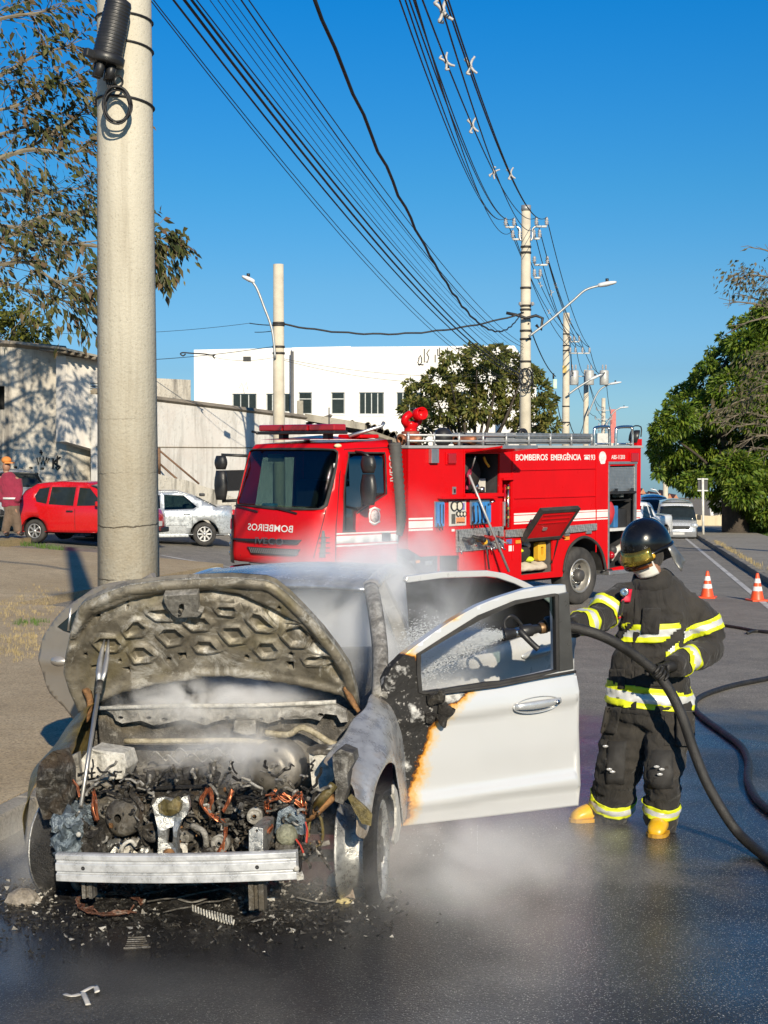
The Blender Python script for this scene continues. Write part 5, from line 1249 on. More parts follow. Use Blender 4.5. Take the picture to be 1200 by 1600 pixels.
# bits everywhere in the bay
rr = random.Random(5);mb = MB()
for k in range(900):
    px,py = rr.uniform(110,505),rr.triangular(1215,1345,1325);d_ = rr.uniform(-.45,-.05)
    p = cl(px,py,d_);s_ = rr.uniform(.004,.014)
    mb.box(p,(s_*rr.uniform(.5,2.2),s_,s_*rr.uniform(.4,1.6)),rot=(rr.uniform(0,3),rr.uniform(0,3),rr.uniform(0,3)),m=rr.choice((0,0,0,1,1,2,2,3,4)))
mb.build('charred_fragments',[M_bay,M_char2,M_ashd,M_ash,M_rusty],bc_,kind='stuff')
mb = MB()
for k in range(170):
    px,py = rr.uniform(115,500),rr.uniform(1200,1340);d_ = rr.uniform(-.48,-.2);L = rr.uniform(8,34);a = rr.uniform(0,6.28)
    P_ = [cl(px + L*i/4*math.cos(a) + rr.uniform(-4,4),py + L*i/4*math.sin(a) + rr.uniform(-4,4),d_ + rr.uniform(-.03,.03)) for i in range(5)]
    mb.tube(smoothpts(P_,3),rr.uniform(.003,.008),5,m=rr.choice((0,0,1,2,3,3)))
mb.build('charred_harness',[M_char,M_char2,M_ashd,M_ash],bc_,kind='stuff')
def wires(name,paths,d_,n,seed,rad=.0024,spread=5,m=M_copper):
    r2 = random.Random(seed);mb = MB()
    for P_ in paths:
        for k in range(n):
            Q = [cl(x + r2.uniform(-spread,spread),y + r2.uniform(-spread,spread),d_ + r2.uniform(-.03,.03)) for x,y in P_];mb.tube(smoothpts(Q,4),rad*r2.uniform(.7,1.4),5)
    return mb.build(name,m,bc_,kind='stuff')
wires('copper_loom',[((325,1232),(315,1252),(322,1268),(340,1280),(350,1283)),((328,1232),(330,1250),(325,1266))],-.42,9,1,spread=3.5)
wires('copper_loom',[((363,1235),(356,1252),(348,1268))],-.42,8,2,spread=2.5)
wires('copper_loom',[((353,1292),(350,1312),(342,1330),(338,1340)),((352,1296),(352,1316),(350,1338))],-.46,5,3,spread=2.5,rad=.004)
wires('copper_loom',[((418,1246),(440,1240),(462,1252),(474,1262)),((430,1238),(452,1250),(468,1240)),((420,1268),(417,1252),(440,1246)),((470,1240),(474,1258),(476,1270))],-.34,8,4,spread=4)
wires('copper_loom',[((424,1290),(418,1302),(414,1310))],-.5,5,5,spread=2,rad=.004)
wires('copper_loom',[((112,1218),(120,1230),(124,1244)),((146,1234),(150,1255),(152,1282)),((147,1240),(143,1262),(150,1280))],-.42,6,6,spread=2.5)
wires('red_wire',[((478,1285),(480,1300),(479,1316)),((462,1312),(470,1322),(474,1332))],-.5,2,7,spread=1,rad=.003,m=mat('red_insulation',(.45,.05,.03),.6))
# hoses, pulleys and housings one can still make out
for k,(P_,d0,r_,m) in enumerate(((((150,1215),(175,1235),(170,1262),(182,1290)),-.32,.016,M_ashd),(((205,1240),(222,1262),(218,1290),(230,1320)),-.40,.013,M_bay),(((300,1290),(318,1300),(322,1322),(312,1342)),-.42,.014,M_ash),(((372,1240),(392,1228),(412,1240),(420,1262)),-.30,.015,M_char),(((338,1250),(352,1262),(372,1264),(385,1256)),-.36,.010,M_ashd),
        (((110,1235),(128,1222),(150,1226),(168,1214)),-.30,.012,M_ash),(((455,1258),(470,1246),(492,1250),(505,1236)),-.34,.010,M_ash),(((225,1205),(262,1199),(305,1203),(345,1196)),.0,.012,M_ashd),(((380,1316),(398,1322),(420,1318),(436,1326)),-.46,.011,M_bay),(((240,1340),(270,1346),(300,1344),(330,1347)),-.5,.016,M_char))):
    MB().tube(smoothpts([cl(x,y,d0 + .03*math.sin(i*2 + k)) for i,(x,y) in enumerate(P_)],5),r_,8).build('burnt_hose',m,bc_)
for x,y,r_,d0 in ((238,1300,.045,-.44),(318,1262,.05,-.34),(344,1318,.04,-.46),(398,1275,.035,-.40),(168,1262,.05,-.36)):
    MB().lathe([(.01,.012),(r_*.35,.014),(r_*.4,.0),(r_*.8,.0),(r_,.012),(r_,-.03),(r_*.6,-.04)],18,axis(cl(x,y,d0),(.15*math.sin(x),-1,.1*math.cos(x)))).build('pulley',[M_ashd,M_bay,M_ash][x % 3],bc_)
for x0,y0,x1,y1,d0,d1 in ((306,1238,336,1268,-.36,-.2),(372,1226,402,1242,-.22,-.05),(250,1318,280,1344,-.50,-.4),(318,1320,338,1345,-.50,-.38),(430,1240,470,1262,-.30,-.1)):
    lumps('housing',x0,y0,x1,y1,d0,d1,[M_bay,M_ashd][x0 % 2],x0,.022,24,res=9)
cplate('wheel_arch_liner',[(40,225),(80,190),(130,180),(150,240),(150,330),(120,390),(60,400),(36,330)],-.40,.03,M_bay,grid=.035,lumpy=.08)
cplate('liner_remains',[(100,400),(150,380),(190,420),(185,520),(140,530),(110,480)],-.46,.03,M_char2,grid=.03,lumpy=.06)
# ---- bumper beam, tow legs, lower rail
b0,b1 = cl(82,1359,-.70),cl(460,1356,-.70)
prof = [(-.000,-.062),(-.018,-.060),(-.018,-.028),(-.006,-.024),(-.006,-.018),(-.020,-.014),(-.020,.020),(-.006,.024),(-.006,.030),(-.016,.036),(-.016,.058),(.0,.062),(.03,.060),(.03,-.060)]
mb = MB();mb.loft([[V((lerp(b0.x,b1.x,f),-.70 + a - .045*(1 - (2*f - 1) ** 2) + .05,lerp(b0.z,b1.z,f) + b)) for a,b in prof] for f in [i/16 for i in range(17)]],smooth=False);beam = mb.build('bumper_beam',M_beam,bc_,bevel=.003)
for f in (.126,.848): MB().lathe([(.001,0),(.009,0)],12,axis(V((lerp(b0.x,b1.x,f),-.70 - .020 - .045*(1 - (2*f - 1) ** 2) + .049,lerp(b0.z,b1.z,f) + .002)),(0,-1,0))).build('bolt_hole',M_dark,beam)
for (x0,x1,y0,y1) in ((391,413,1376,1420),(131,146,1378,1402)):
    a,b = cl(x0,y1,-.58),cl(x1,y0,-.58);mb = MB();w_ = (b.x - a.x)/3
    for i in range(3): mb.bb((a.x + i*w_,-.58 - .02*(i != 1),a.z),(a.x + (i + 1)*w_,-.54,b.z + .03))
    mb.build('tow_leg',M_ashd,bc_)
MB().tube([cl(90,1352,-.45),cl(280,1352,-.5),cl(470,1350,-.45)],.035,6).build('lower_rail',M_char,bc_)
# ---- wings
def wing(sgn,name,m,edge,warp):
    """front wing: stations run from nose to door, each from the bonnet gap down to the wheel arch"""
    st = [i/22 for i in range(23)];rings = []
    for f in st:
        y = lerp(-.40,.62,f)
        yt = y + .28*(1 - f) ** 2*.6
        xi = lerp(.60,.70,min(1,f*1.6));zi = lerp(.70,.90,min(1,f*1.25) ** .8)
        xo = lerp(.775,.845,min(1,f*2.2) ** .7) ;zsh = lerp(.62,.82,f ** .8)
        dz = abs(y - .02);ar = .345
        zb = .30 + math.sqrt(max(0,ar*ar - dz*dz)) if dz < ar else .24
        if y < -.325: zb = lerp(.42,.34,(y + .40)/.075) if y < -.33 else .34
        row = []
        for j in range(13):
            t_ = j/12
            if t_ < .3: q = t_/.3;x = lerp(xi,xo - .025,q);z = lerp(zi,zsh,q ** 1.6)
            else: q = (t_ - .3)/.7;x = xo - .025 + .03*math.sin(q*math.pi*.75) ;z = lerp(zsh,zb,q)
            flare = .018*math.exp(-((z - zb)/.05) ** 2) if dz < ar + .05 else 0
            o = warp*V((mnoise.noise(V((y*5,z*5,sgn))),mnoise.noise(V((y*5,z*5,4))),mnoise.noise(V((y*5,z*5,8)))))
            row.append(V((sgn*(x + flare),lerp(yt,y,min(1,t_*1.4)),z)) + o)
        rings.append(row)
    mb = MB();mb.loft(rings if sgn < 0 else [r_[::-1] for r_ in rings],False,False);o = mb.build(name,m,bc_)
    s_ = o.modifiers.new('thick','SOLIDIFY');s_.thickness = .006;s_.offset = 0
    o.modifiers.new('smooth','SUBSURF').levels = 1;o.modifiers['smooth'].render_levels = 1
    return o
wing(1,'front_wing',M_fend,0,.012);wing(-1,'front_wing',M_olive,0,.025)
MB().plate([(p.x,p.z) for p in [cl(*q,-.42) for q in ((544,1246),(549,1240),(574,1262),(582,1272),(580,1290),(566,1286),(556,1270))]][::-1],lambda a,b,w_: (a,-.43 + w_,b),0,.012).build('wing_bracket',M_olive,bc_)
# arch strip with fixing tabs behind the right wheel
mb = MB();mb.plate([(p.y,p.z) for p in [clx(*q,.835) for q in ((612,1226),(617,1235),(621,1260),(623,1290),(619,1312),(614,1319),(611,1313),(616,1290),(616,1262),(612,1240))]],lambda a,b,w_: (.835 + w_,a,b),0,.012);mb.build('arch_strip',M_ashw,bc_)
for (x,y) in ((613,1245),(613,1272),(611,1311)): MB().sphere(cl(x,y,.45),.014,n=6).build('strip_tab',M_ashw,bc_)
# ---- wheels: bare rims with tyre remains
def burnt_wheel(c,s,name,toe=0.0):
    T = Matrix.Translation(c) @ Euler((0,0,toe)).to_matrix().to_4x4() @ Matrix.Rotation(R(90)*s,4,'Y') # local z = outwards
    ty = MB();n = 48;pr = [(.222,-.085),(.226,-.09),(.236,-.07),(.238,-.02),(.236,.04),(.232,.085),(.226,.10),(.222,.095)] if s < 0 and c[1] < 1 else [(.222,-.085),(.232,-.09),(.262,-.07),(.272,-.02),(.268,.04),(.255,.085),(.232,.10),(.222,.095)]
    vs_ = [];fs = []
    for j in range(n):
        q = 2*math.pi*j/n;k = .93 + .07*mnoise.noise(V((math.cos(q)*3,math.sin(q)*3,s)))
        for r_,z_ in pr: vs_.append(((.222 + (r_ - .222)*(k + .3*mnoise.noise(V((q*9,z_*40,s)))))*math.cos(q),(.222 + (r_ - .222)*k)*math.sin(q),z_))
    m_ = len(pr)
    for j in range(n):
        q = 2*math.pi*j/n
        for i in range(m_ - 1):
            if s > 0 and pr[i][1] < .03 : continue # the inner half of the tyre has burnt away
            fs.append((j*m_ + i,((j + 1) % n)*m_ + i,((j + 1) % n)*m_ + i + 1,j*m_ + i + 1))
    ty.add(vs_,fs,0,True,T);t_ = ty.build('tyre',M_char,bc_);sm = t_.modifiers.new('t','SOLIDIFY');sm.thickness = .008
    rm = MB();rm.lathe([(.225,-.10),(.232,-.095),(.218,-.088),(.205,-.06),(.175,-.045),(.175,.03),(.2,.06),(.218,.085),(.232,.092),(.228,.10),(.205,.09),(.19,.07),(.185,.03),(.165,-.045),(.19,-.07),(.21,-.10),(.225,-.10)],44,T)
    r_ = rm.build('rim',M_alloy,t_)
    sp = MB()
    for k in range(5):
        q = 2*math.pi*k/5;sp.box((.10*math.cos(q),.10*math.sin(q),.075),(.19,.045,.02),T,rot=(0,0,q))
    sp.lathe([(.06,.06),(.06,.095),(.03,.1),(.001,.1)],20,T);sp.build('spoke_face',M_char2,r_)
    MB().lathe([(.001,-.03),(.14,-.03),(.14,-.01),(.001,-.01)],30,T).build('brake_disc',M_ashd,r_)
burnt_wheel((.725,0,.245),1,'w',.05);burnt_wheel((-.725,0,.25),-1,'w',-.10);burnt_wheel((.73,2.49,.255),1,'w');burnt_wheel((-.73,2.49,.255),-1,'w')
MB().tube([(-.7,.05,.2),(0,.1,.18),(.7,.05,.2)],.03,8).build('axle',M_char,bc_)
# ---- shell behind: floor, sills, pillars, roof, boot
M_body = mat('silver_car_paint',(.42,.40,.37),.36,.5,var=.03,vscale=2,dirt=(.30,.28,.25),dscale=2.2,damt=.4,Coat_Weight=.8,Coat_Roughness=.08)
M_roofb = m_burnt('sky_tinted_burnt_roof',((.24,.26,.28),(.38,.41,.45),(.55,.58,.62)),1.6,.0,.35,.6,.08,.2,(.05,.05,.05),.6)  # blue-grey tones put the sky's reflection into the burnt roof's colour
mb = MB();mb.bb((-.74,.43,.20),(.74,3.3,.27));mb.build('floor_pan',M_char,bc_)
for s in (-1,1):
    mb = MB();mb.loft([[(s*.70,y,.18),(s*.82,y,.20),(s*.83,y,.30),(s*.74,y,.36),(s*.70,y,.34)] for y in (.62,1.4,2.15)],smooth=False);mb.build('sill',M_ashd,bc_)
    MB().tube(smoothpts([(s*.74,.50,.88),(s*.70,.78,1.08),(s*.62,1.10,1.28),(s*.56,1.32,1.365)],4),.042,8,flat=.7).build('windscreen_pillar',M_ash,bc_)
    MB().loft([[(s*(x - .05),y - h_,z),(s*(x + .03),y - h_,z),(s*(x + .03),y + h_,z),(s*(x - .05),y + h_,z)] for x,y,z,h_ in ((.77,1.56,.28,.11),(.77,1.58,.85,.07),(.66,1.60,1.16,.05),(.56,1.62,1.37,.04))],smooth=False).build('centre_pillar',M_ash,bc_,bevel=.01)
    MB().tube(smoothpts([(s*.56,1.32,1.365),(s*.555,1.7,1.40),(s*.55,2.2,1.39),(s*.58,2.55,1.27),(s*.64,2.8,1.08),(s*.68,2.95,.96)],4),.05,8,flat=.7).build('roof_rail',M_body,bc_)
    # rear quarter with wheel arch
    q_ = [(2.16,.24),(2.14,.55)] + [(2.49 + .34*math.cos(a),.28 + .34*math.sin(a)) for a in [math.pi*(1 - i/12) for i in range(13)]] + [(2.9,.28),(3.42,.34),(3.50,.60),(3.46,.92),(2.95,.95),(2.62,.97),(2.50,.96),(2.46,.92),(2.30,.80),(2.20,.60)]
    q_ = [(2.15,.22)] + q_[2:]
    MB().plate(q_ if s < 0 else q_,lambda a,b,w_: (s*(.83 - .12*max(0,a - 2.9) ** 2 - .05*max(0,b - .7) - w_),a,b),0,.04,grid=.12,smooth=True).build('rear_quarter',M_body,bc_)
# closed front door on the far side
MB().plate([(.64,.28),(1.56,.24),(1.58,.92),(.70,.90),(.62,.70)],lambda a,b,w_: (-.835 + w_ + .02*abs(b - .65),a,b),0,.05,grid=.15,smooth=True).build('front_door',M_ashd,bc_)
ry = [1.28,1.34,1.45,1.65,1.9,2.15,2.28,2.33];rz = [1.345,1.375,1.395,1.415,1.42,1.41,1.39,1.36]
mb = MB();mb.loft([[V((x,y,z + .035*(1 - (x/.57) ** 2) - .012)) for x in [-.57 + 1.14*i/14 for i in range(15)]] for y,z in zip(ry,rz)][::-1],False,False);o = mb.build('roof',M_roofb,bc_);s_ = o.modifiers.new('t','SOLIDIFY');s_.thickness = .02;s_.offset = -1
mb = MB();mb.loft([[V((x,y,z + .03*(1 - (x/.8) ** 2))) for x in [-w2 + 2*w2*i/10 for i in range(11)]] for y,z,w2 in ((2.92,.96,.70),(3.1,.99,.72),(3.38,.98,.70),(3.47,.93,.68),(3.52,.62,.70),(3.46,.34,.72))][::-1],False,False);o = mb.build('boot_lid',M_body,bc_);o.modifiers.new('t','SOLIDIFY').thickness = .02
MB().plate([(-.6,0),(.6,0),(.52,.66),(-.52,.66)],lambda a,b,w_: (a,2.93 - b*.93 + w_,.97 + b*.62),0,.008,grid=.3).build('rear_screen',glass_mat('smoked_rear_glass',(.12,.13,.14)),bc_)
for x in (-.36,.36):
    mb = MB();mb.loft([[(x - .22,1.15 + k,z),(x + .22,1.15 + k,z),(x + .22,1.25 + k,z),(x - .22,1.25 + k,z)] for k,z in ((0,.45),(.05,.7),(.14,.95),(.17,1.02))],smooth=False);mb.build('seat_frame',M_char2,bc_,bevel=.02)
mb = MB();mb.bb((-.62,2.05,.35),(.62,2.3,.95));mb.build('rear_seat',M_char2,bc_,bevel=.04)
MB().lathe([(.17,-.01),(.18,0),(.17,.01),(.16,0),(.17,-.01)],20,axis((.36,.80,.90),(0,-1,.5))).build('steering_wheel',M_char,bc_)

# ---- the doors that stand open
def door_plane(hw,d2):
    d_ = V((d2[0],d2[1],0)).normalized();n_ = V((d_.y,-d_.x,0));o = V((hw[0],hw[1],0))
    def uvp(px,py): p = onplane(px,py,o,n_);return ((p - o).dot(d_),p.z)
    def m3(a,b,w_): return CMI @ (o + d_*a - n_*w_ + V((0,0,b)))
    return uvp,m3
def m_door(char_stops,zr_,name):
    """white-silver lacquer; soot and scorch eaten in from the hinge side, by the door's own coordinates (vertex layer 'ab')"""
    t = NT(name);at_ = t.n('ShaderNodeAttribute');at_.attribute_name = 'ab';x,y,z = t.xyz(at_.outputs['Vector'])
    P = at_.outputs['Vector']
    nz = t.math('MULTIPLY',t.math('SUBTRACT',t.noise(7,6,.65,P),.5),.20);nz2 = t.math('MULTIPLY',t.math('SUBTRACT',t.noise(40,4,.6,P),.5),.06)
    edge = t.ramp(t.math('DIVIDE',t.math('SUBTRACT',y,zr_[0]),zr_[1] - zr_[0]),[(p,v) for p,v in char_stops])
    d = t.math('SUBTRACT',t.math('ADD',t.math('ADD',x,nz),nz2),edge)
    f = t.ramp(t.noise(1.4,3,.5,P),[(.3,0.0),(.7,1.0)])
    c = t.mix(f,(.55,.555,.55),(.60,.605,.60))
    c = t.mix(t.ramp(t.math('ADD',t.math('MULTIPLY',d,6.5),.0),[(.0,1.0),(.16,.9),(.62,0.0)]),c,(.78,.47,.06))
    c = t.mix(t.ramp(t.math('MULTIPLY',d,13.0),[(.0,1.0),(.22,.8),(.75,0.0)]),c,(.66,.24,.008))
    c = t.mix(t.ramp(t.math('MULTIPLY',d,26.0),[(.0,1.0),(.3,.7),(.6,0.0)]),c,(.10,.03,.006))
    ch = t.mix(t.ramp(t.noise(26,6,.7,P),[(.58,0.0),(.66,.9)]),(.012,.011,.010),(.42,.40,.37))
    ch = t.mix(t.ramp(t.noise(5,5,.65,P),[(.55,0.0),(.64,.85)]),ch,(.62,.61,.58))
    ch = t.mix(t.ramp(t.noise(5,5,.65,P),[(.36,.9),(.46,0.0)]),ch,(.006,.006,.006))
    m_ = t.ramp(t.math('ADD',t.math('MULTIPLY',d,30.0),.5),[(.45,1.0),(.55,0.0)])
    c = t.mix(m_,c,ch)
    t.bsdf(c,t.mix(m_,(.32,)*3,(.8,)*3),t.math('MULTIPLY',t.math('SUBTRACT',1.0,m_),.25),t.bump(t.math('MULTIPLY',m_,t.noise(30,5,.6,P)),.6,.02),Coat_Weight=t.math('MULTIPLY',t.math('SUBTRACT',1.0,m_),.5),Coat_Roughness=.1);return t.m
def ab_layer(o,pts):
    a = o.data.attributes.new('ab','FLOAT_VECTOR','POINT');a.data.foreach_set('vector',[k for p in pts for k in p])
fuv,f3 = door_plane((.086,7.37),(.910,.414))
q5 = lambda P_,f=fuv: [f(580 + x/3.529,880 + y/3.529) for x,y in P_]
dout = q5([(160,1455),(650,1400),(1150,1340),(1147,1230),(1143,900),(1138,700),(1132,620),(1118,590),(1104,380),(1090,160),(1085,121),(1000,125),(860,146),(700,196),(600,236),(480,302),(380,366),(280,436),(180,512),(120,572),(80,642),(50,740),(58,780),(120,830),(150,930),(150,1150),(155,1300)])
dwin2 = q5([(272,706),(262,600),(264,503),(400,420),(600,302),(800,217),(1000,178),(1020,176),(1026,400),(1028,592),(900,622),(720,661),(640,667),(300,716)])
cr0,cr1 = q5([(300,865)])[0],q5([(1140,750)])[0];bt0,bt1 = q5([(160,1455)])[0],q5([(1150,1340)])[0];st0,st1 = q5([(170,1310)])[0],q5([(1145,1160)])[0];lt0,lt1 = q5([(165,1365)])[0],q5([(1147,1232)])[0];bl0,bl1 = q5([(300,720)])[0],q5([(1110,595)])[0]
def ln(p,q,a): return p[1] + (q[1] - p[1])*(a - p[0])/(q[0] - p[0])
rec_ = []
def fdoor(a,b,w_):
    if w_ > .01: r_ = w_
    else:
        zb,zl_,zs_,zc_,zt_ = (ln(p,q,a) for p,q in ((bt0,bt1),(lt0,lt1),(st0,st1),(cr0,cr1),(bl0,bl1)))
        K = [(zb,.012),(zl_ - .004,.002),(zl_ + .004,-.014),(zs_ - .02,-.020),(zs_ + .03,.004),((zs_ + zc_)/2,-.004),(zc_ - .03,-.002),(zc_ - .008,-.016),(zc_ + .012,-.024),(zc_ + .05,-.018),(zt_,.004),(zt_ + .6,.03)]
        r_ = K[0][1]
        for (z0,v0),(z1,v1) in zip(K,K[1:]):
            if z0 <= b <= z1: t_ = (b - z0)/max(1e-6,z1 - z0);t_ = t_*t_*(3 - 2*t_);r_ = v0 + (v1 - v0)*t_;break
            if b > z1: r_ = v1
    rec_.append((a,b,r_));return f3(a,b,r_)
def zz(y): return fuv(640,880 + y/3.529)[1]
zlo,zhi = zz(1460),zz(200)
def st_(y): return (zz(y) - zlo)/(zhi - zlo)
def aa(x): return fuv(580 + x/3.529,1100)[0]
M_dr = m_door([(st_(1440),aa(175)),(st_(1300),aa(195)),(st_(1100),aa(240)),(st_(930),aa(318)),(st_(800),aa(415)),(st_(700),aa(610)),(st_(640),aa(300)),(st_(525),aa(262)),(st_(495),aa(60)),(st_(400),aa(200)),(st_(330),aa(420)),(st_(290),aa(470)),(st_(240),aa(380))],(zlo,zhi),'scorched_door_paint')
rec_.clear();mb = MB();mb.plate(dout,fdoor,0,.07,holes=[dwin2],grid=.021,smooth=True);dr = mb.build('front_door',M_dr,bc_,label='front door with its hinge side burnt black and yellow');ab_layer(dr,rec_)
mb = MB();mb.plate(grow2(dwin2,.012),lambda a,b,w_: f3(a,b,w_),-.004,.03,holes=[grow2(dwin2,-.010)]);mb.build('window_seal',M_blks,dr)
mb = MB();mb.plate(q5([(1030,172),(1085,160),(1112,582),(1035,596)]),f3,-.008,.02);mb.build('pillar_trim',mat('satin_black_trim',(.05,.05,.048),.35,var=.2),dr,bevel=.003)
mb = MB();pth = [f3(*p,-.022) for p in q5([(310,722),(640,680),(720,668),(900,632),(1115,594)])];mb.tube(smoothpts(pth,3),.008,6);mb.build('belt_trim',M_blks,dr)
gl_ = q5([(760,225),(840,200),(1000,178),(1020,176),(1024,330),(1005,290),(985,240),(960,205),(900,200),(840,215),(790,228)]);MB().plate(gl_[::-1],f3,.012,.016).build('broken_glass',M_glass,dr)
hc = fuv(835,1099.6);ex_ = fuv(872,1094);
tilt_ = math.atan2(ex_[1] - hc[1],ex_[0] - hc[0]);rx_ = abs(ex_[0] - hc[0])*1.0;ry_ = .044
def hp(u,v): return (hc[0] + u*math.cos(tilt_) - v*math.sin(tilt_),hc[1] + u*math.sin(tilt_) + v*math.cos(tilt_))
cup = MB();rg = []
for k,(s_,d_) in enumerate(((1.0,-.030),(.96,-.034),(.88,-.022),(.6,-.004),(.05,.002))): rg.append([f3(*hp(rx_*s_*math.cos(2*math.pi*j/28),ry_*s_*math.sin(2*math.pi*j/28)),d_) for j in range(28)])
cup.loft(rg[::-1],True,False);cupo = cup.build('handle_cup',mat('silver_trim_paint',(.52,.53,.53),.3,.5,var=.04),dr)
bar = MB();rb = []
for k in range(13):
    f = k/12;u = lerp(-rx_*.95,rx_*.97,f);hgt = .016 + .006*math.sin(math.pi*f);dep = -.034 - .022*math.sin(math.pi*f) ** .6
    rb.append([f3(*hp(u,.006 + hgt*math.cos(a)),dep + .010*math.sin(a)) for a in [2*math.pi*j/10 for j in range(10)]])
bar.loft(rb[::-1]);bar.build('handle',MATS['silver_trim_paint'],dr)
MB().lathe([(.012,0),(.013,.004),(.001,.004)],14,Matrix.Translation(f3(*hp(rx_*.74,.004),-.060)) @ axis((0,0,0),CR3.inverted() @ V((.41,-.91,0)))).build('lock',M_chrome,dr)
mb = MB();lumps_ = [f3(*p,-.05) for p in q5([(330,740),(390,790),(360,850),(300,830)])]
for i,p in enumerate(lumps_): mb.sphere(p,.042 - .006*i,n=10,sq=(1,.6,1))
o = mb.build('melted_mirror',M_char2,dr)
for v in o.data.vertices: v.co += V((mnoise.noise(v.co*21),mnoise.noise(v.co*21 + V((5,0,0))),mnoise.noise(v.co*21 + V((0,5,0)))))*.035
# rear door on the same side
ruv,r3 = door_plane((.245,8.35),(.80,.60))
r5 = lambda P_: q5(P_,ruv)
belt = r5([(230,640),(400,560),(600,485),(850,400),(960,360),(1120,330)])
zbot = -.02
rd = [(belt[0][0] - .02,zbot),(belt[-1][0],zbot + .05)] + [belt[-1],belt[-2],belt[-3],belt[-4],belt[-5],belt[0]]
crr = [r5([(300,605)])[0],r5([(1000,460)])[0]]
def rdoor(a,b,w_):
    if w_ > .01: return r3(a,b,w_)
    zc_ = ln(crr[0],crr[1],a);r_ = -.022*math.exp(-((b - zc_ - .02)/.05) ** 2) - (.0 if b > zc_ else .004);return r3(a,b,r_)
mb = MB();mb.plate(rd,rdoor,0,.07,grid=.03,smooth=True);rdo = mb.build('rear_door',mat('white_silver_lacquer',(.56,.565,.56),.35,.2,var=.03,Coat_Weight=.5),bc_)
fr1 = r5([(190,98),(200,72),(400,46),(640,40),(740,56),(850,102),(960,160),(1060,240),(1090,330),(1075,340),(1040,260),(940,185),(860,146),(790,112),(700,82),(640,74),(400,82),(205,108)])
mb = MB();mb.plate(fr1[::-1],r3,0,.035);mb.build('window_frame',MATS['white_silver_lacquer'],rdo,bevel=.006)
fr2 = r5([(200,108),(400,84),(640,76),(700,84),(790,114),(860,148),(940,187),(1040,262),(1072,338),(960,372),(850,408),(600,492),(400,566),(240,630)])
mb = MB();mb.plate(fr2[::-1],r3,.012,.018);mb.build('door_glass',glass_mat('sooty_glass',(.16,.17,.17),.1,.5),rdo)
hc2 = ruv(838,1019);rg = []
for s_,d_ in ((1.0,-.022),(.95,-.026),(.8,-.03),(.4,-.045),(.05,-.046)): rg.append([r3(hc2[0] + .14*s_*math.cos(q),hc2[1] + .03*s_*math.sin(q) + .14*s_*math.cos(q)*.1,d_) for q in [2*math.pi*j/20 for j in range(20)]])
MB().loft(rg[::-1],True,False).build('handle',MATS['silver_trim_paint'],rdo)
# rear door on the far side
luv,l3 = door_plane((-1.36,8.63),(.78,-.40))
l6 = lambda P_: [luv(40 + x/4,880 + y/4) for x,y in P_]
lo_ = l6([(x.x,x.y) for x in smoothpts([(90,560),(104,470),(150,390),(200,320),(270,258),(340,210),(430,150),(560,117),(700,107),(790,108),(800,700),(790,1010),(520,1060),(330,1000),(240,900),(150,810),(110,700),(94,610)],3,True)])
lw_ = l6([(192,400),(350,262),(480,178),(650,143),(780,140),(780,440),(300,446),(230,425)])
lc0 = luv(65,1030)[1]
def ldoor(a,b,w_):
    if w_ > .01: return l3(a,b,w_)
    return l3(a,b,-.022*math.exp(-((b - lc0 + .01)/.04) ** 2) + .05*max(0,b - lc0 - .1) )
mb = MB();mb.plate(lo_[::-1],ldoor,0,.06,holes=[lw_],grid=.03,smooth=True);ldo = mb.build('rear_door',mat('beige_grey_silver',(.27,.24,.20),.4,.35,var=.08,vscale=3,dirt=(.20,.175,.14),dscale=3,damt=.4,Coat_Weight=.4),bc_)  # far door in a darker, warmer silver than the body, with browner patches
mb = MB();mb.plate(lw_[::-1],ldoor,.012,.02);mb.build('door_glass',M_glass_d,ldo)
MB().tube([ldoor(*luv(109,950),0) ,ldoor(*luv(106,986),0)],.008,6).build('quarter_bar',M_alum,ldo)
hc3 = luv(95,1032);rg = []
for s_,d_ in ((1.0,-.024),(.9,-.030),(.4,-.05),(.05,-.052)): rg.append([l3(hc3[0] + .062*s_*math.cos(q),hc3[1] + .03*s_*math.sin(q),d_) for q in [2*math.pi*j/16 for j in range(16)]])
MB().loft(rg[::-1],True,False).build('handle',M_body,ldo)

# ---- pry bar under the bonnet
tp = CM @ h3(*huv(169,998),-.035);bt_ = CM @ cl(126,1262,-.40);md = tp + (bt_ - tp)*.255
pb = thing('pry_bar','long steel pry bar with forked end propping up the burnt bonnet','pry bar',Matrix.Translation(bt_))
I_ = Matrix.Translation(-bt_);ax_ = (tp - bt_).normalized()
mb = MB();mb.tube([bt_,bt_ + (tp - bt_)*.70],.0105,10,M=I_);mb.build('shaft',mat('dull_steel',(.42,.41,.39),.42,.8,var=.15),pb)
mb = MB();mb.tube([bt_ + (tp - bt_)*.68,bt_ + (tp - bt_)*.76],.0165,12,M=I_);mb.build('collar',M_ashd,pb)
sx_ = V((1,0,0));mb = MB()
for s in (-1,1):
    P_ = [bt_ + (tp - bt_)*f + sx_*s*k for f,k in ((.76,.006),(.82,.013),(.9,.015),(.97,.013),(1.03,.010))]
    mb.tube(P_,[.014,.016,.014,.010,.004],8,M=I_,flat=.5)
mb.build('fork',MATS['dull_steel'],pb)
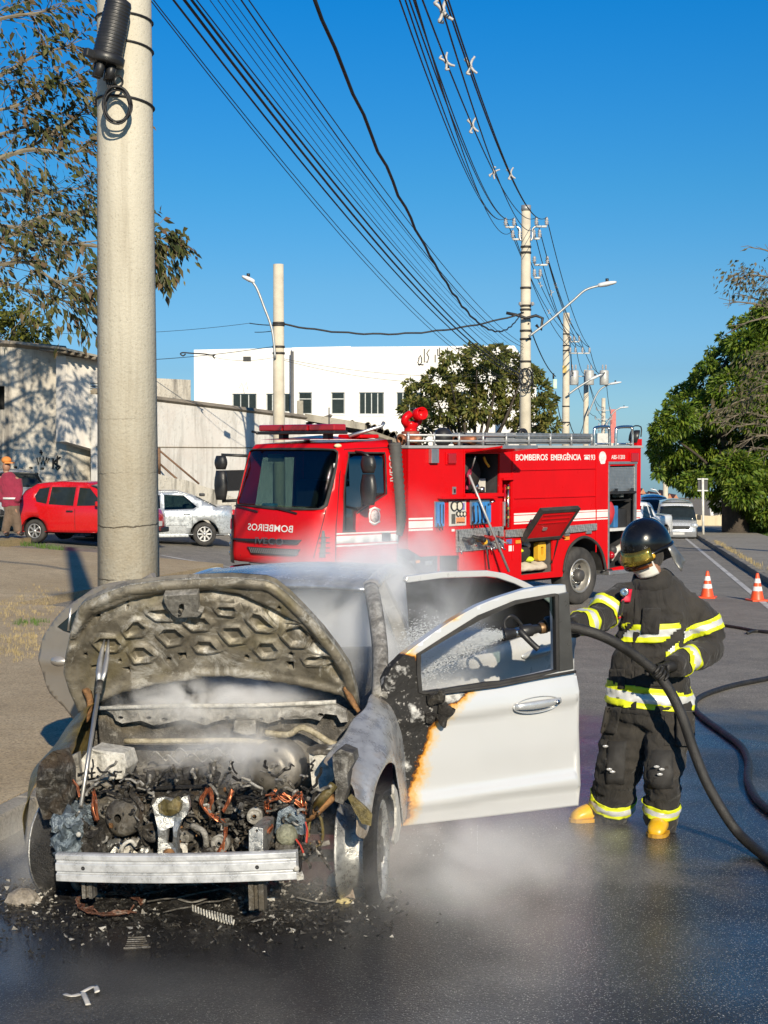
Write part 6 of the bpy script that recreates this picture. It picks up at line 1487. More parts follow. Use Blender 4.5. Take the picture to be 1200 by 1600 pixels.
# ================================================================== PEOPLE
def skinned(joints,edges,root,subd=2,name='body'):
    """joints {key: (pos, rx[, ry])}; one continuous skin over the joint tree"""
    me = bpy.data.meshes.new(name);ks = list(joints);ix = {k: i for i,k in enumerate(ks)}
    me.from_pydata([tuple(joints[k][0]) for k in ks],[(ix[a],ix[b]) for a,b in edges],[]);me.update()
    o = bpy.data.objects.new(name,me);COL.objects.link(o)
    sk_ = o.modifiers.new('skin','SKIN');sk_.use_smooth_shade = True
    for k in ks:
        d = me.skin_vertices[0].data[ix[k]];d.radius = (joints[k][1],joints[k][-1]);d.use_root = (k == root)
    if subd: s_ = o.modifiers.new('sub','SUBSURF');s_.levels = subd;s_.render_levels = subd
    return o
def bake(o,name,m,parent,remesh=None,smooth=0,extra=()):
    """apply an object's modifiers into a plain mesh object"""
    if remesh:
        r_ = o.modifiers.new('rm','REMESH');r_.mode = 'VOXEL';r_.voxel_size = remesh;r_.use_smooth_shade = True
        if smooth: s_ = o.modifiers.new('sm','SMOOTH');s_.iterations = smooth;s_.factor = .5
    dg = bpy.context.evaluated_depsgraph_get();me = bpy.data.meshes.new_from_object(o.evaluated_get(dg));me.name = name
    for x in extra: bpy.data.objects.remove(x)
    bpy.data.objects.remove(o)
    me.materials.clear()
    for q in (m if isinstance(m,(list,tuple)) else [m]): me.materials.append(q)
    me.polygons.foreach_set('use_smooth',[True]*len(me.polygons));me.polygons.foreach_set('material_index',[0]*len(me.polygons));me.update()
    n = bpy.data.objects.new(name,me);COL.objects.link(n);n.parent = parent;return n
def tapered(P_,Rs,n=20,k=5):
    """rings along a smooth path; Rs gives (a, b) half-widths per point"""
    pts = smoothpts(P_,k);rs = []
    for i in range(len(P_) - 1):
        for j in range(k): f = j/k;rs.append((lerp(Rs[i][0],Rs[i + 1][0],f),lerp(Rs[i][1],Rs[i + 1][1],f)))
    rs.append(Rs[-1]);return pts,rs
def limb(mb,P_,Rs,n=20,k=5,ref=V((1,0,0)),m=0):
    pts,rs = tapered(P_,Rs,n,k);rings = []
    for i,p in enumerate(pts):
        t_ = (pts[min(i + 1,len(pts) - 1)] - pts[max(i - 1,0)]).normalized();a = (ref - t_*ref.dot(t_)).normalized();b = t_.cross(a)
        rings.append([p + a*rs[i][0]*math.cos(q) + b*rs[i][1]*math.sin(q) for q in [2*math.pi*j/n for j in range(n)]])
    mb.loft(rings,True,True,m)
    return pts

FD = 8.40 # the firefighter's distance
def fp(px,py,y=FD): return at(px,py,y)
gL,gR = onground(938,1288),onground(1026,1308)
FO = V(((gL.x + gR.x)/2,(gL.y + gR.y)/2,gz((gL.x + gR.x)/2,(gL.y + gR.y)/2)))
ff = thing('person','firefighter in black turnout gear with lime stripes, black helmet and yellow boots holding a hose','person',Matrix.Translation(FO))
FI = Matrix.Translation(-FO)
def L(p): return p - FO
# joints, world positions (he turns a little to the left of the picture)
Jh = {'hip': L(fp(1018,1100)),'waist': L(fp(1018,1040)),'chest': L(fp(1022,965)),'neck': L(fp(1022,912,8.42)),'head': L(fp(1008,868,8.36)),'crown': L(fp(1012,834,8.38)),
    'hl': L(fp(983,1112,8.5)),'kl': L(fp(968,1196,8.42)),'al': L(fp(950,1268,8.6)),'tl': L(fp(928,1277,8.53)),
    'hr': L(fp(1053,1112,8.36)),'kr': L(fp(1040,1200,8.2)),'ar': L(fp(1033,1284,8.32)),'tr': L(fp(1029,1293,8.22)),
    'sl': L(fp(970,924,8.46)),'el': L(fp(938,964,8.3)),'wl': L(fp(893,980,8.06)),'hdl': L(fp(880,978,8.02)),
    'sr': L(fp(1074,928,8.44)),'er': L(fp(1102,1014,8.42)),'wr': L(fp(1052,1042,8.12)),'hdr': L(fp(1044,1045,8.09))}
rad = {'hip': (.10,.09),'waist': (.09,.08),'chest': (.115,.09),'neck': (.058,.06),'head': (.078,.095),'crown': (.06,.075),'hl': (.085,)*2,'kl': (.06,)*2,'al': (.045,)*2,'tl': (.035,.04),
    'hr': (.085,)*2,'kr': (.06,)*2,'ar': (.045,)*2,'tr': (.035,.04),'sl': (.06,)*2,'el': (.045,)*2,'wl': (.032,)*2,'hdl': (.03,.04),'sr': (.06,)*2,'er': (.045,)*2,'wr': (.032,)*2,'hdr': (.03,.04)}
M_skin = mat('skin',(.32,.17,.11),.55,var=.08,bump=.1)
Jb = dict(Jh)
for s_ in 'lr': Jb['w' + s_] = Jh['e' + s_]*.35 + Jh['w' + s_]*.65;Jb['hd' + s_] = Jh['e' + s_]*.2 + Jh['w' + s_]*.8
o = skinned({k: (v,*rad[k]) for k,v in Jb.items()},[('hip','waist'),('waist','chest'),('chest','neck'),('neck','head'),('head','crown'),('hip','hl'),('hl','kl'),('kl','al'),('al','tl'),('hip','hr'),('hr','kr'),('kr','ar'),('ar','tr'),
    ('chest','sl'),('sl','el'),('el','wl'),('wl','hdl'),('chest','sr'),('sr','er'),('er','wr'),('wr','hdr')],'hip')
body = bake(o,'body',M_skin,ff)
def m_cloth(name,c1,c2,dust,amt=.5):
    t = NT(name);a = t.noise(5,6,.65);b = t.noise(2.2,5,.6,dist=.8);wv = t.noise(420,2,.5)
    c = t.mix(t.ramp(a,[(.35,0.0),(.65,1.0)]),c1,c2);c = t.mix(t.ramp(b,[(.42,0.0),(.68,amt)]),c,dust)
    h = t.math('ADD',t.math('MULTIPLY',t.noise(9,3,.55,t.scaled(t.co(),(1,1,.55)),.8),3.0),t.math('MULTIPLY',wv,.12))
    t.bsdf(c,.88,0,t.bump(h,.55,.03),Sheen_Weight=.08,Sheen_Roughness=.5);return t.m
M_turn = m_cloth('turnout_cloth',(.009,.0085,.008),(.020,.018,.0165),(.050,.043,.035),.6)
M_turnp = m_cloth('turnout_trouser_cloth',(.010,.009,.008),(.021,.019,.016),(.052,.044,.035),.6)
M_limeb = mat('lime_tape',(.66,.72,.02),.5,var=.05,dirt=(.40,.42,.05),dscale=6,damt=.35,bump=.15,bscale=200)
M_silb = mat('silver_tape',(.60,.61,.60),.38,.15,var=.08,dirt=(.4,.4,.38),dscale=6,damt=.4,bump=.15,bscale=200)
# jacket: trunk and sleeves grown together
side_ = (Jh['sr'] - Jh['sl']);side_.z = 0;side_.normalize()
mb = MB()
tz = [(1110,.262,.18),(1101,.266,.182),(1068,.25,.17),(1030,.228,.16),(985,.215,.16),(950,.225,.16),(925,.195,.14),(908,.125,.105),(893,.085,.08)]
tp_ = [L(fp({1110: 1015,1101: 1015,1068: 1014,1030: 1016,985: 1022,950: 1026,925: 1026,908: 1024,893: 1020}[y],y,8.42)) for y,_,_ in tz]
limb(mb,tp_,[(a*.93,b*.93) for _,a,b in tz],28,4,side_)
slv = {'l': [Jh['sl'] + V((.08,0,-.02)),Jh['sl']*.5 + Jh['el']*.5,Jh['el'],Jh['el']*.45 + Jh['wl']*.55,Jh['wl']*.9 + Jh['hdl']*.1],'r': [Jh['sr'] + V((-.10,0,-.02)),Jh['sr']*.5 + Jh['er']*.5 + V((.03,0,0)),Jh['er'] + V((.02,0,0)),Jh['er']*.45 + Jh['wr']*.55,Jh['wr']]}
srd = {'l': [(.085,.09),(.09,.09),(.076,.08),(.068,.068),(.058,.058)],'r': [(.09,.095),(.098,.095),(.083,.083),(.073,.073),(.062,.062)]}
for k in 'lr': limb(mb,slv[k],srd[k],20,5,V((0,0,1)))
jk = bake(mb.build('jk',M_turn),'jacket',M_turn,ff,.013,5)
def fold(o,amp,fr,seed,stretch=(1,1,1)):
    me = o.data;n = len(me.vertices);co = np.empty(n*3);me.vertices.foreach_get('co',co);no = np.empty(n*3);me.vertices.foreach_get('normal',no);co = co.reshape(-1,3);no = no.reshape(-1,3)
    for i in range(n):
        p = V((co[i][0]*stretch[0],co[i][1]*stretch[1],co[i][2]*stretch[2]))*fr + V((seed,0,0));r_ = 1 - abs(mnoise.noise(p))*2.2;k = mnoise.noise(p*2.3)*.35
        co[i] += no[i]*(amp*(r_ - .35 + k))
    me.vertices.foreach_set('co',co.ravel());me.update()
fold(jk,.014,7.5,3,(1,1,1.6));fold(jk,.005,19,8)
def near_seg(p,P_):
    best = (9,0,0)
    for i in range(len(P_) - 1):
        a,b = P_[i],P_[i + 1];e = b - a;t_ = max(0,min(1,(p - a).dot(e)/e.dot(e)));d = (p - a - e*t_).length
        if d < best[0]: best = (d,i + t_,i)
    return best
def cut_band(src,limb_pts,others,f0,f1,name,stripes=True,off=.009,mask=None,axis_=None,rmax=.15):
    """lift a ring of the cloth between two planes across a limb, as tape of its own"""
    bm = bmesh.new();bm.from_mesh(src.data)
    def pt(f): i = min(int(f),len(limb_pts) - 2);return limb_pts[i] + (limb_pts[i + 1] - limb_pts[i])*(f - i)
    ax = axis_ or (pt(f1) - pt(f0)).normalized()
    kill = [f for f in bm.faces if not (lambda c: near_seg(c,limb_pts)[0] < min([near_seg(c,q)[0] for q in others] + [9])*(1.0) and near_seg(c,limb_pts)[0] < rmax and abs((c - (pt(f0) + pt(f1))/2).dot(ax)) < .25)(f.calc_center_median())]
    bmesh.ops.delete(bm,geom=kill,context='FACES')
    def cutp(f,s_): bmesh.ops.bisect_plane(bm,geom=bm.verts[:] + bm.edges[:] + bm.faces[:],plane_co=pt(f),plane_no=ax*s_,clear_outer=True)
    cutp(f0,-1);cutp(f1,1)
    for k in (.30,.70): bmesh.ops.bisect_plane(bm,geom=bm.verts[:] + bm.edges[:] + bm.faces[:],plane_co=pt(f0) + (pt(f1) - pt(f0))*k,plane_no=ax)
    if mask: bmesh.ops.delete(bm,geom=[f for f in bm.faces if not mask(f.calc_center_median())],context='FACES')
    L0 = (pt(f1) - pt(f0)).dot(ax)
    bm.normal_update()
    for v in bm.verts: v.co += v.normal*off
    for f in bm.faces: h = (f.calc_center_median() - pt(f0)).dot(ax)/L0;f.material_index = 1 if .30 < h < .70 else 0;f.smooth = True
    me = bpy.data.meshes.new(name);bm.to_mesh(me);bm.free();me.materials.append(M_limeb);me.materials.append(M_silb)
    o = bpy.data.objects.new(name,me);COL.objects.link(o);o.parent = src;s_ = o.modifiers.new('t','SOLIDIFY');s_.thickness = .004;s_.offset = -1;return o
trunk = list(reversed(tp_));UP = V((0,0,1))
def hz(py,pts=tp_): # trunk parameter at a picture height
    for i in range(len(tz) - 1):
        if tz[i][0] >= py >= tz[i + 1][0]: return i + (tz[i][0] - py)/(tz[i][0] - tz[i + 1][0])
    return 0
tilt = (UP + side_*-.06).normalized()
cut_band(jk,tp_,[slv['l'],slv['r']],hz(998),hz(970),'reflective_band',axis_=tilt,rmax=.5,mask=lambda c: c.dot(side_) < Jh['sr'].dot(side_) - .05)
cut_band(jk,tp_,[slv['l'],slv['r']],hz(1102),hz(1068),'reflective_band',axis_=(UP + side_*.09).normalized(),rmax=.5)
for k,fr in (('r',(.95,1.42)),('r',(2.95,3.45)),('l',(1.25,1.8)),('l',(2.75,3.35))): cut_band(jk,slv[k],[tp_[2:7]] + ([slv['l']] if k == 'r' else [slv['r']]),*fr,'reflective_band',rmax=.11 if fr[0] > 2.5 else .15,mask=(lambda c: c.dot(side_) > Jh['sr'].dot(side_) - .04) if (k,fr[0]) == ('r',.95) else None)
# collar, pockets, flaps
mb = MB();cpt = L(fp(1021,912,8.42));rg = []
for z_,r1_,r2_ in ((-.03,.125,.115),(.01,.112,.105),(.04,.105,.10)): rg.append([cpt + side_*r1_*math.cos(q) + side_.cross(UP)*r2_*math.sin(q) + UP*(z_ + .012*math.sin(q*2)) for q in [2*math.pi*j/24 for j in range(24)]])
mb.loft(rg,True,False);o = mb.build('collar',M_turn,jk);o.modifiers.new('t','SOLIDIFY').thickness = .012
fnt = side_.cross(UP) ;fnt = fnt if fnt.y < 0 else -fnt
from mathutils.bvhtree import BVHTree
BV = {}
def onto(par,px,py):
    if par.name not in BV: BV[par.name] = BVHTree.FromPolygons([v.co for v in par.data.vertices],[p.vertices for p in par.data.polygons])
    h = BV[par.name].ray_cast(L(EYE),ray(px,py).normalized());return h[0]
def patch(name,px0,py0,px1,py1,y,thick,m,parent,seed=0,skew=0.0,bev=.012):
    a,b,c,d = (L(fp(*q,y)) for q in ((px0,py1),(px1,py1),(px1 + skew,py0),(px0 + skew,py0)));mb = MB();n = 7;vs_,fs_ = [],[]
    for lay in (0,1):
        for i in range(n + 1):
            for j in range(n + 1):
                qx,qy = lerp(px0,px1,i/n) + skew*j/n,lerp(py1,py0,j/n);p = onto(parent,qx,qy) or (a + (b - a)*(i/n) + (d - a)*(j/n));p = p + fnt*(thick*(1 - lay) - .0) + fnt*.012*mnoise.noise(p*16 + V((seed,0,0)))*(1 - lay) - fnt*.006;vs_.append(p)
    N = (n + 1)*(n + 1)
    for i in range(n):
        for j in range(n):
            q = (i*(n + 1) + j,(i + 1)*(n + 1) + j,(i + 1)*(n + 1) + j + 1,i*(n + 1) + j + 1);fs_ += [q,tuple(N + k for k in q[::-1])]
    rim = [i*(n + 1) for i in range(n + 1)] + [n*(n + 1) + j for j in range(1,n + 1)] + [i*(n + 1) + n for i in range(n - 1,-1,-1)] + [j for j in range(n - 1,0,-1)]
    fs_ += [(rim[k],N + rim[k],N + rim[(k + 1) % len(rim)],rim[(k + 1) % len(rim)]) for k in range(len(rim))]
    mb.add(vs_,fs_,0,True);return mb.build(name,m,parent)
patch('chest_pocket',1001,950,1029,990,8.262,.03,M_turn,jk,1,3)
patch('storm_flap',984,935,994,1108,8.29,.012,M_turn,jk,2,8)
patch('lower_pocket',992,1040,1044,1072,8.262,.018,M_turn,jk,3)
patch('lower_pocket',952,1046,976,1076,8.36,.018,M_turn,jk,4)
# red torch on the breast
tq = L(fp(976,925,8.24));T = axis(tq,fnt + V((-.25,0,.05)));mb = MB();mb.lathe([(.020,-.03),(.024,0),(.024,.02),(.018,.022),(.001,.018)],16,T);hd = mb.build('torch_head',M_chrome,jk)
patch('torch_body',970,920,984,940,8.26,.03,mat('red_torch_plastic',(.50,.015,.04),.4),jk,5,3);MB().tube([L(fp(974,938,8.25)),L(fp(969,962,8.25))],.012,8,flat=.4).build('torch_strap',M_turnp,jk);patch('strap_tab',962,958,972,966,8.26,.015,MATS['red_torch_plastic'],jk,6)
# trousers
mb = MB();up_ = L(fp(1018,1085,8.42))
limb(mb,[L(fp(1018,1088,8.42)),L(fp(1019,1112,8.42)),L(fp(1019,1130,8.42))],[(.235,.16),(.24,.165),(.22,.16)],26,4,side_)
lg = {'l': [L(fp(986,1118,8.46)),L(fp(976,1160,8.45)),L(fp(968,1200,8.42)),L(fp(958,1245,8.5)),L(fp(951,1278,8.56))],'r': [L(fp(1050,1118,8.38)),L(fp(1043,1160,8.3)),L(fp(1037,1202,8.2)),L(fp(1034,1250,8.26)),L(fp(1031,1291,8.30))]}
lr = {'l': [(.140,.13),(.138,.13),(.128,.12),(.122,.118),(.115,.11)],'r': [(.130,.125),(.12,.115),(.105,.102),(.098,.095),(.092,.092)]}
for k in 'lr': limb(mb,lg[k],lr[k],22,5,side_)
tr = bake(mb.build('tr',M_turnp),'trousers',M_turnp,ff,.014,5);fold(tr,.015,6.5,11,(1,1,2.2));fold(tr,.005,18,9)
for k,fr in (('l',(2.95,3.42)),('r',(3.05,3.48))): cut_band(tr,lg[k],[lg['r' if k == 'l' else 'l']],*fr,'reflective_band',rmax=.22)
patch('knee_patch',946,1158,975,1225,8.315,.014,M_blks,tr,7,4);patch('knee_patch',1012,1172,1052,1232,8.10,.012,M_blks,tr,8)
patch('thigh_pocket',1056,1110,1084,1163,8.27,.05,M_turnp,tr,9);patch('thigh_pocket',938,1104,962,1144,8.40,.045,M_turnp,tr,10,8)
patch('leg_welt',1038,1112,1046,1164,8.235,.012,M_turnp,tr,12)
mb = MB()
for i,(x,y,yy) in enumerate(((1026,1198,8.085),(1034,1202,8.085),(1031,1210,8.085),(957,1206,8.295),(952,1202,8.295),(946,1166,8.30))): mb.sphere(L(fp(x,y,yy)),.011,n=5,sq=(1.6,.25,.7))
mb.build('painted_sheen',mat('painted_highlight',(.35,.35,.35),.05),tr,kind='stuff')  # flat grey beads set on the cloth as painted highlights
# boots
M_boot = mat('yellow_rubber',(.72,.40,.008),.32,var=.06,dirt=(.30,.17,.02),dscale=9,damt=.5,bump=.05,Coat_Weight=.3)
def boot(ank,toe,name='boot'):
    mb = MB();d = (toe - ank);d.z = 0;Ln = d.length;d.normalize();s_ = V((d.y,-d.x,0));gzz = lambda p: gz(p.x + FO.x,p.y + FO.y) - FO.z
    rings = []
    for f,w_,h in ((-.28,.040,.10),(-.22,.052,.15),(-.05,.056,.17),(.15,.055,.155),(.45,.054,.115),(.7,.056,.10),(.95,.054,.085),(1.12,.042,.06),(1.2,.02,.035)):
        c = ank + d*(Ln*f);b = gzz(c);rings.append([V((c.x,c.y,0)) + s_*(w_*math.cos(q)) + V((0,0,b + max(.018,h*.5 + h*.5*math.sin(q)))) for q in [2*math.pi*j/16 for j in range(16)]])
    mb.loft(rings);bt = mb.build(name,M_boot,ff,subd=1)
    ms = MB();rs_ = []
    ol = [(-.30,.030),(-.26,.048),(-.1,.058),(.1,.055),(.4,.054),(.7,.060),(1.0,.056),(1.15,.040),(1.24,.012)]
    out = [ank + d*(Ln*f) + s_*w_ for f,w_ in ol] + [ank + d*(Ln*f) - s_*w_ for f,w_ in reversed(ol)]
    ms.loft([[V((p.x,p.y,gzz(p) + z_)) for p in out] for z_ in (.001,.022)],True,True,smooth=False);ms.build('sole',mat('yellow_sole',(.50,.26,.01),.5,dirt=(.12,.09,.04),damt=.5),bt)
boot(Jh['al'] + V((.0,-.02,0)),L(onground(902,1284)));boot(Jh['ar'] + V((0,-.03,0)),L(onground(1025,1308)))
# head: balaclava, helmet, visor, mask, neck cape
hc_ = L(fp(1007,859,8.36));fd = (V((-.80,-.46,-.46))).normalized() # the way he looks: down at the nozzle
hx = fd;hs2 = hx.cross(UP).normalized();hz_ = hs2.cross(hx).normalized()
HM = Matrix(((hx.x,hs2.x,hz_.x,hc_.x),(hx.y,hs2.y,hz_.y,hc_.y),(hx.z,hs2.z,hz_.z,hc_.z),(0,0,0,1))) @ Matrix.Scale(.91,4)
face = MB();face.sphere((0,0,0),1,HM,n=14,sq=(.098,.076,.118));fo = face.build('head',M_skin,body)
fe_ = MB();fe_.lathe([(.001,.026),(.008,.022),(.014,.0),(.016,-.012)],10,HM @ Matrix.Translation((.094,0,.0)) @ Matrix.Rotation(R(75),4,'Y'));fe_.build('nose',M_skin,fo)
for s in (-1,1):
    MB().sphere((.082,s*.031,.022),.013,HM,n=8).build('eye',mat('eye_white',(.55,.5,.45),.2),fo);MB().sphere((.093,s*.031,.021),.006,HM,n=6).build('iris',M_blk,fo)
bal = MB();bal.sphere((-.012,0,-.035),1,HM,n=14,sq=(.104,.092,.115));bal.build('balaclava',M_turn,ff)
M_helm = mat('black_gloss_helmet',(.005,.005,.005),.22,var=.2,Specular_IOR_Level=.35,Coat_Weight=.35,Coat_Roughness=.05,dirt=(.03,.028,.025),damt=.3,dscale=8)
def dome(fx,fy,fz,c,th0,th1,n=40,k=14):
    rings = []
    for i in range(k + 1):
        th = lerp(th0,th1,i/k);rings.append([V((c[0] + fx*math.cos(q)*math.sin(th)*(1.10 if math.cos(q) < 0 else 1.0),c[1] + fy*math.sin(q)*math.sin(th),c[2] + fz*math.cos(th) - (.045*max(0,-math.cos(q))*(i/k) ** 2))) for q in [2*math.pi*j/n for j in range(n)]])
    return rings
hm = MB();rg = dome(.152,.128,.150,(-.02,0,.035),.02,1.78);hm.loft(rg[::-1],True,False,M=HM);hm.add([HM @ p for p in rg[0]],[tuple(range(40))],0,True)
helm = hm.build('helmet',M_helm,ff);s_ = helm.modifiers.new('t','SOLIDIFY');s_.thickness = .008
bm_ = MB();rr_ = [HM @ V((-.02 + (.158*math.cos(q))*(1.10 if math.cos(q) < 0 else 1.0),.134*math.sin(q),.004 - .045*max(0,-math.cos(q)))) for q in [2*math.pi*j/40 for j in range(41)]];bm_.tube(rr_,.009,8);bm_.build('helmet_rim',M_helm,helm)
cr_ = MB();cr_.tube([HM @ V((-.02 + .155*math.sin(a)*(1.1 if a < 0 else 1),0,.035 + .153*math.cos(a))) for a in [lerp(-1.4,1.3,i/20) for i in range(21)]],.008,6,flat=.8);cr_.build('helmet_ridge',M_helm,helm)
for s in (-1,1):
    st_m = MB();rows = []
    for i in range(9):
        a = lerp(-2.2,-1.72,i/8) ;row = []
        for th in (1.05,1.15,1.25,1.36): row.append(HM @ V((-.02 + .154*1.10*math.cos(a)*math.sin(th)*1.012,s*.130*abs(math.sin(a))*math.sin(th)*1.014,.035 + .152*math.cos(th) - .045*max(0,-math.cos(a))*(th/1.78) ** 2)))
        rows.append(row)
    st_m.loft(rows if s < 0 else [r_[::-1] for r_ in rows],False,False);o = st_m.build('orange_stripe',mat('orange_reflector',(.85,.25,.02),.35),helm);o.modifiers.new('t','SOLIDIFY').thickness = .003
M_gold = mat('gold_visor_film',(.36,.25,.05),.22,.85,var=.25,vscale=18)
vz = MB();rows = []
for i in range(15):
    a = lerp(-1.15,1.15,i/14);rows.append([HM @ V((-.02 + (.160 + .012*k)*math.cos(a),(.136 + .006*k)*math.sin(a),.050 - .026*k)) for k in range(4)])
vz.loft(rows,False,False);o = vz.build('gold_visor',M_gold,helm);o.modifiers.new('t','SOLIDIFY').thickness = .003
vz = MB();rows = []
for i in range(15):
    a = lerp(-1.05,1.05,i/14);rows.append([HM @ V((-.02 + (.176 + .006*k)*math.cos(a),(.140 + .004*k)*math.sin(a),-.024 - .020*k)) for k in range(3)])
vz.loft(rows,False,False);o = vz.build('face_shield',glass_mat('brown_face_shield',(.62,.42,.28),.03,.9),helm);o.modifiers.new('t','SOLIDIFY').thickness = .002
MB().tube([HM @ V((-.02 + .186*math.cos(a),.148*math.sin(a),-.028)) for a in [lerp(-1.2,1.2,i/14) for i in range(15)]],.006,6).build('visor_edge',M_helm,helm)
for s in (-1,1): MB().lathe([(.016,-.004),(.016,.006),(.001,.008)],12,HM @ Matrix.Translation((.05,s*.128,-.01)) @ Matrix.Rotation(R(-90*s),4,'X')).build('yellow_stud',M_yell,helm)
# pleated white mask
mk = MB();rows = []
for k in range(9):
    t_ = k/8;z_ = lerp(-.02,-.150,t_);rows.append([HM @ V(((.118 + .020*math.sin(math.pi*min(1,t_*1.2)) + .005*(k % 2))*math.cos(a) - .012*t_,.090*math.sin(a),z_)) for a in [lerp(-1.3,1.3,i/16) for i in range(17)]])
mk.loft(rows,False,False);mask = mk.build('dust_mask',mat('white_mask_cloth',(.66,.64,.58),.9,var=.05,bump=.2),ff);mask.modifiers.new('t','SOLIDIFY').thickness = .004
# aluminised neck cape at the back
cp = MB();rows = []
for k in range(7):
    t_ = k/6;rows.append([HM @ V((-.02 + (.158 + .03*t_)*1.1*math.cos(a),(.134 + .035*t_ + .01*math.sin(6*a + k))*math.sin(a),-.02 - .165*t_ + .012*math.sin(5*a))) for a in [lerp(math.pi*.48,math.pi*1.40,i/20) for i in range(21)]])
cp.loft(rows,False,False);o = cp.build('neck_cape',mat('aluminised_cape',(.22,.215,.20),.42,.6,var=.45,vscale=9,bump=.5,bscale=12),helm);o.modifiers.new('t','SOLIDIFY').thickness = .004
# gloves: palm with five fingers curled round what they hold
M_glove = mat('black_leather_glove',(.014,.013,.012),.6,var=.3,bump=.4,bscale=60)
def hand(c,grip,palm_n,wrist,name='glove',r_=.030):
    """c centre of the gripped bar, grip its axis, palm_n from bar to palm; fingers wrap the bar"""
    g = grip.normalized();n = (palm_n - g*palm_n.dot(g)).normalized();s_ = g.cross(n)
    J,E = {},[]
    pc = c + n*(r_ + .018);J['w'] = (wrist,.046,.044);J['p'] = (pc*.55 + wrist*.45,.038,.026);J['k'] = (pc,.042,.024);E += [('w','p'),('p','k')]
    for i,(o_,ln_) in enumerate(((-.034,.9),(-.012,1.0),(.011,.95),(.033,.8))):
        b = pc + g*o_;pv = 'k'
        for j,an in enumerate((15,75,135,190)):
            a = R(an*ln_);q = c + g*(o_*1.05) + (n*math.cos(a) + s_*math.sin(a))*(r_ + .012);J[f'f{i}{j}'] = (q,.0115 - .001*j,.0115 - .001*j);E.append((pv,f'f{i}{j}'));pv = f'f{i}{j}'
    pv = 'p'
    for j,(an,o_) in enumerate(((-30,-.048),(-80,-.052),(-130,-.040))):
        a = R(an);q = c + g*o_ + (n*math.cos(a) + s_*math.sin(a))*(r_ + .014);J[f't{j}'] = (q,.0135 - .001*j,.0135 - .001*j);E.append((pv,f't{j}'));pv = f't{j}'
    o = skinned(J,E,'w',1);return bake(o,name,M_glove,ff)
# the hose he holds and the nozzle at its end
hp_ = [(868,976,7.93),(892,980,7.90),(925,988,7.88),(960,1003,7.90),(995,1026,7.96),(1026,1052,8.0),(1048,1082,8.0),(1066,1120,7.98),(1083,1170,7.97),(1102,1218,7.93),(1126,1262,7.89),(1154,1302,7.86)]
hw = [at(*q) for q in hp_]
for px,py in ((1190,1334),(1228,1360),(1300,1398),(1420,1420),(1600,1380),(1900,1300),(2200,1150)): hw.append(onground(px,py,.03))
M_hose = mat('black_fire_hose',(.016,.015,.014),.55,var=.3,vscale=14,bump=.5,bscale=180,dirt=(.06,.055,.05),dscale=10,damt=.4)
hose = tag(MB().tube(smoothpts(hw,10),.0285,14).build('fire_hose',M_hose),'black fire hose held across the firefighter and trailing to the wet road','fire hose','fire hoses')
hand(L(at(1028,1054,8.0)),hw[6] - hw[4],V((.25,.9,.35)),Jh['wr'] + V((.02,.02,.01)))
nz = thing('nozzle','black hose nozzle with pistol grip and bail handle spraying into the car','nozzle',Matrix.Translation(at(838,976,7.86)))
NI = Matrix.Translation(-at(838,976,7.86));np_ = lambda x,y,d=7.86: at(x,y,d)
n0,n1 = np_(786,992,7.80),np_(872,977,7.93)
ax_ = (n0 - n1).normalized();T = NI @ axis(n0,ax_)
MB().lathe([(.001,-.02),(.020,-.02),(.034,.004),(.034,-.002),(.032,-.03),(.025,-.045),(.025,-.07)],18,T).build('bumper_tip',M_blk,nz)
MB().lathe([(.024,-.07),(.026,-.085),(.024,-.10)],16,T).build('steel_ring',M_chrome,nz)
MB().lathe([(.026,-.10),(.034,-.11),(.034,-.17),(.026,-.18),(.022,-.22),(.022,-.30)],16,T).build('valve_body',M_blk,nz,bevel=0)
MB().lathe([(.028,-.22),(.031,-.225),(.031,-.26),(.028,-.265)],14,T).build('coupling',mat('brass_brown',(.20,.12,.06),.45,.6),nz)
MB().tube(smoothpts([NI @ p for p in (np_(812,985,7.82),np_(822,996,7.80),np_(834,1008,7.80),np_(841,1014,7.80))],4),[.018,.018,.018,.017,.017,.017,.0165,.0165,.0165,.0165,.0165,.017,.018],10).build('pistol_grip',M_blk,nz)
MB().tube([NI @ p for p in smoothpts([np_(810,984,7.84),np_(792,984,7.82),np_(788,972,7.82),np_(796,963,7.82),np_(806,966,7.84),np_(816,978,7.86)],5)],.009,8).build('bail_handle',M_blk,nz)
hand(L(at(862,977,7.90)),n1 - n0,V((.35,.6,.7)),Jh['wl'] + V((.03,.02,0)),r_=.026)
# trailing hoses on the road
for nm,P_,r_,lb in (('a',((1900,960),(1500,1010),(1240,1050),(1200,1060),(1150,1070),(1110,1082),(1088,1094),(1086,1108),(1102,1124),(1130,1144),(1158,1166),(1169,1190),(1168,1216),(1178,1242),(1200,1264),(1260,1300),(1400,1370),(1520,1400)),.026,'dark hose looping in an S over the wet road behind the firefighter'),
                   ('b',((1114,975),(1150,980),(1185,986),(1240,990),(1500,1000),(1900,990)),.022,'thin dark hose lying straight on the dry road near the cones'),('c',((1168,989),(1180,986),(1210,988),(1260,994)),.022,'short dark hose end beside the straight hose near the cones')):
    pts = [onground(x,y,r_) for x,y in P_];tag(MB().tube(smoothpts(pts,8),r_,10).build('fire_hose',M_hose),lb,'fire hose','fire hoses')

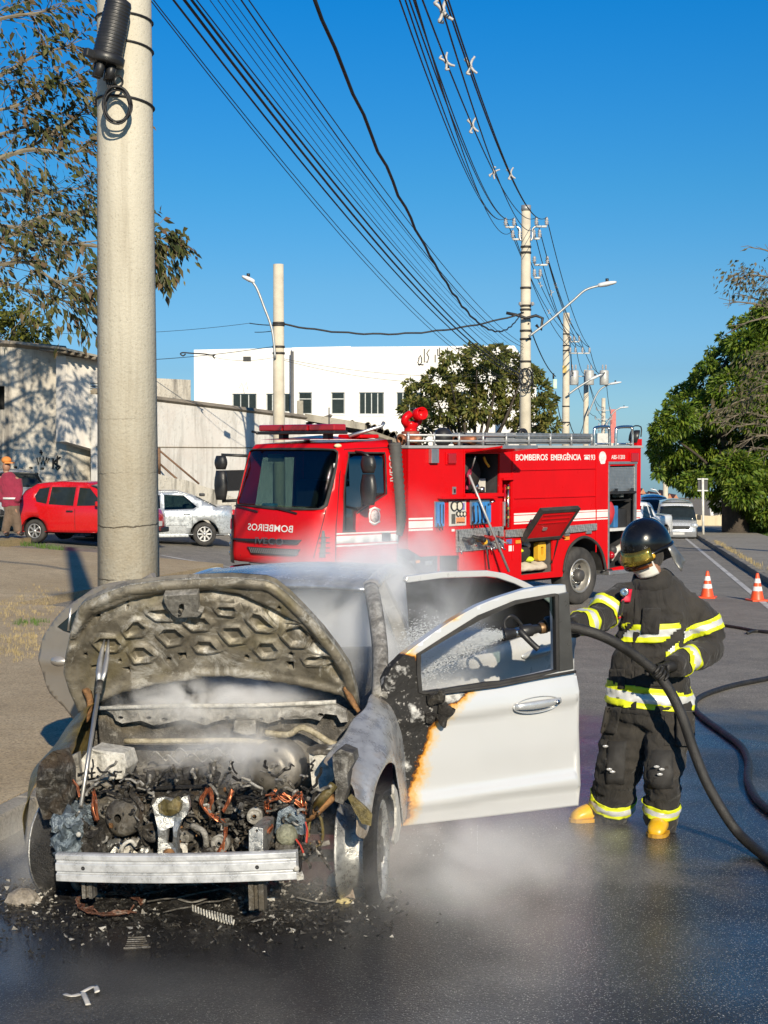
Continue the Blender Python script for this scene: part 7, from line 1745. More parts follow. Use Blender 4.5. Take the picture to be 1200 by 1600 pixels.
# ---- bystander on the far left
by = 36.0;bo = onground(22,838);bo = V((bo.x,bo.y,0));bo = at(20,836,by);
ps = thing('person','bystander in crimson jacket, brown trousers and orange cap at the picture edge','person',Matrix.Translation(bo));BI = lambda x,y,d=0: at(x,y,by + d) - bo
J = {'hip': (BI(18,786),.13,.11),'chest': (BI(14,752),.15,.11),'neck': (BI(10,738),.06,.06),'head': (BI(8,732),.085,.09),'kl': (BI(12,812),.08,.08),'al': (BI(8,832),.06,.06),'kr': (BI(26,812),.08,.08),'ar': (BI(28,832),.06,.06),'tr': (BI(33,834,-.15),.045,.04),'tl': (BI(10,835,-.2),.045,.04),
     'sl': (BI(0,746),.07,.07),'el': (BI(-6,768),.05,.05),'wl': (BI(2,782,-.15),.04,.04),'sr': (BI(28,748),.07,.07),'er': (BI(31,768),.05,.05),'wr': (BI(26,784,-.15),.04,.04)}
o = skinned(J,[('hip','chest'),('chest','neck'),('neck','head'),('hip','kl'),('kl','al'),('hip','kr'),('kr','ar'),('ar','tr'),('al','tl'),('chest','sl'),('sl','el'),('el','wl'),('chest','sr'),('sr','er'),('er','wr')],'hip');bake(o,'body',M_skin,ps)
M_crim = m_cloth('crimson_cloth',(.20,.010,.035),(.27,.018,.05),(.15,.02,.04),.4);M_brn = m_cloth('brown_cloth',(.11,.075,.05),(.16,.11,.075),(.08,.06,.045),.5)
mb = MB();limb(mb,[BI(17,792),BI(16,772),BI(14,752),BI(11,738)],[(.23,.15),(.23,.15),(.24,.15),(.11,.11)],20,4)
for s in ('lr'): limb(mb,[J['s' + s][0],J['e' + s][0],J['w' + s][0]],[(.10,.10),(.08,.08),(.065,.065)],14,4)
bake(mb.build('j',M_crim),'jacket',M_crim,ps,.03,3)
mb = MB();limb(mb,[BI(18,784),BI(18,796)],[(.21,.14),(.2,.14)],18,4)
for s in 'lr': limb(mb,[J['hip'][0] + (J['k' + s][0] - J['hip'][0])*.25 + V((.0,0,0)),J['k' + s][0],J['a' + s][0]],[(.13,.13),(.11,.11),(.10,.10)],16,4)
bake(mb.build('t',M_brn),'trousers',M_brn,ps,.03,3)
mb = MB();limb(mb,[BI(17,780),BI(17,777)],[(.255,.18),(.255,.18)],20,2);mb.build('grey_band',M_silb,ps)
mb = MB();mb.sphere(BI(10,719),.125,n=9,sq=(1,1,.75));mb.box(BI(15,723,-.1),(.2,.18,.03));mb.build('cap',mat('orange_cap',(.60,.22,.05),.8),ps);MB().sphere(BI(10,729),.115,n=9,sq=(.85,1,1.1)).build('head',M_skin,ps)
for s in 'lr': mb = MB();mb.sphere(J['t' + s][0] + V((0,.06,-.0)),.07,n=7,sq=(.8,1.9,.75));mb.build('shoe',M_blk,ps)
# ================================================================== TRAFFIC
def car(name,label,cat,M,P,group=None):
    """P: side outline and details in (y along the car from nose 0 to tail, z)"""
    root = thing(name,label,cat,M,group);hw = P['hw'];Ln = P['len'];zs = P['shoulder'];m = P['paint']
    ztop = max(z for _,z in P['outline'])
    def wid(y,z):
        e = abs(y/Ln - .5)*2;w_ = hw*(1 - .16*e ** 6)*(1 - .05*max(0,(.45 - z))/.45)
        if z > zs: w_ -= (z - zs)/(ztop - zs)*P.get('tumble',.20)
        return w_
    out = P['outline'];holes = [h for h in P.get('side_windows',[])]
    dense = []
    for (a,b) in zip(out,out[1:] + out[:1]):
        k = max(1,int(math.hypot(b[0] - a[0],b[1] - a[1])/.18));dense += [(a[0] + (b[0] - a[0])*i/k,a[1] + (b[1] - a[1])*i/k) for i in range(k)]
    ar = []
    mb = MB()
    for s in (-1,1): mb.plate(dense,lambda a,b,w_,s=s: (s*(wid(a,b) - w_),a,b),0,.03,holes=holes,grid=.14,smooth=True) if s > 0 else mb.plate(dense,lambda a,b,w_,s=s: (s*(wid(a,b) - w_),a,b),.03,0,holes=holes,grid=.14,smooth=True)
    mb.build('body_side',m,root)
    top = [p for p in dense if p[1] > P['z0'] + .02 and not any(math.hypot(p[0] - wy,p[1] - P['wr']) < P['wr'] + .11 for wy in P['axles'])]
    i0 = min(range(len(top)),key=lambda i: (top[i][0] > Ln*.3,top[i][1]));top = top[i0:] + top[:i0]
    rows = []
    for (y,z) in top:
        w_ = wid(y,z) - .002;row = []
        for k in range(9):
            f = -1 + 2*k/8;b = (1 - f*f);e = (y/Ln - .5)*2
            row.append(V((f*w_,y + math.copysign(abs(e) ** 5,e)*b*.10*(1 if z < zs + .1 else .6),z + .035*b*(1 if z > zs - .25 else 0))))
        rows.append(row)
    mb = MB()
    gl = P['screens']
    def inscreen(y,z): return any(a0 <= y <= a1 and z > zs - .02 for a0,a1 in gl)
    ok = []
    for i in range(len(rows) - 1):
        ym = (top[i][0] + top[i + 1][0])/2;zm = (top[i][1] + top[i + 1][1])/2;g_ = inscreen(ym,zm)
        for k in range(8):
            ok.append((i*9 + k,(i + 1)*9 + k,(i + 1)*9 + k + 1,i*9 + k + 1,1 if g_ and 0 < k < 7 else 1 if g_ else 0))
    for c_ in (0,1):
        q = [f[:4] for f in ok if f[4] == c_]
        mb2 = MB();al_ = [p for r_ in rows for p in r_];us_ = sorted({i for f in q for i in f});ix_ = {i: k for k,i in enumerate(us_)};mb2.add([al_[i] for i in us_],[tuple(ix_[i] for i in f) for f in q],0,True)
        if q: o = mb2.build('body_top' if c_ == 0 else 'screen',m if c_ == 0 else P.get('glass',M_glass_d),root);o.modifiers.new('t','SOLIDIFY').thickness = .012
    for h in holes:
        for s in (-1,1):
            mbw = MB();a_,b_ = (.008,.016) if s > 0 else (.016,.008);mbw.plate(h,lambda a,b,w_,s=s: (s*(wid(a,b) - w_),a,b),a_,b_);mbw.build('side_window',P.get('sglass',M_glass_d),root)
    for (y0,y1) in P.get('door_lines',[]):
        for s in (-1,1): MB().tube([(s*(wid(y0,z) + .001),y0,z) for z in (P['z0'] + .12,.5,zs)],.006,4).build('shut_line',M_dark,root)
    for (y,z) in P.get('handles',[]):
        for s in (-1,1): MB().bb((s*wid(y,z),y - .09,z - .02),(s*(wid(y,z) + .035),y + .09,z + .02)).build('door_handle',P.get('handle_m',m),root,bevel=.01)
    for wy in P['axles']:
        for s in (-1,1):
            T = Matrix.Translation((s*(hw - .06),wy,P['wr'])) @ Matrix.Rotation(R(90)*s,4,'Y');r_ = P['wr']
            t_ = MB().lathe([(r_*.62,-.16),(r_*.9,-.17),(r_,-.14),(r_,.0),(r_*.97,.03),(r_*.8,.045),(r_*.66,.035),(r_*.64,.0),(r_*.62,-.16)],28,T).build('tyre',M_tyre,root)
            rm = MB();rm.lathe([(r_*.66,.034),(r_*.62,.03),(r_*.60,-.02),(r_*.3,-.05),(.001,-.05)],28,T)
            rim = rm.build('rim',P.get('rim_in',M_dark),t_);sp = MB()
            ns = P.get('spokes',5)
            for k in range(ns): q = 2*math.pi*k/ns;sp.box((r_*.34*math.cos(q),r_*.34*math.sin(q),.015),(r_*.6,r_*P.get('spw',.16),.03),T,rot=(0,0,q))
            sp.lathe([(r_*.60,.02),(r_*.64,.036),(r_*.56,.03),(r_*.55,.0)],28,T);sp.lathe([(r_*.16,.0),(r_*.15,.035),(.001,.04)],16,T);sp.build('wheel_spokes',M_alloyw,rim)
            an = MB();rg_ = [[(s*(hw + .006 - k),wy + (r_ + .07)*math.cos(a),P['wr'] + (r_ + .07)*math.sin(a)) for a in [math.pi*j/14 for j in range(15)]] for k in (0,.25)];an.loft(rg_ if s > 0 else rg_[::-1],False,False);an.build('wheel_well',M_dark,root)
    mb = MB();mb.bb((-hw + .1,.3,P['z0'] + .02),(hw - .1,Ln - .3,P['z0'] + .12));mb.build('underside',M_dark,root)
    return root,wid
M_alloyw = mat('alloy_wheel',(.55,.55,.54),.35,.7,var=.05)
def arches(axles,wr,z0,n=8):
    out = []
    for wy in sorted(axles,reverse=True): out += [(wy + (wr + .07)*math.cos(a),max(z0,wr + (wr + .07)*math.sin(a))) for a in [math.pi*i/n for i in range(n + 1)]]
    return out
M_redcar = mat('red_car_paint',(.50,.008,.010),.25,var=.05,Coat_Weight=.9,Coat_Roughness=.05)
M_silv = mat('silver_metallic',(.50,.53,.55),.30,.55,var=.04,Coat_Weight=.8,Coat_Roughness=.06)
M_wcar = mat('white_car_paint',(.74,.74,.73),.3,var=.03,Coat_Weight=.6)
M_tail = mat('red_tail_lens',(.48,.01,.02),.15,var=.1,Coat_Weight=1)
M_head = mat('clear_headlamp',(.55,.57,.58),.1,.4,var=.3,vscale=20)
M_plate = mat('grey_number_plate',(.52,.52,.50),.5)
def place(px,py,y,ang,fwd=None):
    p = at(px,py,y);return Matrix.Translation(p) @ Matrix.Rotation(R(ang),4,'Z')
# red hatchback: its flank faces us, nose to the left
hb = dict(hw=.80,len=3.55,z0=.22,wr=.29,axles=(.62,2.92),shoulder=.86,paint=M_redcar,spokes=7,spw=.13,tumble=.22,
    outline=[(.02,.30),(.05,.60),(.12,.78),(.75,.98),(1.25,1.36),(1.6,1.48),(2.3,1.50),(2.95,1.45),(3.25,1.28),(3.45,1.0),(3.52,.75),(3.55,.45),(3.50,.27)] + arches((.62,2.92),.29,.22),screens=((.7,1.45),(3.05,3.44)),
    side_windows=[[(.98,.95),(1.72,.93),(1.72,1.38),(1.42,1.36)],[(1.82,.93),(2.52,.96),(2.50,1.39),(1.82,1.39)],[(2.58,.97),(2.88,1.02),(2.95,1.16),(2.85,1.34),(2.56,1.385)]],door_lines=[(1.76,0),(.92,0)],handles=[(1.90,.80)],handle_m=M_blk)
# the photograph shows its tail at the left, so the nose points right
def flank(pxl,pyl,y,pxr,tilt,L_): return None
e0 = at(53,848,36.6)
HB,wid_h = car('hatchback_car','red hatchback parked behind the concrete pole, its side in sunlight','car',Matrix.Identity(4),hb)
rear = V((0,2.92,0));ang = 180 - 62 # heading
Mx = Matrix.Rotation(R(-248 + 360 + 0),4,'Z')
dirv = V((1.0,-.33,0)).normalized() # from tail to nose, across the picture and a little nearer
ang = math.atan2(-dirv.y,-dirv.x) - math.pi/2 # local +y runs nose to tail
RM = Matrix.Rotation(ang,4,'Z');HB.matrix_world = Matrix.Translation(e0 - RM @ V((-.80,2.92,0))) @ RM
for s in (-1,1):
    MB().sphere((s*.66,.14,.70),.14,n=8,sq=(.9,.7,.8)).build('headlamp',M_head,HB);MB().bb((s*.62,3.44,.82),(s*.76,3.50,1.12)).build('tail_lamp',M_tail,HB,bevel=.02);MB().bb((s*.80,1.0,.93),(s*.96,1.12,1.06)).build('mirror',M_redcar,HB,bevel=.03)
MB().bb((-.26,-.09,.42),(.26,-.065,.54)).build('number_plate',M_plate,HB);MB().bb((-.7,-.07,.25),(.7,.1,.38)).build('bumper_insert',M_blk,HB,bevel=.03)
# silver saloon: tail to the right
sd = dict(hw=.84,len=4.25,z0=.24,wr=.315,axles=(.82,3.42),shoulder=.90,paint=M_silv,spokes=8,spw=.14,tumble=.22,sglass=glass_mat('cabin_glass',(.42,.50,.50),.02,.7),
    outline=[(.03,.30),(.05,.55),(.15,.74),(1.05,.95),(1.7,1.36),(2.1,1.44),(2.7,1.44),(3.2,1.30),(3.75,1.02),(4.15,1.0),(4.22,.75),(4.25,.5),(4.2,.28)] + arches((.82,3.42),.315,.24),screens=((1.0,1.8),(3.15,3.75)),
    side_windows=[[(1.45,.98),(2.25,.97),(2.25,1.36),(1.85,1.34)],[(2.36,.97),(3.12,.99),(3.22,1.05),(2.9,1.33),(2.36,1.37)]],door_lines=[(2.30,0),(1.35,0),(3.1,0)],handles=[(2.0,.84),(2.95,.86)])
SDN,wid_s = car('saloon_car','silver saloon stopped before the stained wall between the pole and the fire engine','car',Matrix.Identity(4),sd)
e0 = at(320,853,39.2);dirv = V((-1.0,-.22,0)).normalized();ang = math.atan2(-dirv.y,-dirv.x) - math.pi/2;RM = Matrix.Rotation(ang,4,'Z');SDN.matrix_world = Matrix.Translation(e0 - RM @ V((.84,3.42,0))) @ RM
for s in (-1,1):
    MB().bb((s*.55,4.16,.70),(s*.80,4.25,.96)).build('tail_lamp',M_tail,SDN,bevel=.03);MB().sphere((s*.66,.16,.66),.13,n=8,sq=(1,.6,.7)).build('headlamp',M_head,SDN)
    MB().bb((s*.84,.95,.56),(s*.862,3.0,.62)).build('side_moulding',M_silv,SDN);MB().bb((s*.80,.95,.24),(s*.85,3.0,.32)).build('side_skirt',M_silv,SDN,bevel=.02)
MB().bb((-.12,3.36,1.30),(.12,3.5,1.38)).build('aerial_fin',M_blk,SDN,bevel=.02)
for x in (-.4,.4): MB().sphere((x,2.3,1.12),.13,n=8,sq=(1,.6,1.2)).build('head_rest',M_blk,SDN);MB().bb((x - .22,2.2,.5),(x + .22,2.35,1.05)).build('seat',M_blk,SDN,bevel=.05)
MB().bb((-.6,2.95,.5),(.6,3.15,1.08)).build('rear_seat',mat('grey_seat',(.2,.21,.22),.9),SDN,bevel=.05)
dr_ = thing('person','driver with bare head and arm seen through the open window of the silver saloon','person',SDN.matrix_world @ Matrix.Translation((-.38,1.95,.45)))
o = skinned({'h': (V((0,.1,.05)),.13,.12),'c': (V((0,.06,.42)),.15,.11),'n': (V((0,.0,.56)),.05,.05),'k': (V((0,-.02,.68)),.085,.095),'s': (V((-.18,.04,.48)),.06,.06),'e': (V((-.32,-.08,.34)),.045,.045),'w': (V((-.3,-.32,.46)),.035,.035)},[('h','c'),('c','n'),('n','k'),('c','s'),('s','e'),('e','w')],'h');bake(o,'body',M_skin,dr_)
mb = MB();limb(mb,[V((0,.1,0)),V((0,.06,.35)),V((0,.03,.52))],[(.2,.14),(.21,.15),(.1,.09)],16,4);mb.build('shirt',mat('blue_shirt',(.06,.10,.2),.9),dr_)
# silver estate at the left edge, seen from behind
su = dict(hw=.84,len=4.1,z0=.26,wr=.32,axles=(.8,3.3),shoulder=.95,paint=M_silv,tumble=.22,
    outline=[(.03,.32),(.06,.6),(.18,.82),(1.0,1.02),(1.6,1.45),(2.0,1.55),(3.2,1.54),(3.75,1.42),(4.0,1.05),(4.06,.75),(4.1,.5),(4.05,.3)] + arches((.8,3.3),.32,.26),screens=((.95,1.75),(3.55,4.0)),
    side_windows=[[(1.35,1.03),(2.15,1.03),(2.15,1.45),(1.75,1.43)],[(2.25,1.03),(3.0,1.05),(3.0,1.45),(2.25,1.46)],[(3.1,1.08),(3.6,1.15),(3.45,1.40),(3.1,1.44)]],door_lines=[(2.2,0)],handles=[(2.9,.9)])
SUV,wid_u = car('estate_car','silver estate car seen from behind beyond the red hatchback','car',Matrix.Identity(4),su)
e0 = at(36,822,41.0);dirv = V((-.62,.78,0)).normalized();ang = math.atan2(-dirv.y,-dirv.x) - math.pi/2;RM = Matrix.Rotation(ang,4,'Z');SUV.matrix_world = Matrix.Translation(e0 - RM @ V((0,4.1,0))) @ RM
for s in (-1,1): MB().bb((s*.56,3.92,.80),(s*.80,4.03,1.10)).build('tail_lamp',M_tail,SUV,bevel=.04);MB().bb((s*.58,3.95,.92),(s*.74,4.045,1.0)).build('reverse_lamp',M_head,SUV,bevel=.02)
MB().bb((-.26,4.05,.62),(.26,4.12,.76)).build('number_plate',M_plate,SUV);MB().bb((-.7,4.0,.32),(.7,4.13,.5)).build('rear_bumper',M_blk,SUV,bevel=.03)
# white pickup and the vans in the far lane
pk = dict(hw=.82,len=4.45,z0=.28,wr=.31,axles=(.8,3.5),shoulder=.92,paint=M_wcar,tumble=.20,
    outline=[(.03,.34),(.06,.62),(.16,.82),(1.0,.98),(1.55,1.45),(1.8,1.55),(2.35,1.55),(2.5,1.45),(2.62,1.0),(4.40,1.0),(4.45,.7),(4.42,.34)] + arches((.8,3.5),.31,.28),screens=((.95,1.65),(2.42,2.6)),
    side_windows=[[(1.35,1.02),(2.05,1.0),(2.05,1.44),(1.7,1.43)],[(2.12,1.0),(2.4,1.02),(2.36,1.38),(2.12,1.44)]],door_lines=[(1.3,0),(2.1,0)],handles=[(2.0,.88)])
PK,wid_p = car('pickup_truck','white pickup truck behind the fire engine tail with its bed towards the van','pickup',Matrix.Identity(4),pk)
e0 = at(1047,846,57.0);dirv = V((-.55,-.83,0)).normalized();ang = math.atan2(-dirv.y,-dirv.x) - math.pi/2;RM = Matrix.Rotation(ang,4,'Z');PK.matrix_world = Matrix.Translation(e0 - RM @ V((.82,3.9,0))) @ RM
MB().bb((-.72,2.75,.72),(.72,4.36,1.008)).build('bed_floor',M_dark,PK)
for s in (-1,1): MB().sphere((s*.64,.14,.74),.14,n=8,sq=(1,.6,.8)).build('headlamp',M_head,PK)
vn = dict(hw=.88,len=4.3,z0=.27,wr=.32,axles=(.85,3.5),shoulder=1.05,paint=mat('pale_silver_paint',(.60,.62,.63),.28,.35,var=.04,Coat_Weight=.7),tumble=.16,
    outline=[(.03,.34),(.05,.7),(.16,.92),(.85,1.08),(1.45,1.68),(1.75,1.82),(4.1,1.82),(4.25,1.5),(4.3,.5),(4.25,.3)] + arches((.85,3.5),.32,.27),screens=((.8,1.55),),
    side_windows=[[(1.25,1.12),(2.0,1.10),(2.0,1.60),(1.65,1.58)]],door_lines=[(2.1,0),(1.15,0)],handles=[(1.95,.98)])
VAN,wid_v = car('van','pale silver van facing us in the lane beside the right kerb','van',Matrix.Identity(4),vn)
def facing(o,px,py,y,yaw,px_ref=V((0,0,0))):
    e = at(px,py,y);dv = V((math.sin(R(yaw)),-math.cos(R(yaw)),0));a = math.atan2(-dv.y,-dv.x) - math.pi/2;M_ = Matrix.Rotation(a,4,'Z');o.matrix_world = Matrix.Translation(e - M_ @ px_ref) @ M_
facing(VAN,1060,851,67.0,-8)
for s in (-1,1): MB().sphere((s*.70,.12,.86),.17,n=8,sq=(1.1,.5,.8)).build('headlamp',M_head,VAN);MB().sphere((s*.64,.0,.48),.07,n=8,sq=(1,.5,1)).build('fog_lamp',M_head,VAN);MB().bb((s*.90,1.1,1.08),(s*1.08,1.2,1.32)).build('mirror',M_blk,VAN,bevel=.03)
MB().bb((-.5,-.10,.72),(.5,-.02,.86)).build('grille',M_blk,VAN,bevel=.02);MB().bb((-.80,-.12,.34),(.80,.05,.60)).build('bumper',mat('grey_bumper',(.16,.165,.17),.6),VAN,bevel=.05);MB().bb((-.26,-.14,.46),(.26,-.121,.57)).build('number_plate',M_plate,VAN)
mb = MB();mb.loft([[V((x,y,1.86 + h*(1 - (x/.7) ** 2))) for x in [-.7 + 1.4*i/8 for i in range(9)]] for y,h in ((1.6,.02),(1.9,.12),(3.9,.12),(4.2,.0))][::-1],False,False);mb.build('roof_dome',vn['paint'],VAN)
VN2 = copy_tree(VAN,Matrix.Identity(4),'second silver car half hidden behind the pale van and fire engine');VN2['category'] = 'car';facing(VN2,1025,829,84.0,-6)
# cones
cn = thing('traffic_cone','traffic cone nearer the kerb with its shadow beside it','traffic cone',None,'orange cones on the road')
M_or = mat('orange_cone_plastic',(.78,.09,.025),.45,var=.06,dirt=(.45,.07,.03),dscale=8,damt=.3);M_cw = mat('white_cone_sleeve',(.72,.71,.69),.45,var=.05)
MB().box((0,0,.018),(.33,.33,.035)).build('base',M_or,cn,bevel=.012)
def cr(z): return .125 - (z - .035)/.475*.100
MB().lathe([(cr(z),z) for z in (.035,.14,.25,.36,.50)] + [(.018,.515),(.001,.515)],24).build('cone_body',M_or,cn)
for z0_,z1_ in ((.19,.27),(.335,.415)): MB().lathe([(cr(z0_) + .003,z0_),(cr(z1_) + .003,z1_)],24).build('reflective_sleeve',M_cw,cn)
p = onground(1183,939);q = onground(1105,934.5)
cn.matrix_world = Matrix.Translation(p) @ Matrix.Rotation(R(12),4,'Z');copy_tree(cn,Matrix.Translation(q) @ Matrix.Rotation(R(-20),4,'Z'),'traffic cone out in the lane, close behind the firefighter')
# ================================================================== POLES, WIRES, TREES
M_conc = None
def m_pole():
    t = NT('pole_concrete');P = t.co();a = t.noise(1.6,6,.65,t.scaled(P,(1,1,.5)));st = t.noise(3.0,6,.7,t.scaled(P,(2.5,2.5,.12)));pt = t.noise(60,4,.6);cr_ = t.vor(30)
    x,y,z = t.xyz(P)
    c = t.mix(t.ramp(a,[(.3,0.0),(.7,1.0)]),(.50,.46,.37),(.62,.58,.48));c = t.mix(t.ramp(st,[(.5,0.0),(.66,.5)]),c,(.34,.30,.23));c = t.mix(t.ramp(pt,[(.3,.6),(.42,0.0)]),c,(.30,.27,.21))
    wob = t.math('MULTIPLY',t.math('SUBTRACT',t.noise(3.0,5,.7),.5),.10)
    ring = t.math('FRACT',t.math('MULTIPLY',t.math('ADD',z,wob),2.6))
    m_ = t.math('MULTIPLY',t.ramp(ring,[(.0,1.0),(.018,.8),(.03,0.0)]),t.ramp(z,[(.0,0.0),(.05,1.0),(.55,.9),(.75,0.0)]))
    zc_ = t.math('DIVIDE',z,4.0);m_ = t.math('MULTIPLY',t.ramp(ring,[(.0,1.0),(.018,.8),(.03,0.0)]),t.math('MULTIPLY',t.ramp(zc_,[(.38,1.0),(.62,0.0)]),t.ramp(t.noise(2.2,4,.6),[(.40,0.0),(.56,1.0)])))
    c = t.mix(m_,c,(.16,.13,.10));c = t.mix(t.math('MULTIPLY',t.ramp(zc_,[(.1,.7),(.75,0.0)]),t.ramp(t.noise(2.5,6,.7),[(.4,0.0),(.7,1.0)])),c,(.40,.30,.17))
    h = t.math('SUBTRACT',t.math('ADD',t.math('MULTIPLY',pt,.5),t.math('MULTIPLY',cr_,.2)),m_)
    t.bsdf(c,.9,0,t.bump(h,.4,.012));return t.m
M_conc = m_pole()
M_farpole = mat('far_pole_concrete',(.52,.47,.37),.9,var=.15,vscale=3)
M_wire = mat('black_cable',(.012,.012,.014),.6,var=.2)
M_ins = mat('grey_porcelain',(.34,.33,.34),.35,var=.2)
M_band = mat('dark_steel_band',(.06,.055,.05),.6,.5)
def pole(p,h,r0,r1,label,m=M_farpole,n=20):
    o = thing('utility_pole',label,'utility pole',Matrix.Translation(p));MB().tube([(0,0,-.3),(0,0,h)],[r0,r1],n).build('shaft',m,o);return o
# the big one in front
pb_ = at(201,900,10.75);P1 = V((pb_.x,10.75,gz(pb_.x,10.75) + .13))
big = pole(P1,11.2,.235,.150,'big weathered concrete pole beside the burnt car on the pavement',M_conc,48)
def ph(py): return at(200,py,10.75).z - P1.z # height on the pole at a picture row
for px0,py0,px1,py1,lw in ((0,30,0,36,.012),(0,72,0,82,.012),(0,158,0,170,.014)):
    z = (ph(py0) + ph(py1))/2;rr0 = .235 - (.085)*z/11.2 + .008;dz = (ph(py0) - ph(py1))/2
    MB().tube([(rr0*math.cos(q),rr0*math.sin(q),z + dz*math.cos(q*1.0 + 2.4)) for q in [2*math.pi*k/24 for k in range(25)]],lw*.6,6).build('strap',M_wire,big)
sc = thing('splice_closure','ribbed black cable splice closure strapped to the big pole','cable box',Matrix.Translation(at(180,60,10.45)))
SI = lambda x,y,d=10.42: at(x,y,d) - at(180,60,10.45)
a,b = SI(186,2),SI(167,92);ax_ = (a - b).normalized();Ln = (a - b).length;T = axis(b,ax_)
pr = [(.001,0),(.105,0),(.105,.03)]
for k in range(15): z = .03 + (Ln - .05)*k/15;pr += [(.098 - .012*k/15,z),(.104 - .012*k/15,z + Ln*.022),(.104 - .012*k/15,z + Ln*.045)]
pr += [(.085,Ln),(.05,Ln + .02),(.001,Ln + .02)]
MB().lathe(pr,28,T).build('dome',M_blk,sc);MB().lathe([(.001,-.04),(.115,-.04),(.125,-.03),(.125,.02),(.11,.03),(.001,.03)],28,T).build('clamp_ring',M_blk,sc)
MB().box((0,0,0),(.10,.05,.06),T @ Matrix.Translation((-.13,0,-.01))).build('clamp_lock',M_blk,sc,bevel=.01)
for k in range(4): q = 2*math.pi*k/4 + .4;MB().lathe([(.001,-.14),(.03,-.14),(.034,-.03),(.001,-.03)],12,T @ Matrix.Translation((.055*math.cos(q),.055*math.sin(q),0))).build('cable_port',M_blk,sc)
MB().lathe([(.03,-.01),(.045,0),(.03,.01)],16,T @ Matrix.Translation((.09,-.06,-.13)) @ Matrix.Rotation(R(90),4,'X')).build('valve_cap',M_blk,sc)
cw_ = thing('cable_coil','coil of thin black cable hanging below the splice closure','cable',Matrix.Translation(at(184,165,10.44)));c0 = at(184,165,10.44)
for k in range(6):
    r_ = .088 + .008*(k % 3);pts = [V((r_*math.cos(q)*(.95 + .04*math.sin(q*2 + k)),-.01*k + .01*math.sin(q*3 + k),r_*1.25*math.sin(q) - .008*(k % 2))) for q in [2*math.pi*j/26 for j in range(27)]];MB().tube(pts,.0065,6).build('cable_turn',M_wire,cw_)
for k in range(4): MB().tube(smoothpts([at(166 + k*4,104,10.43) - c0,at(165 + k*4,118,10.43) - c0,at(168 + k*3,134,10.44) - c0,at(172 - k*3,150,10.44) - c0],4),.007,6).build('cable_tail',M_wire,cw_)
# lamp arm above the picture: only its shadow on the pavement is seen
MB().tube(smoothpts([V((0,0,7.6)),V((-.8,.2,7.95)),V((-1.7,.4,8.1))],5),.04,8).build('lamp_arm',M_gal,big);MB().box((-2.0,.48,8.1),(.75,.26,.10),rot=(0,0,-.2)).build('lamp_head',M_gal,big,bevel=.03)
# poles beyond
polev = []
def farpole(px,ytop,y,r0,r1,label,h=None):
    t_ = at(px,ytop,y);g = gz(t_.x,y);o = pole(V((t_.x,y,g)),t_.z - g,r0,r1,label);polev.append(V((t_.x,y,t_.z)));return o,V((t_.x,y,g)),t_.z - g
p2,b2,h2 = farpole(822,322,45.0,.20,.135,'tall concrete pole with street lamp behind the fire engine')
p3,b3,h3_ = farpole(885,489,69.5,.20,.15,'second concrete pole of the row, beyond the lamp pole')
p4,b4,h4 = farpole(916,578,92.0,.20,.15,'third concrete pole carrying three grey transformers')
p5,b5,h5 = farpole(943,622,127.0,.22,.17,'fourth concrete pole of the row with boxed transformer')
p6,b6,h6 = farpole(956,648,165.0,.22,.17,'fifth concrete pole, tiny above the fire engine rear')
p7,b7,h7 = farpole(1040,742,150.0,.30,.25,'pale far concrete pole beside the green tree')
# lone lamp pole before the wall
q1,qb,qh = farpole(435,413,43.0,.19,.15,'lamp pole rising behind the fire engine cab')
qz = lambda py: at(435,py,43.0).z - qb.z
def lamp_arm(root,base,pts,hd0,hd1,r_=.035,y=None):
    P_ = [at(x,yy,y) - base for x,yy in pts];MB().tube(smoothpts(P_,5),r_,8).build('lamp_arm',M_gal,root)
    a,b = at(*hd0,y) - base,at(*hd1,y) - base;d = (b - a);mb = MB();s_ = V((0,1,0));rg = []
    for f,w_,h in ((0,.05,.05),(.15,.08,.07),(.5,.15,.08),(.9,.13,.05),(1,.06,.03)):
        c = a + d*f;rg.append([c + s_*w_*math.cos(q) + UP*h*math.sin(q) for q in [2*math.pi*j/10 for j in range(10)]])
    mb.loft(rg);hd = mb.build('lamp_head',mat('pale_lamp_housing',(.62,.64,.66),.35),root);MB().tube([a + d*.5 + UP*.07,a + d*.5 + UP*.16],.05,8).build('photocell',M_blk,hd)
lamp_arm(q1,qb,((430,560),(425,515),(412,478),(402,452),(395,441)),(398,440),(378,432),y=42.8)
lamp_arm(p2,b2,((826,526),(860,500),(895,470),(915,453),(938,446)),(934,446),(963,441),y=44.6)
lamp_arm(p3,b3,((888,616),(905,604),(925,592)),(920,594),(940,585),.05,y=69.0)
lamp_arm(p4,b4,((918,650),(935,612),(955,599)),(952,600),(971,597),.05,y=91.0)
lamp_arm(p5,b5,((945,668),(958,645),(970,637)),(968,637),(982,636),.06,y=126.0)
lamp_arm(p7,b7,((1040,790),(1030,772),(1024,766)),(1026,766),(1016,764),.06,y=149.0)
for root,base,y,px,ys in ((p2,b2,45.0,822,(386,395,450,478,484,517,530,565)),(q1,qb,43.0,435,(542,552,505,508)),(p3,b3,69.5,885,(522,540,548,635,660))):
    for py in ys: z = at(px,py,y).z - base.z;MB().tube([(0,0,z - .03),(0,0,z + .03)],.205 - .004*z,16).build('steel_band',M_band,root)
def insulator(root,p,h=.28,up=True,name='insulator'):
    s = 1 if up else -1;return MB().lathe([(.02,0),(.025,s*h*.2),(.07,s*h*.25),(.03,s*h*.4),(.075,s*h*.5),(.03,s*h*.65),(.06,s*h*.72),(.03,s*h),(.001,s*h)],10,Matrix.Translation(p)).build(name,M_ins,root)
IN = {}
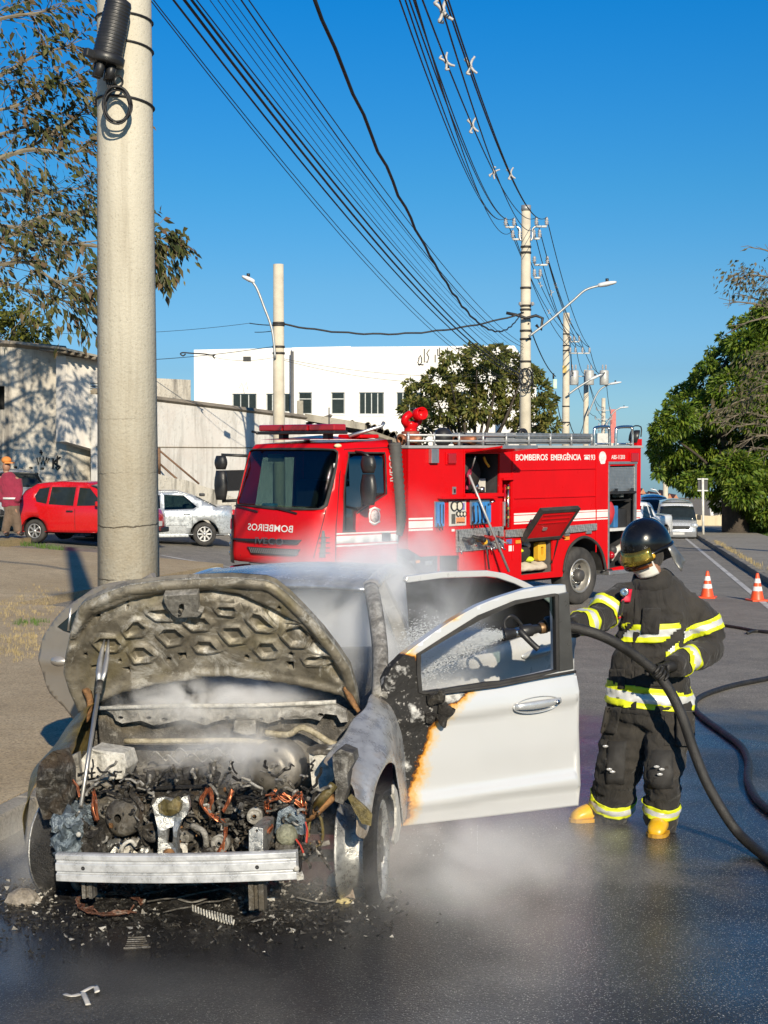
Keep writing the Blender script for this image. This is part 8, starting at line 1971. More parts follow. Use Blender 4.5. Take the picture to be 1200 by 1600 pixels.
def crossarm(root,base,y,z_py,xs,key,thick=.035):
    P_ = [at(x,z_py,y) - base for x in xs]
    MB().tube([P_[0],P_[-1]],thick,6).build('cross_arm',mat('pale_cross_arm',(.55,.55,.53),.6),root)
    for i,p in enumerate(P_):
        insulator(root,p);IN[key + str(i)] = base + p + UP*.28
cap2 = MB().tube([(0,0,h2 - .15),(0,0,h2 + .02)],.15,16).build('steel_cap',M_gal,p2)
crossarm(p2,b2,44.9,355,(790,803),'a');crossarm(p2,b2,44.9,374,(801,812),'b');crossarm(p2,b2,44.9,354,(838,854),'c');crossarm(p2,b2,44.9,373,(834,843),'d')
for s_ in (-1,1): MB().tube(smoothpts([at(822 + s_*8,376,44.85) - b2,at(822 + s_*10,370,44.85) - b2,at(822 + s_*10,358,44.85) - b2,at(822 + s_*15,354,44.85) - b2],4),.03,6).build('arm_bracket',M_alum,p2)
crossarm(p2,b2,48,414,(835,855),'e');crossarm(p2,b2,48,434,(835,844),'f')
crossarm(p3,b3,69.3,534,(891,897,905),'g');crossarm(p3,b3,69.3,552,(891,899,910,921),'h')
crossarm(p4,b4,91.5,588,(896,916,946),'i')
for k,px in enumerate((897,921,944)):
    c = at(px,590,91.0) - b4;MB().lathe([(.001,-.45),(.26,-.45),(.28,-.42),(.28,.40),(.24,.45),(.001,.47)],14,Matrix.Translation(c)).build('transformer',mat('grey_transformer',(.46,.46,.44),.5,.2,dirt=(.2,.2,.18)),p4)
    for s_ in (-.1,.1): insulator(p4,c + V((s_,0,.45)),.35)
c = at(942,688,126.4) - b5;MB().box(c,(1.1,.8,1.2)).build('transformer',MATS['grey_transformer'],p5,bevel=.05)
for s_ in (-.35,0,.35): insulator(p5,c + V((s_,0,.6)),.9)
crossarm(p5,b5,126.5,655,(930,943,956),'j');crossarm(p5,b5,126.5,641,(932,943,953),'k')
sg2 = tag(MB().box(at(958,666,140),(.5,.2,3.2)).build('red_sign',mat('faded_red_sign',(.50,.16,.14),.7)),'narrow faded red upright sign among the far poles','sign')
cbx = thing('junction_box','pale green junction box hung on the cable between two poles','junction box',Matrix.Translation(at(867,600,58)));MB().box((0,0,0),(.16,.12,.38)).build('box',mat('pale_green_box',(.45,.62,.52),.6),cbx,bevel=.02);MB().tube([(-.06,0,.2),(-.06,0,.42)],.035,8).build('bushing',M_blk,cbx)
MB().box(at(882,577,69.2) - b3,(.18,.1,.34)).build('warning_plate',mat('yellowed_plate',(.5,.35,.1),.6),p3)
# coils of cable on pole two
cl2 = thing('cable_coil','tangle of black cable loops hanging on the lamp pole before the tree','cable',Matrix.Translation(at(822,590,44.7)))
for k in range(7):
    o_ = V((rnd.uniform(-.25,.12),rnd.uniform(-.05,.05),rnd.uniform(-.35,.3)));r_ = rnd.uniform(.12,.30);MB().tube([o_ + V((r_*.7*math.cos(q),.05*math.sin(q + k),r_*math.sin(q))) for q in [2*math.pi*j/18 for j in range(19)]],.016,5).build('cable_turn',M_wire,cl2)
mb = MB();mb.tube([at(822,492,44.7) - b2 + V((x,0,z)) for x,z in ((-.6,.06),(-.3,0),(0,-.1),(.3,-.02),(.5,-.1),(.45,-.45),(.3,-.3))],.05,6);mb.build('cable_bundle',M_wire,p2)
for px in (813,832): insulator(p2,at(px,478,44.8) - b2,.12)
# ---- cables
HV = []
def pj2(p): d = p - EYE;z = d.dot(_fw);return 600 + FPX*d.x/z,800 - FPX*d.dot(_up)/z
def cable(a,b,sag,r_,label,group,n=26,wav=0.0,name='overhead_cable',m=M_wire):
    pts = []
    for i in range(n + 1):
        f = i/n;p = a + (b - a)*f;p = p + V((0,0,-4*sag*f*(1 - f)))
        if wav: p = p + V((wav*math.sin(i*2.1),0,wav*math.cos(i*1.7)))
        pts.append(p)
    if 'high voltage' in label: HV.extend(q + (r - q)*(k/8) for q,r in zip(pts,pts[1:]) for k in range(8))
    return tag(MB().tube(pts,r_,6).build(name,m),label,'cable',group)
def through(q,pA,tB,sag=0.0): return None
PT = P1 + V((0,0,0))
def back(px,y,dist=3.0):
    """end point near the big pole's line, so that the span crosses the frame's top edge at px"""
    return at(px,-60,y)
tel = [((277,0),560,.55,.008,'thin twin telephone line farthest left'),((283,6),560,.50,.008,'second of the thin twin telephone lines farthest left'),((303,0),552,.42,.016,'thick black telephone cable left of the main bundle'),
       ((318,0),548,.40,.022,'thickest black telephone bundle, left strand'),((325,0),548,.34,.020,'thick black telephone bundle, right strand'),((330,0),540,.30,.010,'telephone line just right of the thick bundle'),
       ((358,0),520,.42,.006,'fine pale telephone line in the middle'),((366,0),522,.36,.006,'second fine pale line in the middle'),((373,0),524,.30,.006,'third fine pale line in the middle'),
       ((383,0),515,.28,.006,'fourth fine pale line in the middle'),((400,0),505,.34,.012,'dark cable right of the fine lines'),((408,0),500,.28,.010,'second dark cable right of the fine lines')]
yA = 12.6
for (tx,ty),py2,sg_,r_,lb in tel:
    a = at(tx,ty,yA);e = at(818,py2 + 38,44.8);d = (a - e);a2 = a + d*.10;cable(e,a2,sg_*1.6,r_*.62,lb,'telephone cables from the big pole to the lamp pole')
cable(at(815,488,44.75),at(486,-14,12.6),1.5,.019,'heavy twisted black cable sweeping alone to the lamp pole','heavy cables at the lamp pole',60,.012)
cable(at(818,489,44.75),at(440,506,43.0),.45,.03,'black cable strung between the two lamp poles above the white building','heavy cables at the lamp pole',30,.015)
cable(at(432,508,43.0),at(390,505,43.4),.02,.016,'short stay wire left of the lamp pole, upper','stay wires left of the lamp pole');cable(at(390,505,43.4),at(-40,512,47),.25,.007,'fine wire running left from the lamp pole, upper','stay wires left of the lamp pole')
cable(at(432,516,43.0),at(398,519,43.4),.02,.012,'short stay wire left of the lamp pole, lower','stay wires left of the lamp pole');cable(at(430,541,43.0),at(-40,556,47),.3,.010,'dark wire running left above the stained wall','stay wires left of the lamp pole')
cable(at(430,558,43.0),at(325,556,43.6),.12,.006,'fine wire across the white building, left half','fine wires across the white building');cable(at(440,560,43.0),at(812,584,45),.25,.007,'fine wire across the white building, upper right','fine wires across the white building');cable(at(440,562,43.0),at(812,592,45),.35,.007,'fine wire across the white building, lower right','fine wires across the white building')
loop = MB();P_ = [at(x,y,43.6) for x,y in ((336,560),(333,557),(336,554),(332,555),(318,553),(300,552),(286,551),(282,553),(286,556),(290,553))];loop.tube(smoothpts(P_,4),.022,6)
tag(loop.build('cable_loop',M_wire),'short black cable splice with looped ends left of the lamp pole','cable');tag(MB().box(at(386,561,43.2),(.22,.12,.14)).build('splice_box',M_blk),'small black splice box hanging on the fine wire','cable box')
cable(at(826,505,44.8),at(868,588,58),.25,.02,'dark service cable dropping from the lamp pole to the junction box','service cables beyond the lamp pole');cable(at(868,612,58),at(884,660,69),.5,.018,'dark service cable from the junction box to the next pole','service cables beyond the lamp pole');cable(at(890,660,69),at(914,652,92),.9,.022,'sagging dark cable between the second and third pole','service cables beyond the lamp pole')
# high-voltage spans
hv = [('a0',(640,-6)),('a0',(648,-6)),('a1',(655,-6)),('a1',(661,-6)),('b0',(665,-6)),('c0',(677,-6)),('d0',(700,-6)),('c1',(711,-6)),('c1',(715,-6))]
wd = ['outermost left','second from the left','third from the left','fourth from the left','thin fifth','sixth, through the white spacers','seventh, right of the top spacer','eighth','outermost right']
for (k,tx),wn_ in zip(hv,wd):
    r0h = .008 if k[0] in 'ab' else .009
    e = IN[k];a = at(*tx,13.5);a = a + (a - e)*.12;cable(e,a,.75 if k != 'b0' else .9,r0h,'high voltage line descending to the lamp pole top, ' + wn_,'high voltage lines')
wd2 = ['from the upper left arm, outer','from the upper left arm, inner','from the lower left arm, outer','from the upper right arm, inner','from the upper right arm tip','from the lower right arm, inner','from the lower right arm tip','from the long middle arm tip','from the short middle arm tip']
nxt = [('a0','g0'),('a1','g1'),('b0','h0'),('c0','g2'),('c1','h3'),('d0','h1'),('d1','h2'),('e1','h3'),('f1','h2')]
for i,(k,l) in enumerate(nxt): cable(IN[k],IN[l],.6,.014,'high voltage line to the second pole, ' + wd2[i],'high voltage lines to the second pole')
for k,l,q in (('g0','i0','upper left'),('g1','i1','upper middle'),('g2','i2','upper right'),('h0','i0','lower left'),('h3','i2','lower right')): cable(IN[k],IN[l],.7,.016,'high voltage line between the second and third pole, ' + q,'high voltage lines to the third pole')
for k,l,q in (('i0','j0','left'),('i1','j1','middle'),('i2','j2','right'),('i1','k1','topmost')): cable(IN[k],IN[l],.7,.02,'high voltage line between the third and fourth pole, ' + q,'high voltage lines to the fourth pole')
for k,q in (('j0','left'),('j1','middle'),('j2','right')): cable(IN[k],polev[4] + V((0,0,-.5)),.6,.02,'high voltage line beyond the fourth pole, ' + q,'high voltage lines to the fourth pole')
# white plastic spacers clipped on the lines
def spacer(px,py,y,s,label,rot):
    o = thing('line_spacer',label,'cable spacer',Matrix.Translation(min(HV,key=lambda p: (pj2(p)[0] - px) ** 2 + (pj2(p)[1] - py) ** 2 + (p.y - y) ** 2*3)) @ Matrix.Rotation(R(rot),4,'Y') @ Matrix.Scale(s*.68,4),'white spacers on the high voltage lines')
    if s and 'SP' in IN:
        for k in IN['SP']: c = k.copy();COL.objects.link(c);c.parent = o
        return
    m = mat('white_spacer_plastic',(.40,.39,.385),.5,var=.1);L_ = []
    for q in (50,130,230,310): L_.append(MB().tube(smoothpts([(0,0,0),(.10*math.cos(R(q)),.01,.16*math.sin(R(q))),(.17*math.cos(R(q)),0,.22*math.sin(R(q))),(.13*math.cos(R(q)) + .06,.0,.27*math.sin(R(q)))],4),[.035]*7 + [.03]*6,6).build('spacer_arm',m,o))
    L_.append(MB().sphere((0,0,0),.06,n=6).build('spacer_hub',m,o));IN['SP'] = L_
for px,py,y,s,lb in ((695,18,14.5,.70,'largest white line spacer at the top edge of the sky'),(692,100,18,.55,'white line spacer second down on the left lines'),(739,100,18,.60,'white line spacer on the right lines, upper'),(737,195,23.5,.62,'white line spacer third down on the left lines'),
                         (766,270,30,.60,'small white spacer low on the left lines'),(803,268,30,.62,'small white spacer low on the right lines'),(842,446,52,.6,'tiny spacer beyond the lamp pole, left'),(858,459,54,.7,'tiny spacer beyond the lamp pole, middle'),(871,446,54,.6,'tiny spacer beyond the lamp pole, right'),(858,486,60,.6,'tiny spacer before the second pole, left'),(895,497,66,.8,'tiny spacer by the second pole top')): spacer(px,py,y,s,lb,rnd.uniform(-30,30))
# ---- trees
def m_leaf(name,cols,trans=.25,rough=.5):
    t = NT(name);oi = t.n('ShaderNodeAttribute');oi.attribute_name = 'tone';c = t.ramp(oi.outputs['Fac'],[(i/(len(cols) - 1),q) for i,q in enumerate(cols)])
    b = t.n('ShaderNodeBsdfPrincipled');t.put(b.inputs['Base Color'],c);b.inputs['Roughness'].default_value = rough;b.inputs['Specular IOR Level'].default_value = .3
    tl = t.n('ShaderNodeBsdfTranslucent');t.put(tl.inputs[0],c);mx = t.n('ShaderNodeMixShader');mx.inputs[0].default_value = trans
    t.t.links.new(b.outputs[0],mx.inputs[1]);t.t.links.new(tl.outputs[0],mx.inputs[2]);t.t.links.new(mx.outputs[0],t.out.inputs[0]);return t.m
def leaves(name,P_,D_,size,m,parent,seed=1,droop=.3,width=.42,kind='stuff',jit=.35):
    """one folded leaf (two quads) per point, pointing roughly along D_"""
    rg = np.random.default_rng(seed);n = len(P_);P_ = np.array([tuple(p) for p in P_]);D_ = np.array([tuple(d) for d in D_])
    d = D_ + rg.normal(0,jit,(n,3));d[:,2] -= droop;d /= np.linalg.norm(d,axis=1)[:,None] + 1e-9
    r_ = rg.normal(0,1,(n,3));s_ = np.cross(d,r_);s_ /= np.linalg.norm(s_,axis=1)[:,None] + 1e-9;u = np.cross(s_,d)
    L_ = size*rg.uniform(.6,1.3,n)[:,None];W_ = L_*width*rg.uniform(.8,1.2,n)[:,None]
    a = P_;tip = P_ + d*L_ - np.array([0,0,1])*L_*.12;mid = P_ + d*L_*.5 - u*W_*.18;l_ = P_ + d*L_*.45 + s_*W_*.5 + u*W_*.1;q = P_ + d*L_*.45 - s_*W_*.5 + u*W_*.1
    v = np.stack([a,l_,tip,q],1).reshape(-1,3);f = np.arange(n*4).reshape(n,4)
    tri = np.concatenate([f[:,[0,1,2]],f[:,[0,2,3]]],0)
    me = bpy.data.meshes.new(name);me.vertices.add(len(v));me.vertices.foreach_set('co',v.ravel());k = len(tri);me.loops.add(k*3);me.loops.foreach_set('vertex_index',tri.ravel().astype(np.int32));me.polygons.add(k);me.polygons.foreach_set('loop_start',np.arange(0,k*3,3,dtype=np.int32));me.polygons.foreach_set('loop_total',np.full(k,3,dtype=np.int32));me.update()
    at_ = me.attributes.new('tone','FLOAT','POINT');at_.data.foreach_set('value',np.repeat(rg.random(n),4).astype(np.float32));me.materials.append(m)
    o = bpy.data.objects.new(name,me);COL.objects.link(o);o.parent = parent
    if kind: o['kind'] = kind
    return o
def grow_tree(start,dirs,r_,seed,depth,length,spread,up=.1,shrink=.72,thin=.62,kids=(2,3)):
    """limbs as polylines; returns (limbs, twig points with directions)"""
    rg = random.Random(seed);limbs,tips = [],[]
    def rec(p,d,r_,L_,lv):
        P_ = [p];Rr = [r_];k = 5;q = p.copy();dd = d.copy()
        for i in range(k):
            dd = (dd + V((rg.gauss(0,.16),rg.gauss(0,.16),rg.gauss(0,.12) + up*.3))).normalized();q = q + dd*(L_/k);P_.append(q.copy());Rr.append(r_*(1 - .45*(i + 1)/k))
            if lv >= depth - 1: tips.append((q.copy(),dd.copy()))
        limbs.append((P_,Rr,lv))
        if lv < depth:
            for c in range(rg.randint(*kids) + (1 if lv == 0 else 0)):
                i = rg.randint(2,k);nd = (dd + V((rg.gauss(0,spread),rg.gauss(0,spread),rg.gauss(0,spread*.7) + up))).normalized();rec(P_[i],nd,Rr[i]*thin*1.15,L_*shrink*rg.uniform(.75,1.2),lv + 1)
    for d in dirs: rec(start,d.normalized(),r_,length,0)
    return limbs,tips
M_barkd = mat('dark_bark',(.045,.035,.026),.9,var=.3,vscale=5,bump=.6,bscale=25)
M_barkp = mat('pale_bark',(.20,.17,.12),.9,var=.3,vscale=5,bump=.6,bscale=25,dirt=(.09,.07,.05))
def limbs_obj(name,limbs,m,parent,minr=.004):
    mb = MB()
    for P_,Rr,lv in limbs: mb.tube(P_,[max(minr,r_) for r_ in Rr],8 if lv == 0 else 5 if lv < 3 else 4)
    return mb.build(name,m,parent)
# big-leaved tree reaching in from the left
tb = at(-250,900,33.0);tb.z = gz(tb.x,33.0)
T1 = thing('tree','open tree with large drooping brownish leaves reaching in from the left edge','tree',Matrix.Translation(tb));I1 = -tb
lm1 = [];tips1 = []
def branch(pts,r_,y,seed,dens=7,sub=1.05):
    rg = random.Random(seed);yy = y if isinstance(y,(list,tuple)) else [y]*len(pts)
    P_ = smoothpts([at(px,py,q) + I1 for (px,py),q in zip(pts,yy)],5);n = len(P_);lm1.append((P_,[lerp(r_*1.5,.012,i/(n - 1)) for i in range(n)],1))
    for i in range(3,n,1):
        for c in range(3):
            if rg.random() < .8:
                d = (P_[i] - P_[i - 1]).normalized();nd = (d + V((rg.gauss(0,.6),rg.gauss(0,.6),rg.gauss(0,.6)))).normalized();L_ = sub*rg.uniform(.5,1.3);Q = [P_[i]];q = P_[i].copy();tw = []
                for k in range(4):
                    nd = (nd + V((rg.gauss(0,.2),rg.gauss(0,.2),rg.gauss(-.05,.2)))).normalized();q = q + nd*L_/4;Q.append(q.copy())
                    if k >= 1:
                        for _ in range(rg.randint(1,dens // 2 + 2)): tw.append((q + V((rg.gauss(0,.07),rg.gauss(0,.07),rg.gauss(0,.07))),nd.copy()))
                lm1.append((Q,[lerp(.010,.004,k/4) for k in range(5)],3));tips1.extend(tw)
lm1.append((smoothpts([V((0,0,0)),V((.1,0,3)),V((.2,.1,6)),V((.1,.2,9)),V((.3,.2,13))],4),[lerp(.34,.12,i/16) for i in range(17)],0))
for k,(pts,r_,y) in enumerate((
    (((-200,300),(-60,270),(40,235),(110,240),(158,215)),.06,32.5),(((-200,330),(-40,300),(40,300),(80,302),(140,290)),.05,37.5),(((-200,420),(-60,360),(20,355),(90,380),(160,375)),.05,32.5),
    (((-200,420),(-60,395),(10,372),(60,340),(110,332),(150,328)),.045,33.5),(((-220,200),(-80,150),(0,118),(50,90),(110,70)),.055,32.0),(((-220,150),(-80,60),(0,30),(60,20),(95,10)),.05,32.5),(((-220,100),(-60,-20),(20,-30),(80,-60)),.05,37.5),
    (((-200,430),(-40,420),(40,410),(90,440),(140,425)),.04,32.0),(((-200,450),(-20,440),(60,460),(100,470),(150,500)),.035,32.5),(((-120,260),(20,240),(110,190),(150,150)),.035,33.2),(((100,380),(170,385),(222,374),(250,372),(268,382)),.03,32.8),(((180,372),(222,384),(245,402),(254,422)),.02,32.8),
    (((-100,180),(10,170),(70,140),(120,120)),.03,32.3),(((-200,250),(-20,215),(60,190),(100,175)),.035,33.4))): branch(pts,r_,y,40 + k,sub=.5 if pts[-1][0] > 200 else 1.05)
limbs_obj('trunk',lm1,M_barkp,T1)
M_lf1 = m_leaf('brownish_leaves',[(.09,.085,.035),(.06,.075,.022),(.04,.050,.018),(.12,.115,.035),(.15,.09,.055),(.085,.105,.028)],.22)
rg_ = random.Random(3);rg_.shuffle(tips1);vis = [t_ for t_ in tips1]
def screen_big(t_): x,y = pj2(t_[0] - I1);return 0 < x < 300 and 0 < y < 540
inv = [t_ for t_ in vis if screen_big(t_)][:300];rest = [t_ for t_ in vis if t_ not in inv]
protos = []
for k in range(6):
    o = leaves('leaf',[V((0,0,0))],[V((0,0,-1))],.21,M_lf1,T1,60 + k,0,.45,None,.0);protos.append(o)
for i,(p,d) in enumerate(inv):
    o = protos[i] if i < 6 else protos[i % 6].copy()
    if i >= 6: COL.objects.link(o);o.parent = T1
    dd = (d + V((rg_.gauss(0,.4),rg_.gauss(0,.4),-.75))).normalized();o.location = p;o.rotation_euler = (-dd).to_track_quat('Z','Y').to_euler();s_ = rg_.uniform(.7,1.25);o.scale = (s_,)*3
leaves('crown',[t_[0] for t_ in rest],[t_[1] for t_ in rest],.20,M_lf1,T1,5,.8,.45)
# clump trees
def clump_tree(name,label,base,trunk_r,limbs_spec,clumps,leaf,m,bark,n_per,seed,bare=(),group=None,droop=.2,width=.5):
    o = thing(name,label,'tree',Matrix.Translation(base),group);lm = []
    for P_,r0,r1 in limbs_spec:
        Q = smoothpts([p - base for p in P_],4);n = len(Q);lm.append((Q,[lerp(r0,r1,i/(n - 1)) for i in range(n)],0))
    limbs_obj('trunk',lm,bark,o,.012);rg = np.random.default_rng(seed);Ps,Ds = [],[]
    for (c,r_,sq) in clumps:
        n = int(n_per*r_ ** 2);d = rg.normal(0,1,(n,3));d /= np.linalg.norm(d,axis=1)[:,None];rad_ = r_*rg.uniform(.55,1.05,n)[:,None] ** .6
        off = d*rad_*np.array([1,1,sq]);keep = rg.random(n) < .45 + .55*(np.sin(off[:,0]*5.1/r_ + c.x)*np.sin(off[:,2]*6.3/r_ + c.z) > -.3)
        for q,dd in zip(off[keep],d[keep]): Ps.append(c - base + V(q));Ds.append(V(dd))
    leaves('crown',Ps,Ds,leaf,m,o,seed,droop,width);return o
# round tree in front of the white building
YT = 57.0;tb2 = at(738,800,YT);tb2.z = gz(tb2.x,YT) - .3
M_lf2 = m_leaf('olive_leaves',[(.09,.115,.03),(.15,.18,.045),(.22,.23,.055),(.25,.21,.06),(.06,.08,.025)],.45)
sp2 = []
for x,y in ((655,640),(680,600),(705,580),(745,560),(780,555),(815,575),(845,600),(850,640),(700,630),(760,610),(800,620),(720,605)):
    m0 = at(738 + (x - 738)*.25,705,YT);m1 = at(738 + (x - 738)*.55,680 + (y - 600)*.2,YT + rnd.uniform(-1,1));sp2.append(([tb2,m0,m1,at(x,y + 18,YT + rnd.uniform(-1.5,1.5))],.16,.02))
ck = []
for x,y,r_ in ((648,640,22),(660,615,24),(655,668,16),(685,596,24),(690,640,26),(712,575,24),(725,610,28),(720,655,20),(748,562,24),(760,595,28),(765,640,26),(775,556,20),(795,570,24),(800,605,28),(800,645,24),(820,585,22),(838,610,22),(845,640,20),(860,665,14),(840,660,16),(690,670,14),(742,640,20),(640,600,8),(735,545,8),(700,560,10),(835,585,12),(858,625,12),(815,665,14),(660,690,8)):
    ck.append((at(x,y,YT + rnd.uniform(-1.6,1.6)),r_/FPX*YT,.75))
clump_tree('tree','round olive-green tree in front of the white building above the fire engine',tb2,.2,sp2,ck,.21,M_lf2,M_barkd,2000,3)
# dense green trees on the right
M_lf3 = m_leaf('bright_green_leaves',[(.045,.09,.014),(.09,.165,.02),(.16,.24,.026),(.22,.28,.035),(.025,.05,.012)],.4)
YR = 74.0;rb = at(1150,838,YR);rb.z = gz(rb.x,YR)
sp3 = [([rb,at(1146,800,YR),at(1142,760,YR),at(1130,700,YR)],.75,.3),([at(1142,770,YR),at(1100,720,YR - 1),at(1060,690,YR - 1)],.10,.04),([at(1143,760,YR),at(1165,700,YR),at(1180,600,YR)],.4,.08),([at(1130,700,YR),at(1120,620,YR),at(1135,560,YR)],.28,.05)]
ck = []
for x,y,r_ in ((1040,672,20),(1032,700,18),(1040,725,20),(1062,655,26),(1060,700,30),(1062,740,24),(1080,630,26),(1090,670,34),(1090,720,34),(1085,755,22),(1105,600,28),(1118,640,36),(1120,700,40),(1112,755,26),(1135,565,28),(1150,610,40),(1155,670,44),(1150,735,36),(1165,540,28),(1185,580,40),(1190,640,44),(1190,710,44),(1190,770,34),(1150,535,14),(1140,540,12),(1098,575,10),(1108,568,9),(1025,690,9),(1028,715,10),(1068,610,12),(1050,630,11),(1215,540,40),(1170,790,22),(1130,785,18),(1200,800,20),(1225,620,50),(1225,720,50),(1150,815,16),(1185,815,22),(1215,790,34),(1160,770,26),(1175,745,36),(1200,560,46),(1215,500,40),(1150,505,9),(1172,500,12),(1188,490,14),(1088,588,8),(1074,605,7),(1052,615,6),(1033,650,7),(1022,668,6),(1018,705,6),(1030,740,8),(1110,548,6),(1128,528,7)):
    ck.append((at(x,y,YR + rnd.uniform(-3.5,3.5)),r_/FPX*YR,.8))
clump_tree('tree','dense bright-green tree mass shading the pavement on the right',rb,.7,sp3,ck,.25,M_lf3,M_barkd,2600,7,droop=.45,width=.40)
# second, half-bare tree nearer at the right edge
YN = 44.0;nb = at(1330,900,YN);nb.z = gz(nb.x,YN)
T4 = thing('tree','half-bare tree with pale branches and dull leaves at the right edge','tree',Matrix.Translation(nb));lm4 = [];tp4 = []
rg4 = random.Random(9)
lm4.append((smoothpts([V((0,0,0)),at(1320,700,YN) - nb,at(1310,500,YN) - nb,at(1290,350,YN) - nb],4),[lerp(.25,.1,i/12) for i in range(13)],0))
for pts,lf in ((((1300,640),(1240,660),(1200,652),(1165,645),(1128,660)),1),(((1300,640),(1220,665),(1180,662),(1145,668)),1),(((1300,700),(1230,690),(1190,680),(1155,695)),1),(((1300,700),(1220,705),(1185,700),(1172,705)),0),(((1300,520),(1220,490),(1190,470),(1150,458)),0),(((1300,540),(1220,500),(1200,480),(1155,472),(1140,474)),0),(((1300,480),(1220,440),(1195,432),(1168,430),(1150,438)),2),(((1300,560),(1230,500),(1180,500),(1145,515)),0),(((1300,470),(1215,400),(1180,388)),0),
                (((1300,620),(1210,600),(1175,610)),2),(((1300,560),(1210,550),(1185,560)),2),(((1300,450),(1215,455),(1195,452)),2),(((1300,600),(1220,570),(1190,590)),2),(((1300,660),(1210,620),(1160,625),(1130,640)),2)):
    P_ = smoothpts([at(x,y,YN + rg4.uniform(-.4,.4)) - nb for x,y in pts],5);n = len(P_);lm4.append((P_,[lerp(.06,.008,i/(n - 1)) for i in range(n)],1))
    for i in range(n // 3,n):
        d = (P_[i] - P_[i - 1]).normalized()
        for c in range(2 if lf else 1):
            nd = (d + V((rg4.gauss(0,.5),rg4.gauss(0,.5),rg4.gauss(0,.5)))).normalized();q = P_[i] + nd*rg4.uniform(.2,.6);lm4.append(([P_[i],P_[i]*.5 + q*.5 + V((0,0,rg4.gauss(0,.03))),q],[.012,.009,.006],3))
            for _ in range((0,2,9)[lf]): tp4.append((q + V((rg4.gauss(0,.22),rg4.gauss(0,.22),rg4.gauss(0,.18))),nd))
limbs_obj('trunk',lm4,mat('grey_bark',(.15,.125,.09),.9,var=.3,bump=.5),T4,.005);M_lf4 = m_leaf('dull_leaves',[(.12,.10,.055),(.07,.075,.03),(.16,.13,.08),(.05,.06,.022)],.2)
leaves('crown',[t_[0] for t_ in tp4],[t_[1] for t_ in tp4],.15,M_lf4,T4,9,.8,.45)
# leafy bush-top over the old house
hb_ = at(20,560,55);hb_.z = -.5;ck = [(at(x,y,55 + rnd.uniform(-1,1)),r_/FPX*55,.8) for x,y,r_ in ((-20,500,34),(10,480,28),(30,510,30),(55,520,24),(15,530,30),(66,532,12),(-10,460,22),(45,490,16),(70,505,9),(60,545,14))]
clump_tree('tree','yellow-green tree top showing over the old house roof',hb_,.2,[([hb_,at(22,560,55),at(20,500,55)],.25,.05),([at(22,560,55),at(50,520,55)],.1,.03)],ck,.20,m_leaf('yellow_green_leaves',[(.05,.06,.012),(.10,.11,.016),(.17,.17,.025),(.03,.04,.012)],.25),M_barkd,900,12)
# ---- grass and weeds
def tufts(name,label_,pts,h,m,seed,n=9):
    rg = random.Random(seed);mb = MB()
    for p in pts:
        for k in range(n):
            q = p + V((rg.gauss(0,h*.35),rg.gauss(0,h*.35),0));a = rg.uniform(0,6.28);hh = h*rg.uniform(.5,1.2);d = V((math.cos(a),math.sin(a),0))*hh*rg.uniform(.1,.6);w_ = V((-math.sin(a),math.cos(a),0))*hh*.05
            mb.add([q - w_,q + w_,q + d*.5 + V((0,0,hh*.7)) + w_*.6,q + d*.5 + V((0,0,hh*.7)) - w_*.6,q + d + V((0,0,hh*.9))],[(0,1,2,3),(3,2,4)],0)
    o = mb.build(name,m);o['kind'] = 'stuff';o['label'] = label_;return o
M_grs = mat('green_grass',(.07,.13,.02),.8,var=.4,vscale=3);M_straw = mat('dry_straw',(.33,.26,.13),.9,var=.35,vscale=4)
rg6 = random.Random(6)
gp_ = []
for k in range(2600):
    u = rg6.uniform(40,120);v = rg6.uniform(6.1,9.5) if rg6.random() < .8 else rg6.uniform(6.0,16);x,y = xy(u,v);gp_.append(V((x,y,gz(x,y) - .05 + (.0))))
tufts('grass_verge','strip of green grass beyond the right pavement',gp_,.22,M_grs,1,7)
tufts('grass','weeds at the traffic island foot',[onground(x + rg6.gauss(0,3),853 + rg6.gauss(0,1.0) + (x - 45)*.12) for x in range(32,98,2) for _ in range(2)],.12,M_grs,2,7)
pk_ = []
for cx_,cy_,sx2,sy2,n_ in ((45,1000,34,10,130),(30,960,30,8,80),(60,930,30,10,50),(10,1020,25,8,60),(30,945,20,3,20)):
    for k in range(n_): pk_.append(onground(cx_ + rg6.gauss(0,sx2),cy_ + rg6.gauss(0,sy2),.13))
tufts('dry_grass','flattened dry straw on the pavement',pk_,.05,M_straw,3,8)
tufts('grass','small green weed patch on the pavement',[onground(45 + rg6.gauss(0,14),974 + rg6.gauss(0,2),.13) for k in range(36)],.06,M_grs,4,8)
tufts('kerb_weeds','dry weeds growing along the right kerb',[V((*xy(rg6.uniform(24,60),RK + .2 + abs(rg6.gauss(0,.12))),0)) for k in range(260)],.10,M_straw,5,6)
o = bpy.data.objects['kerb_weeds']
for v in o.data.vertices: v.co.z += gz(v.co.x,v.co.y) + .13
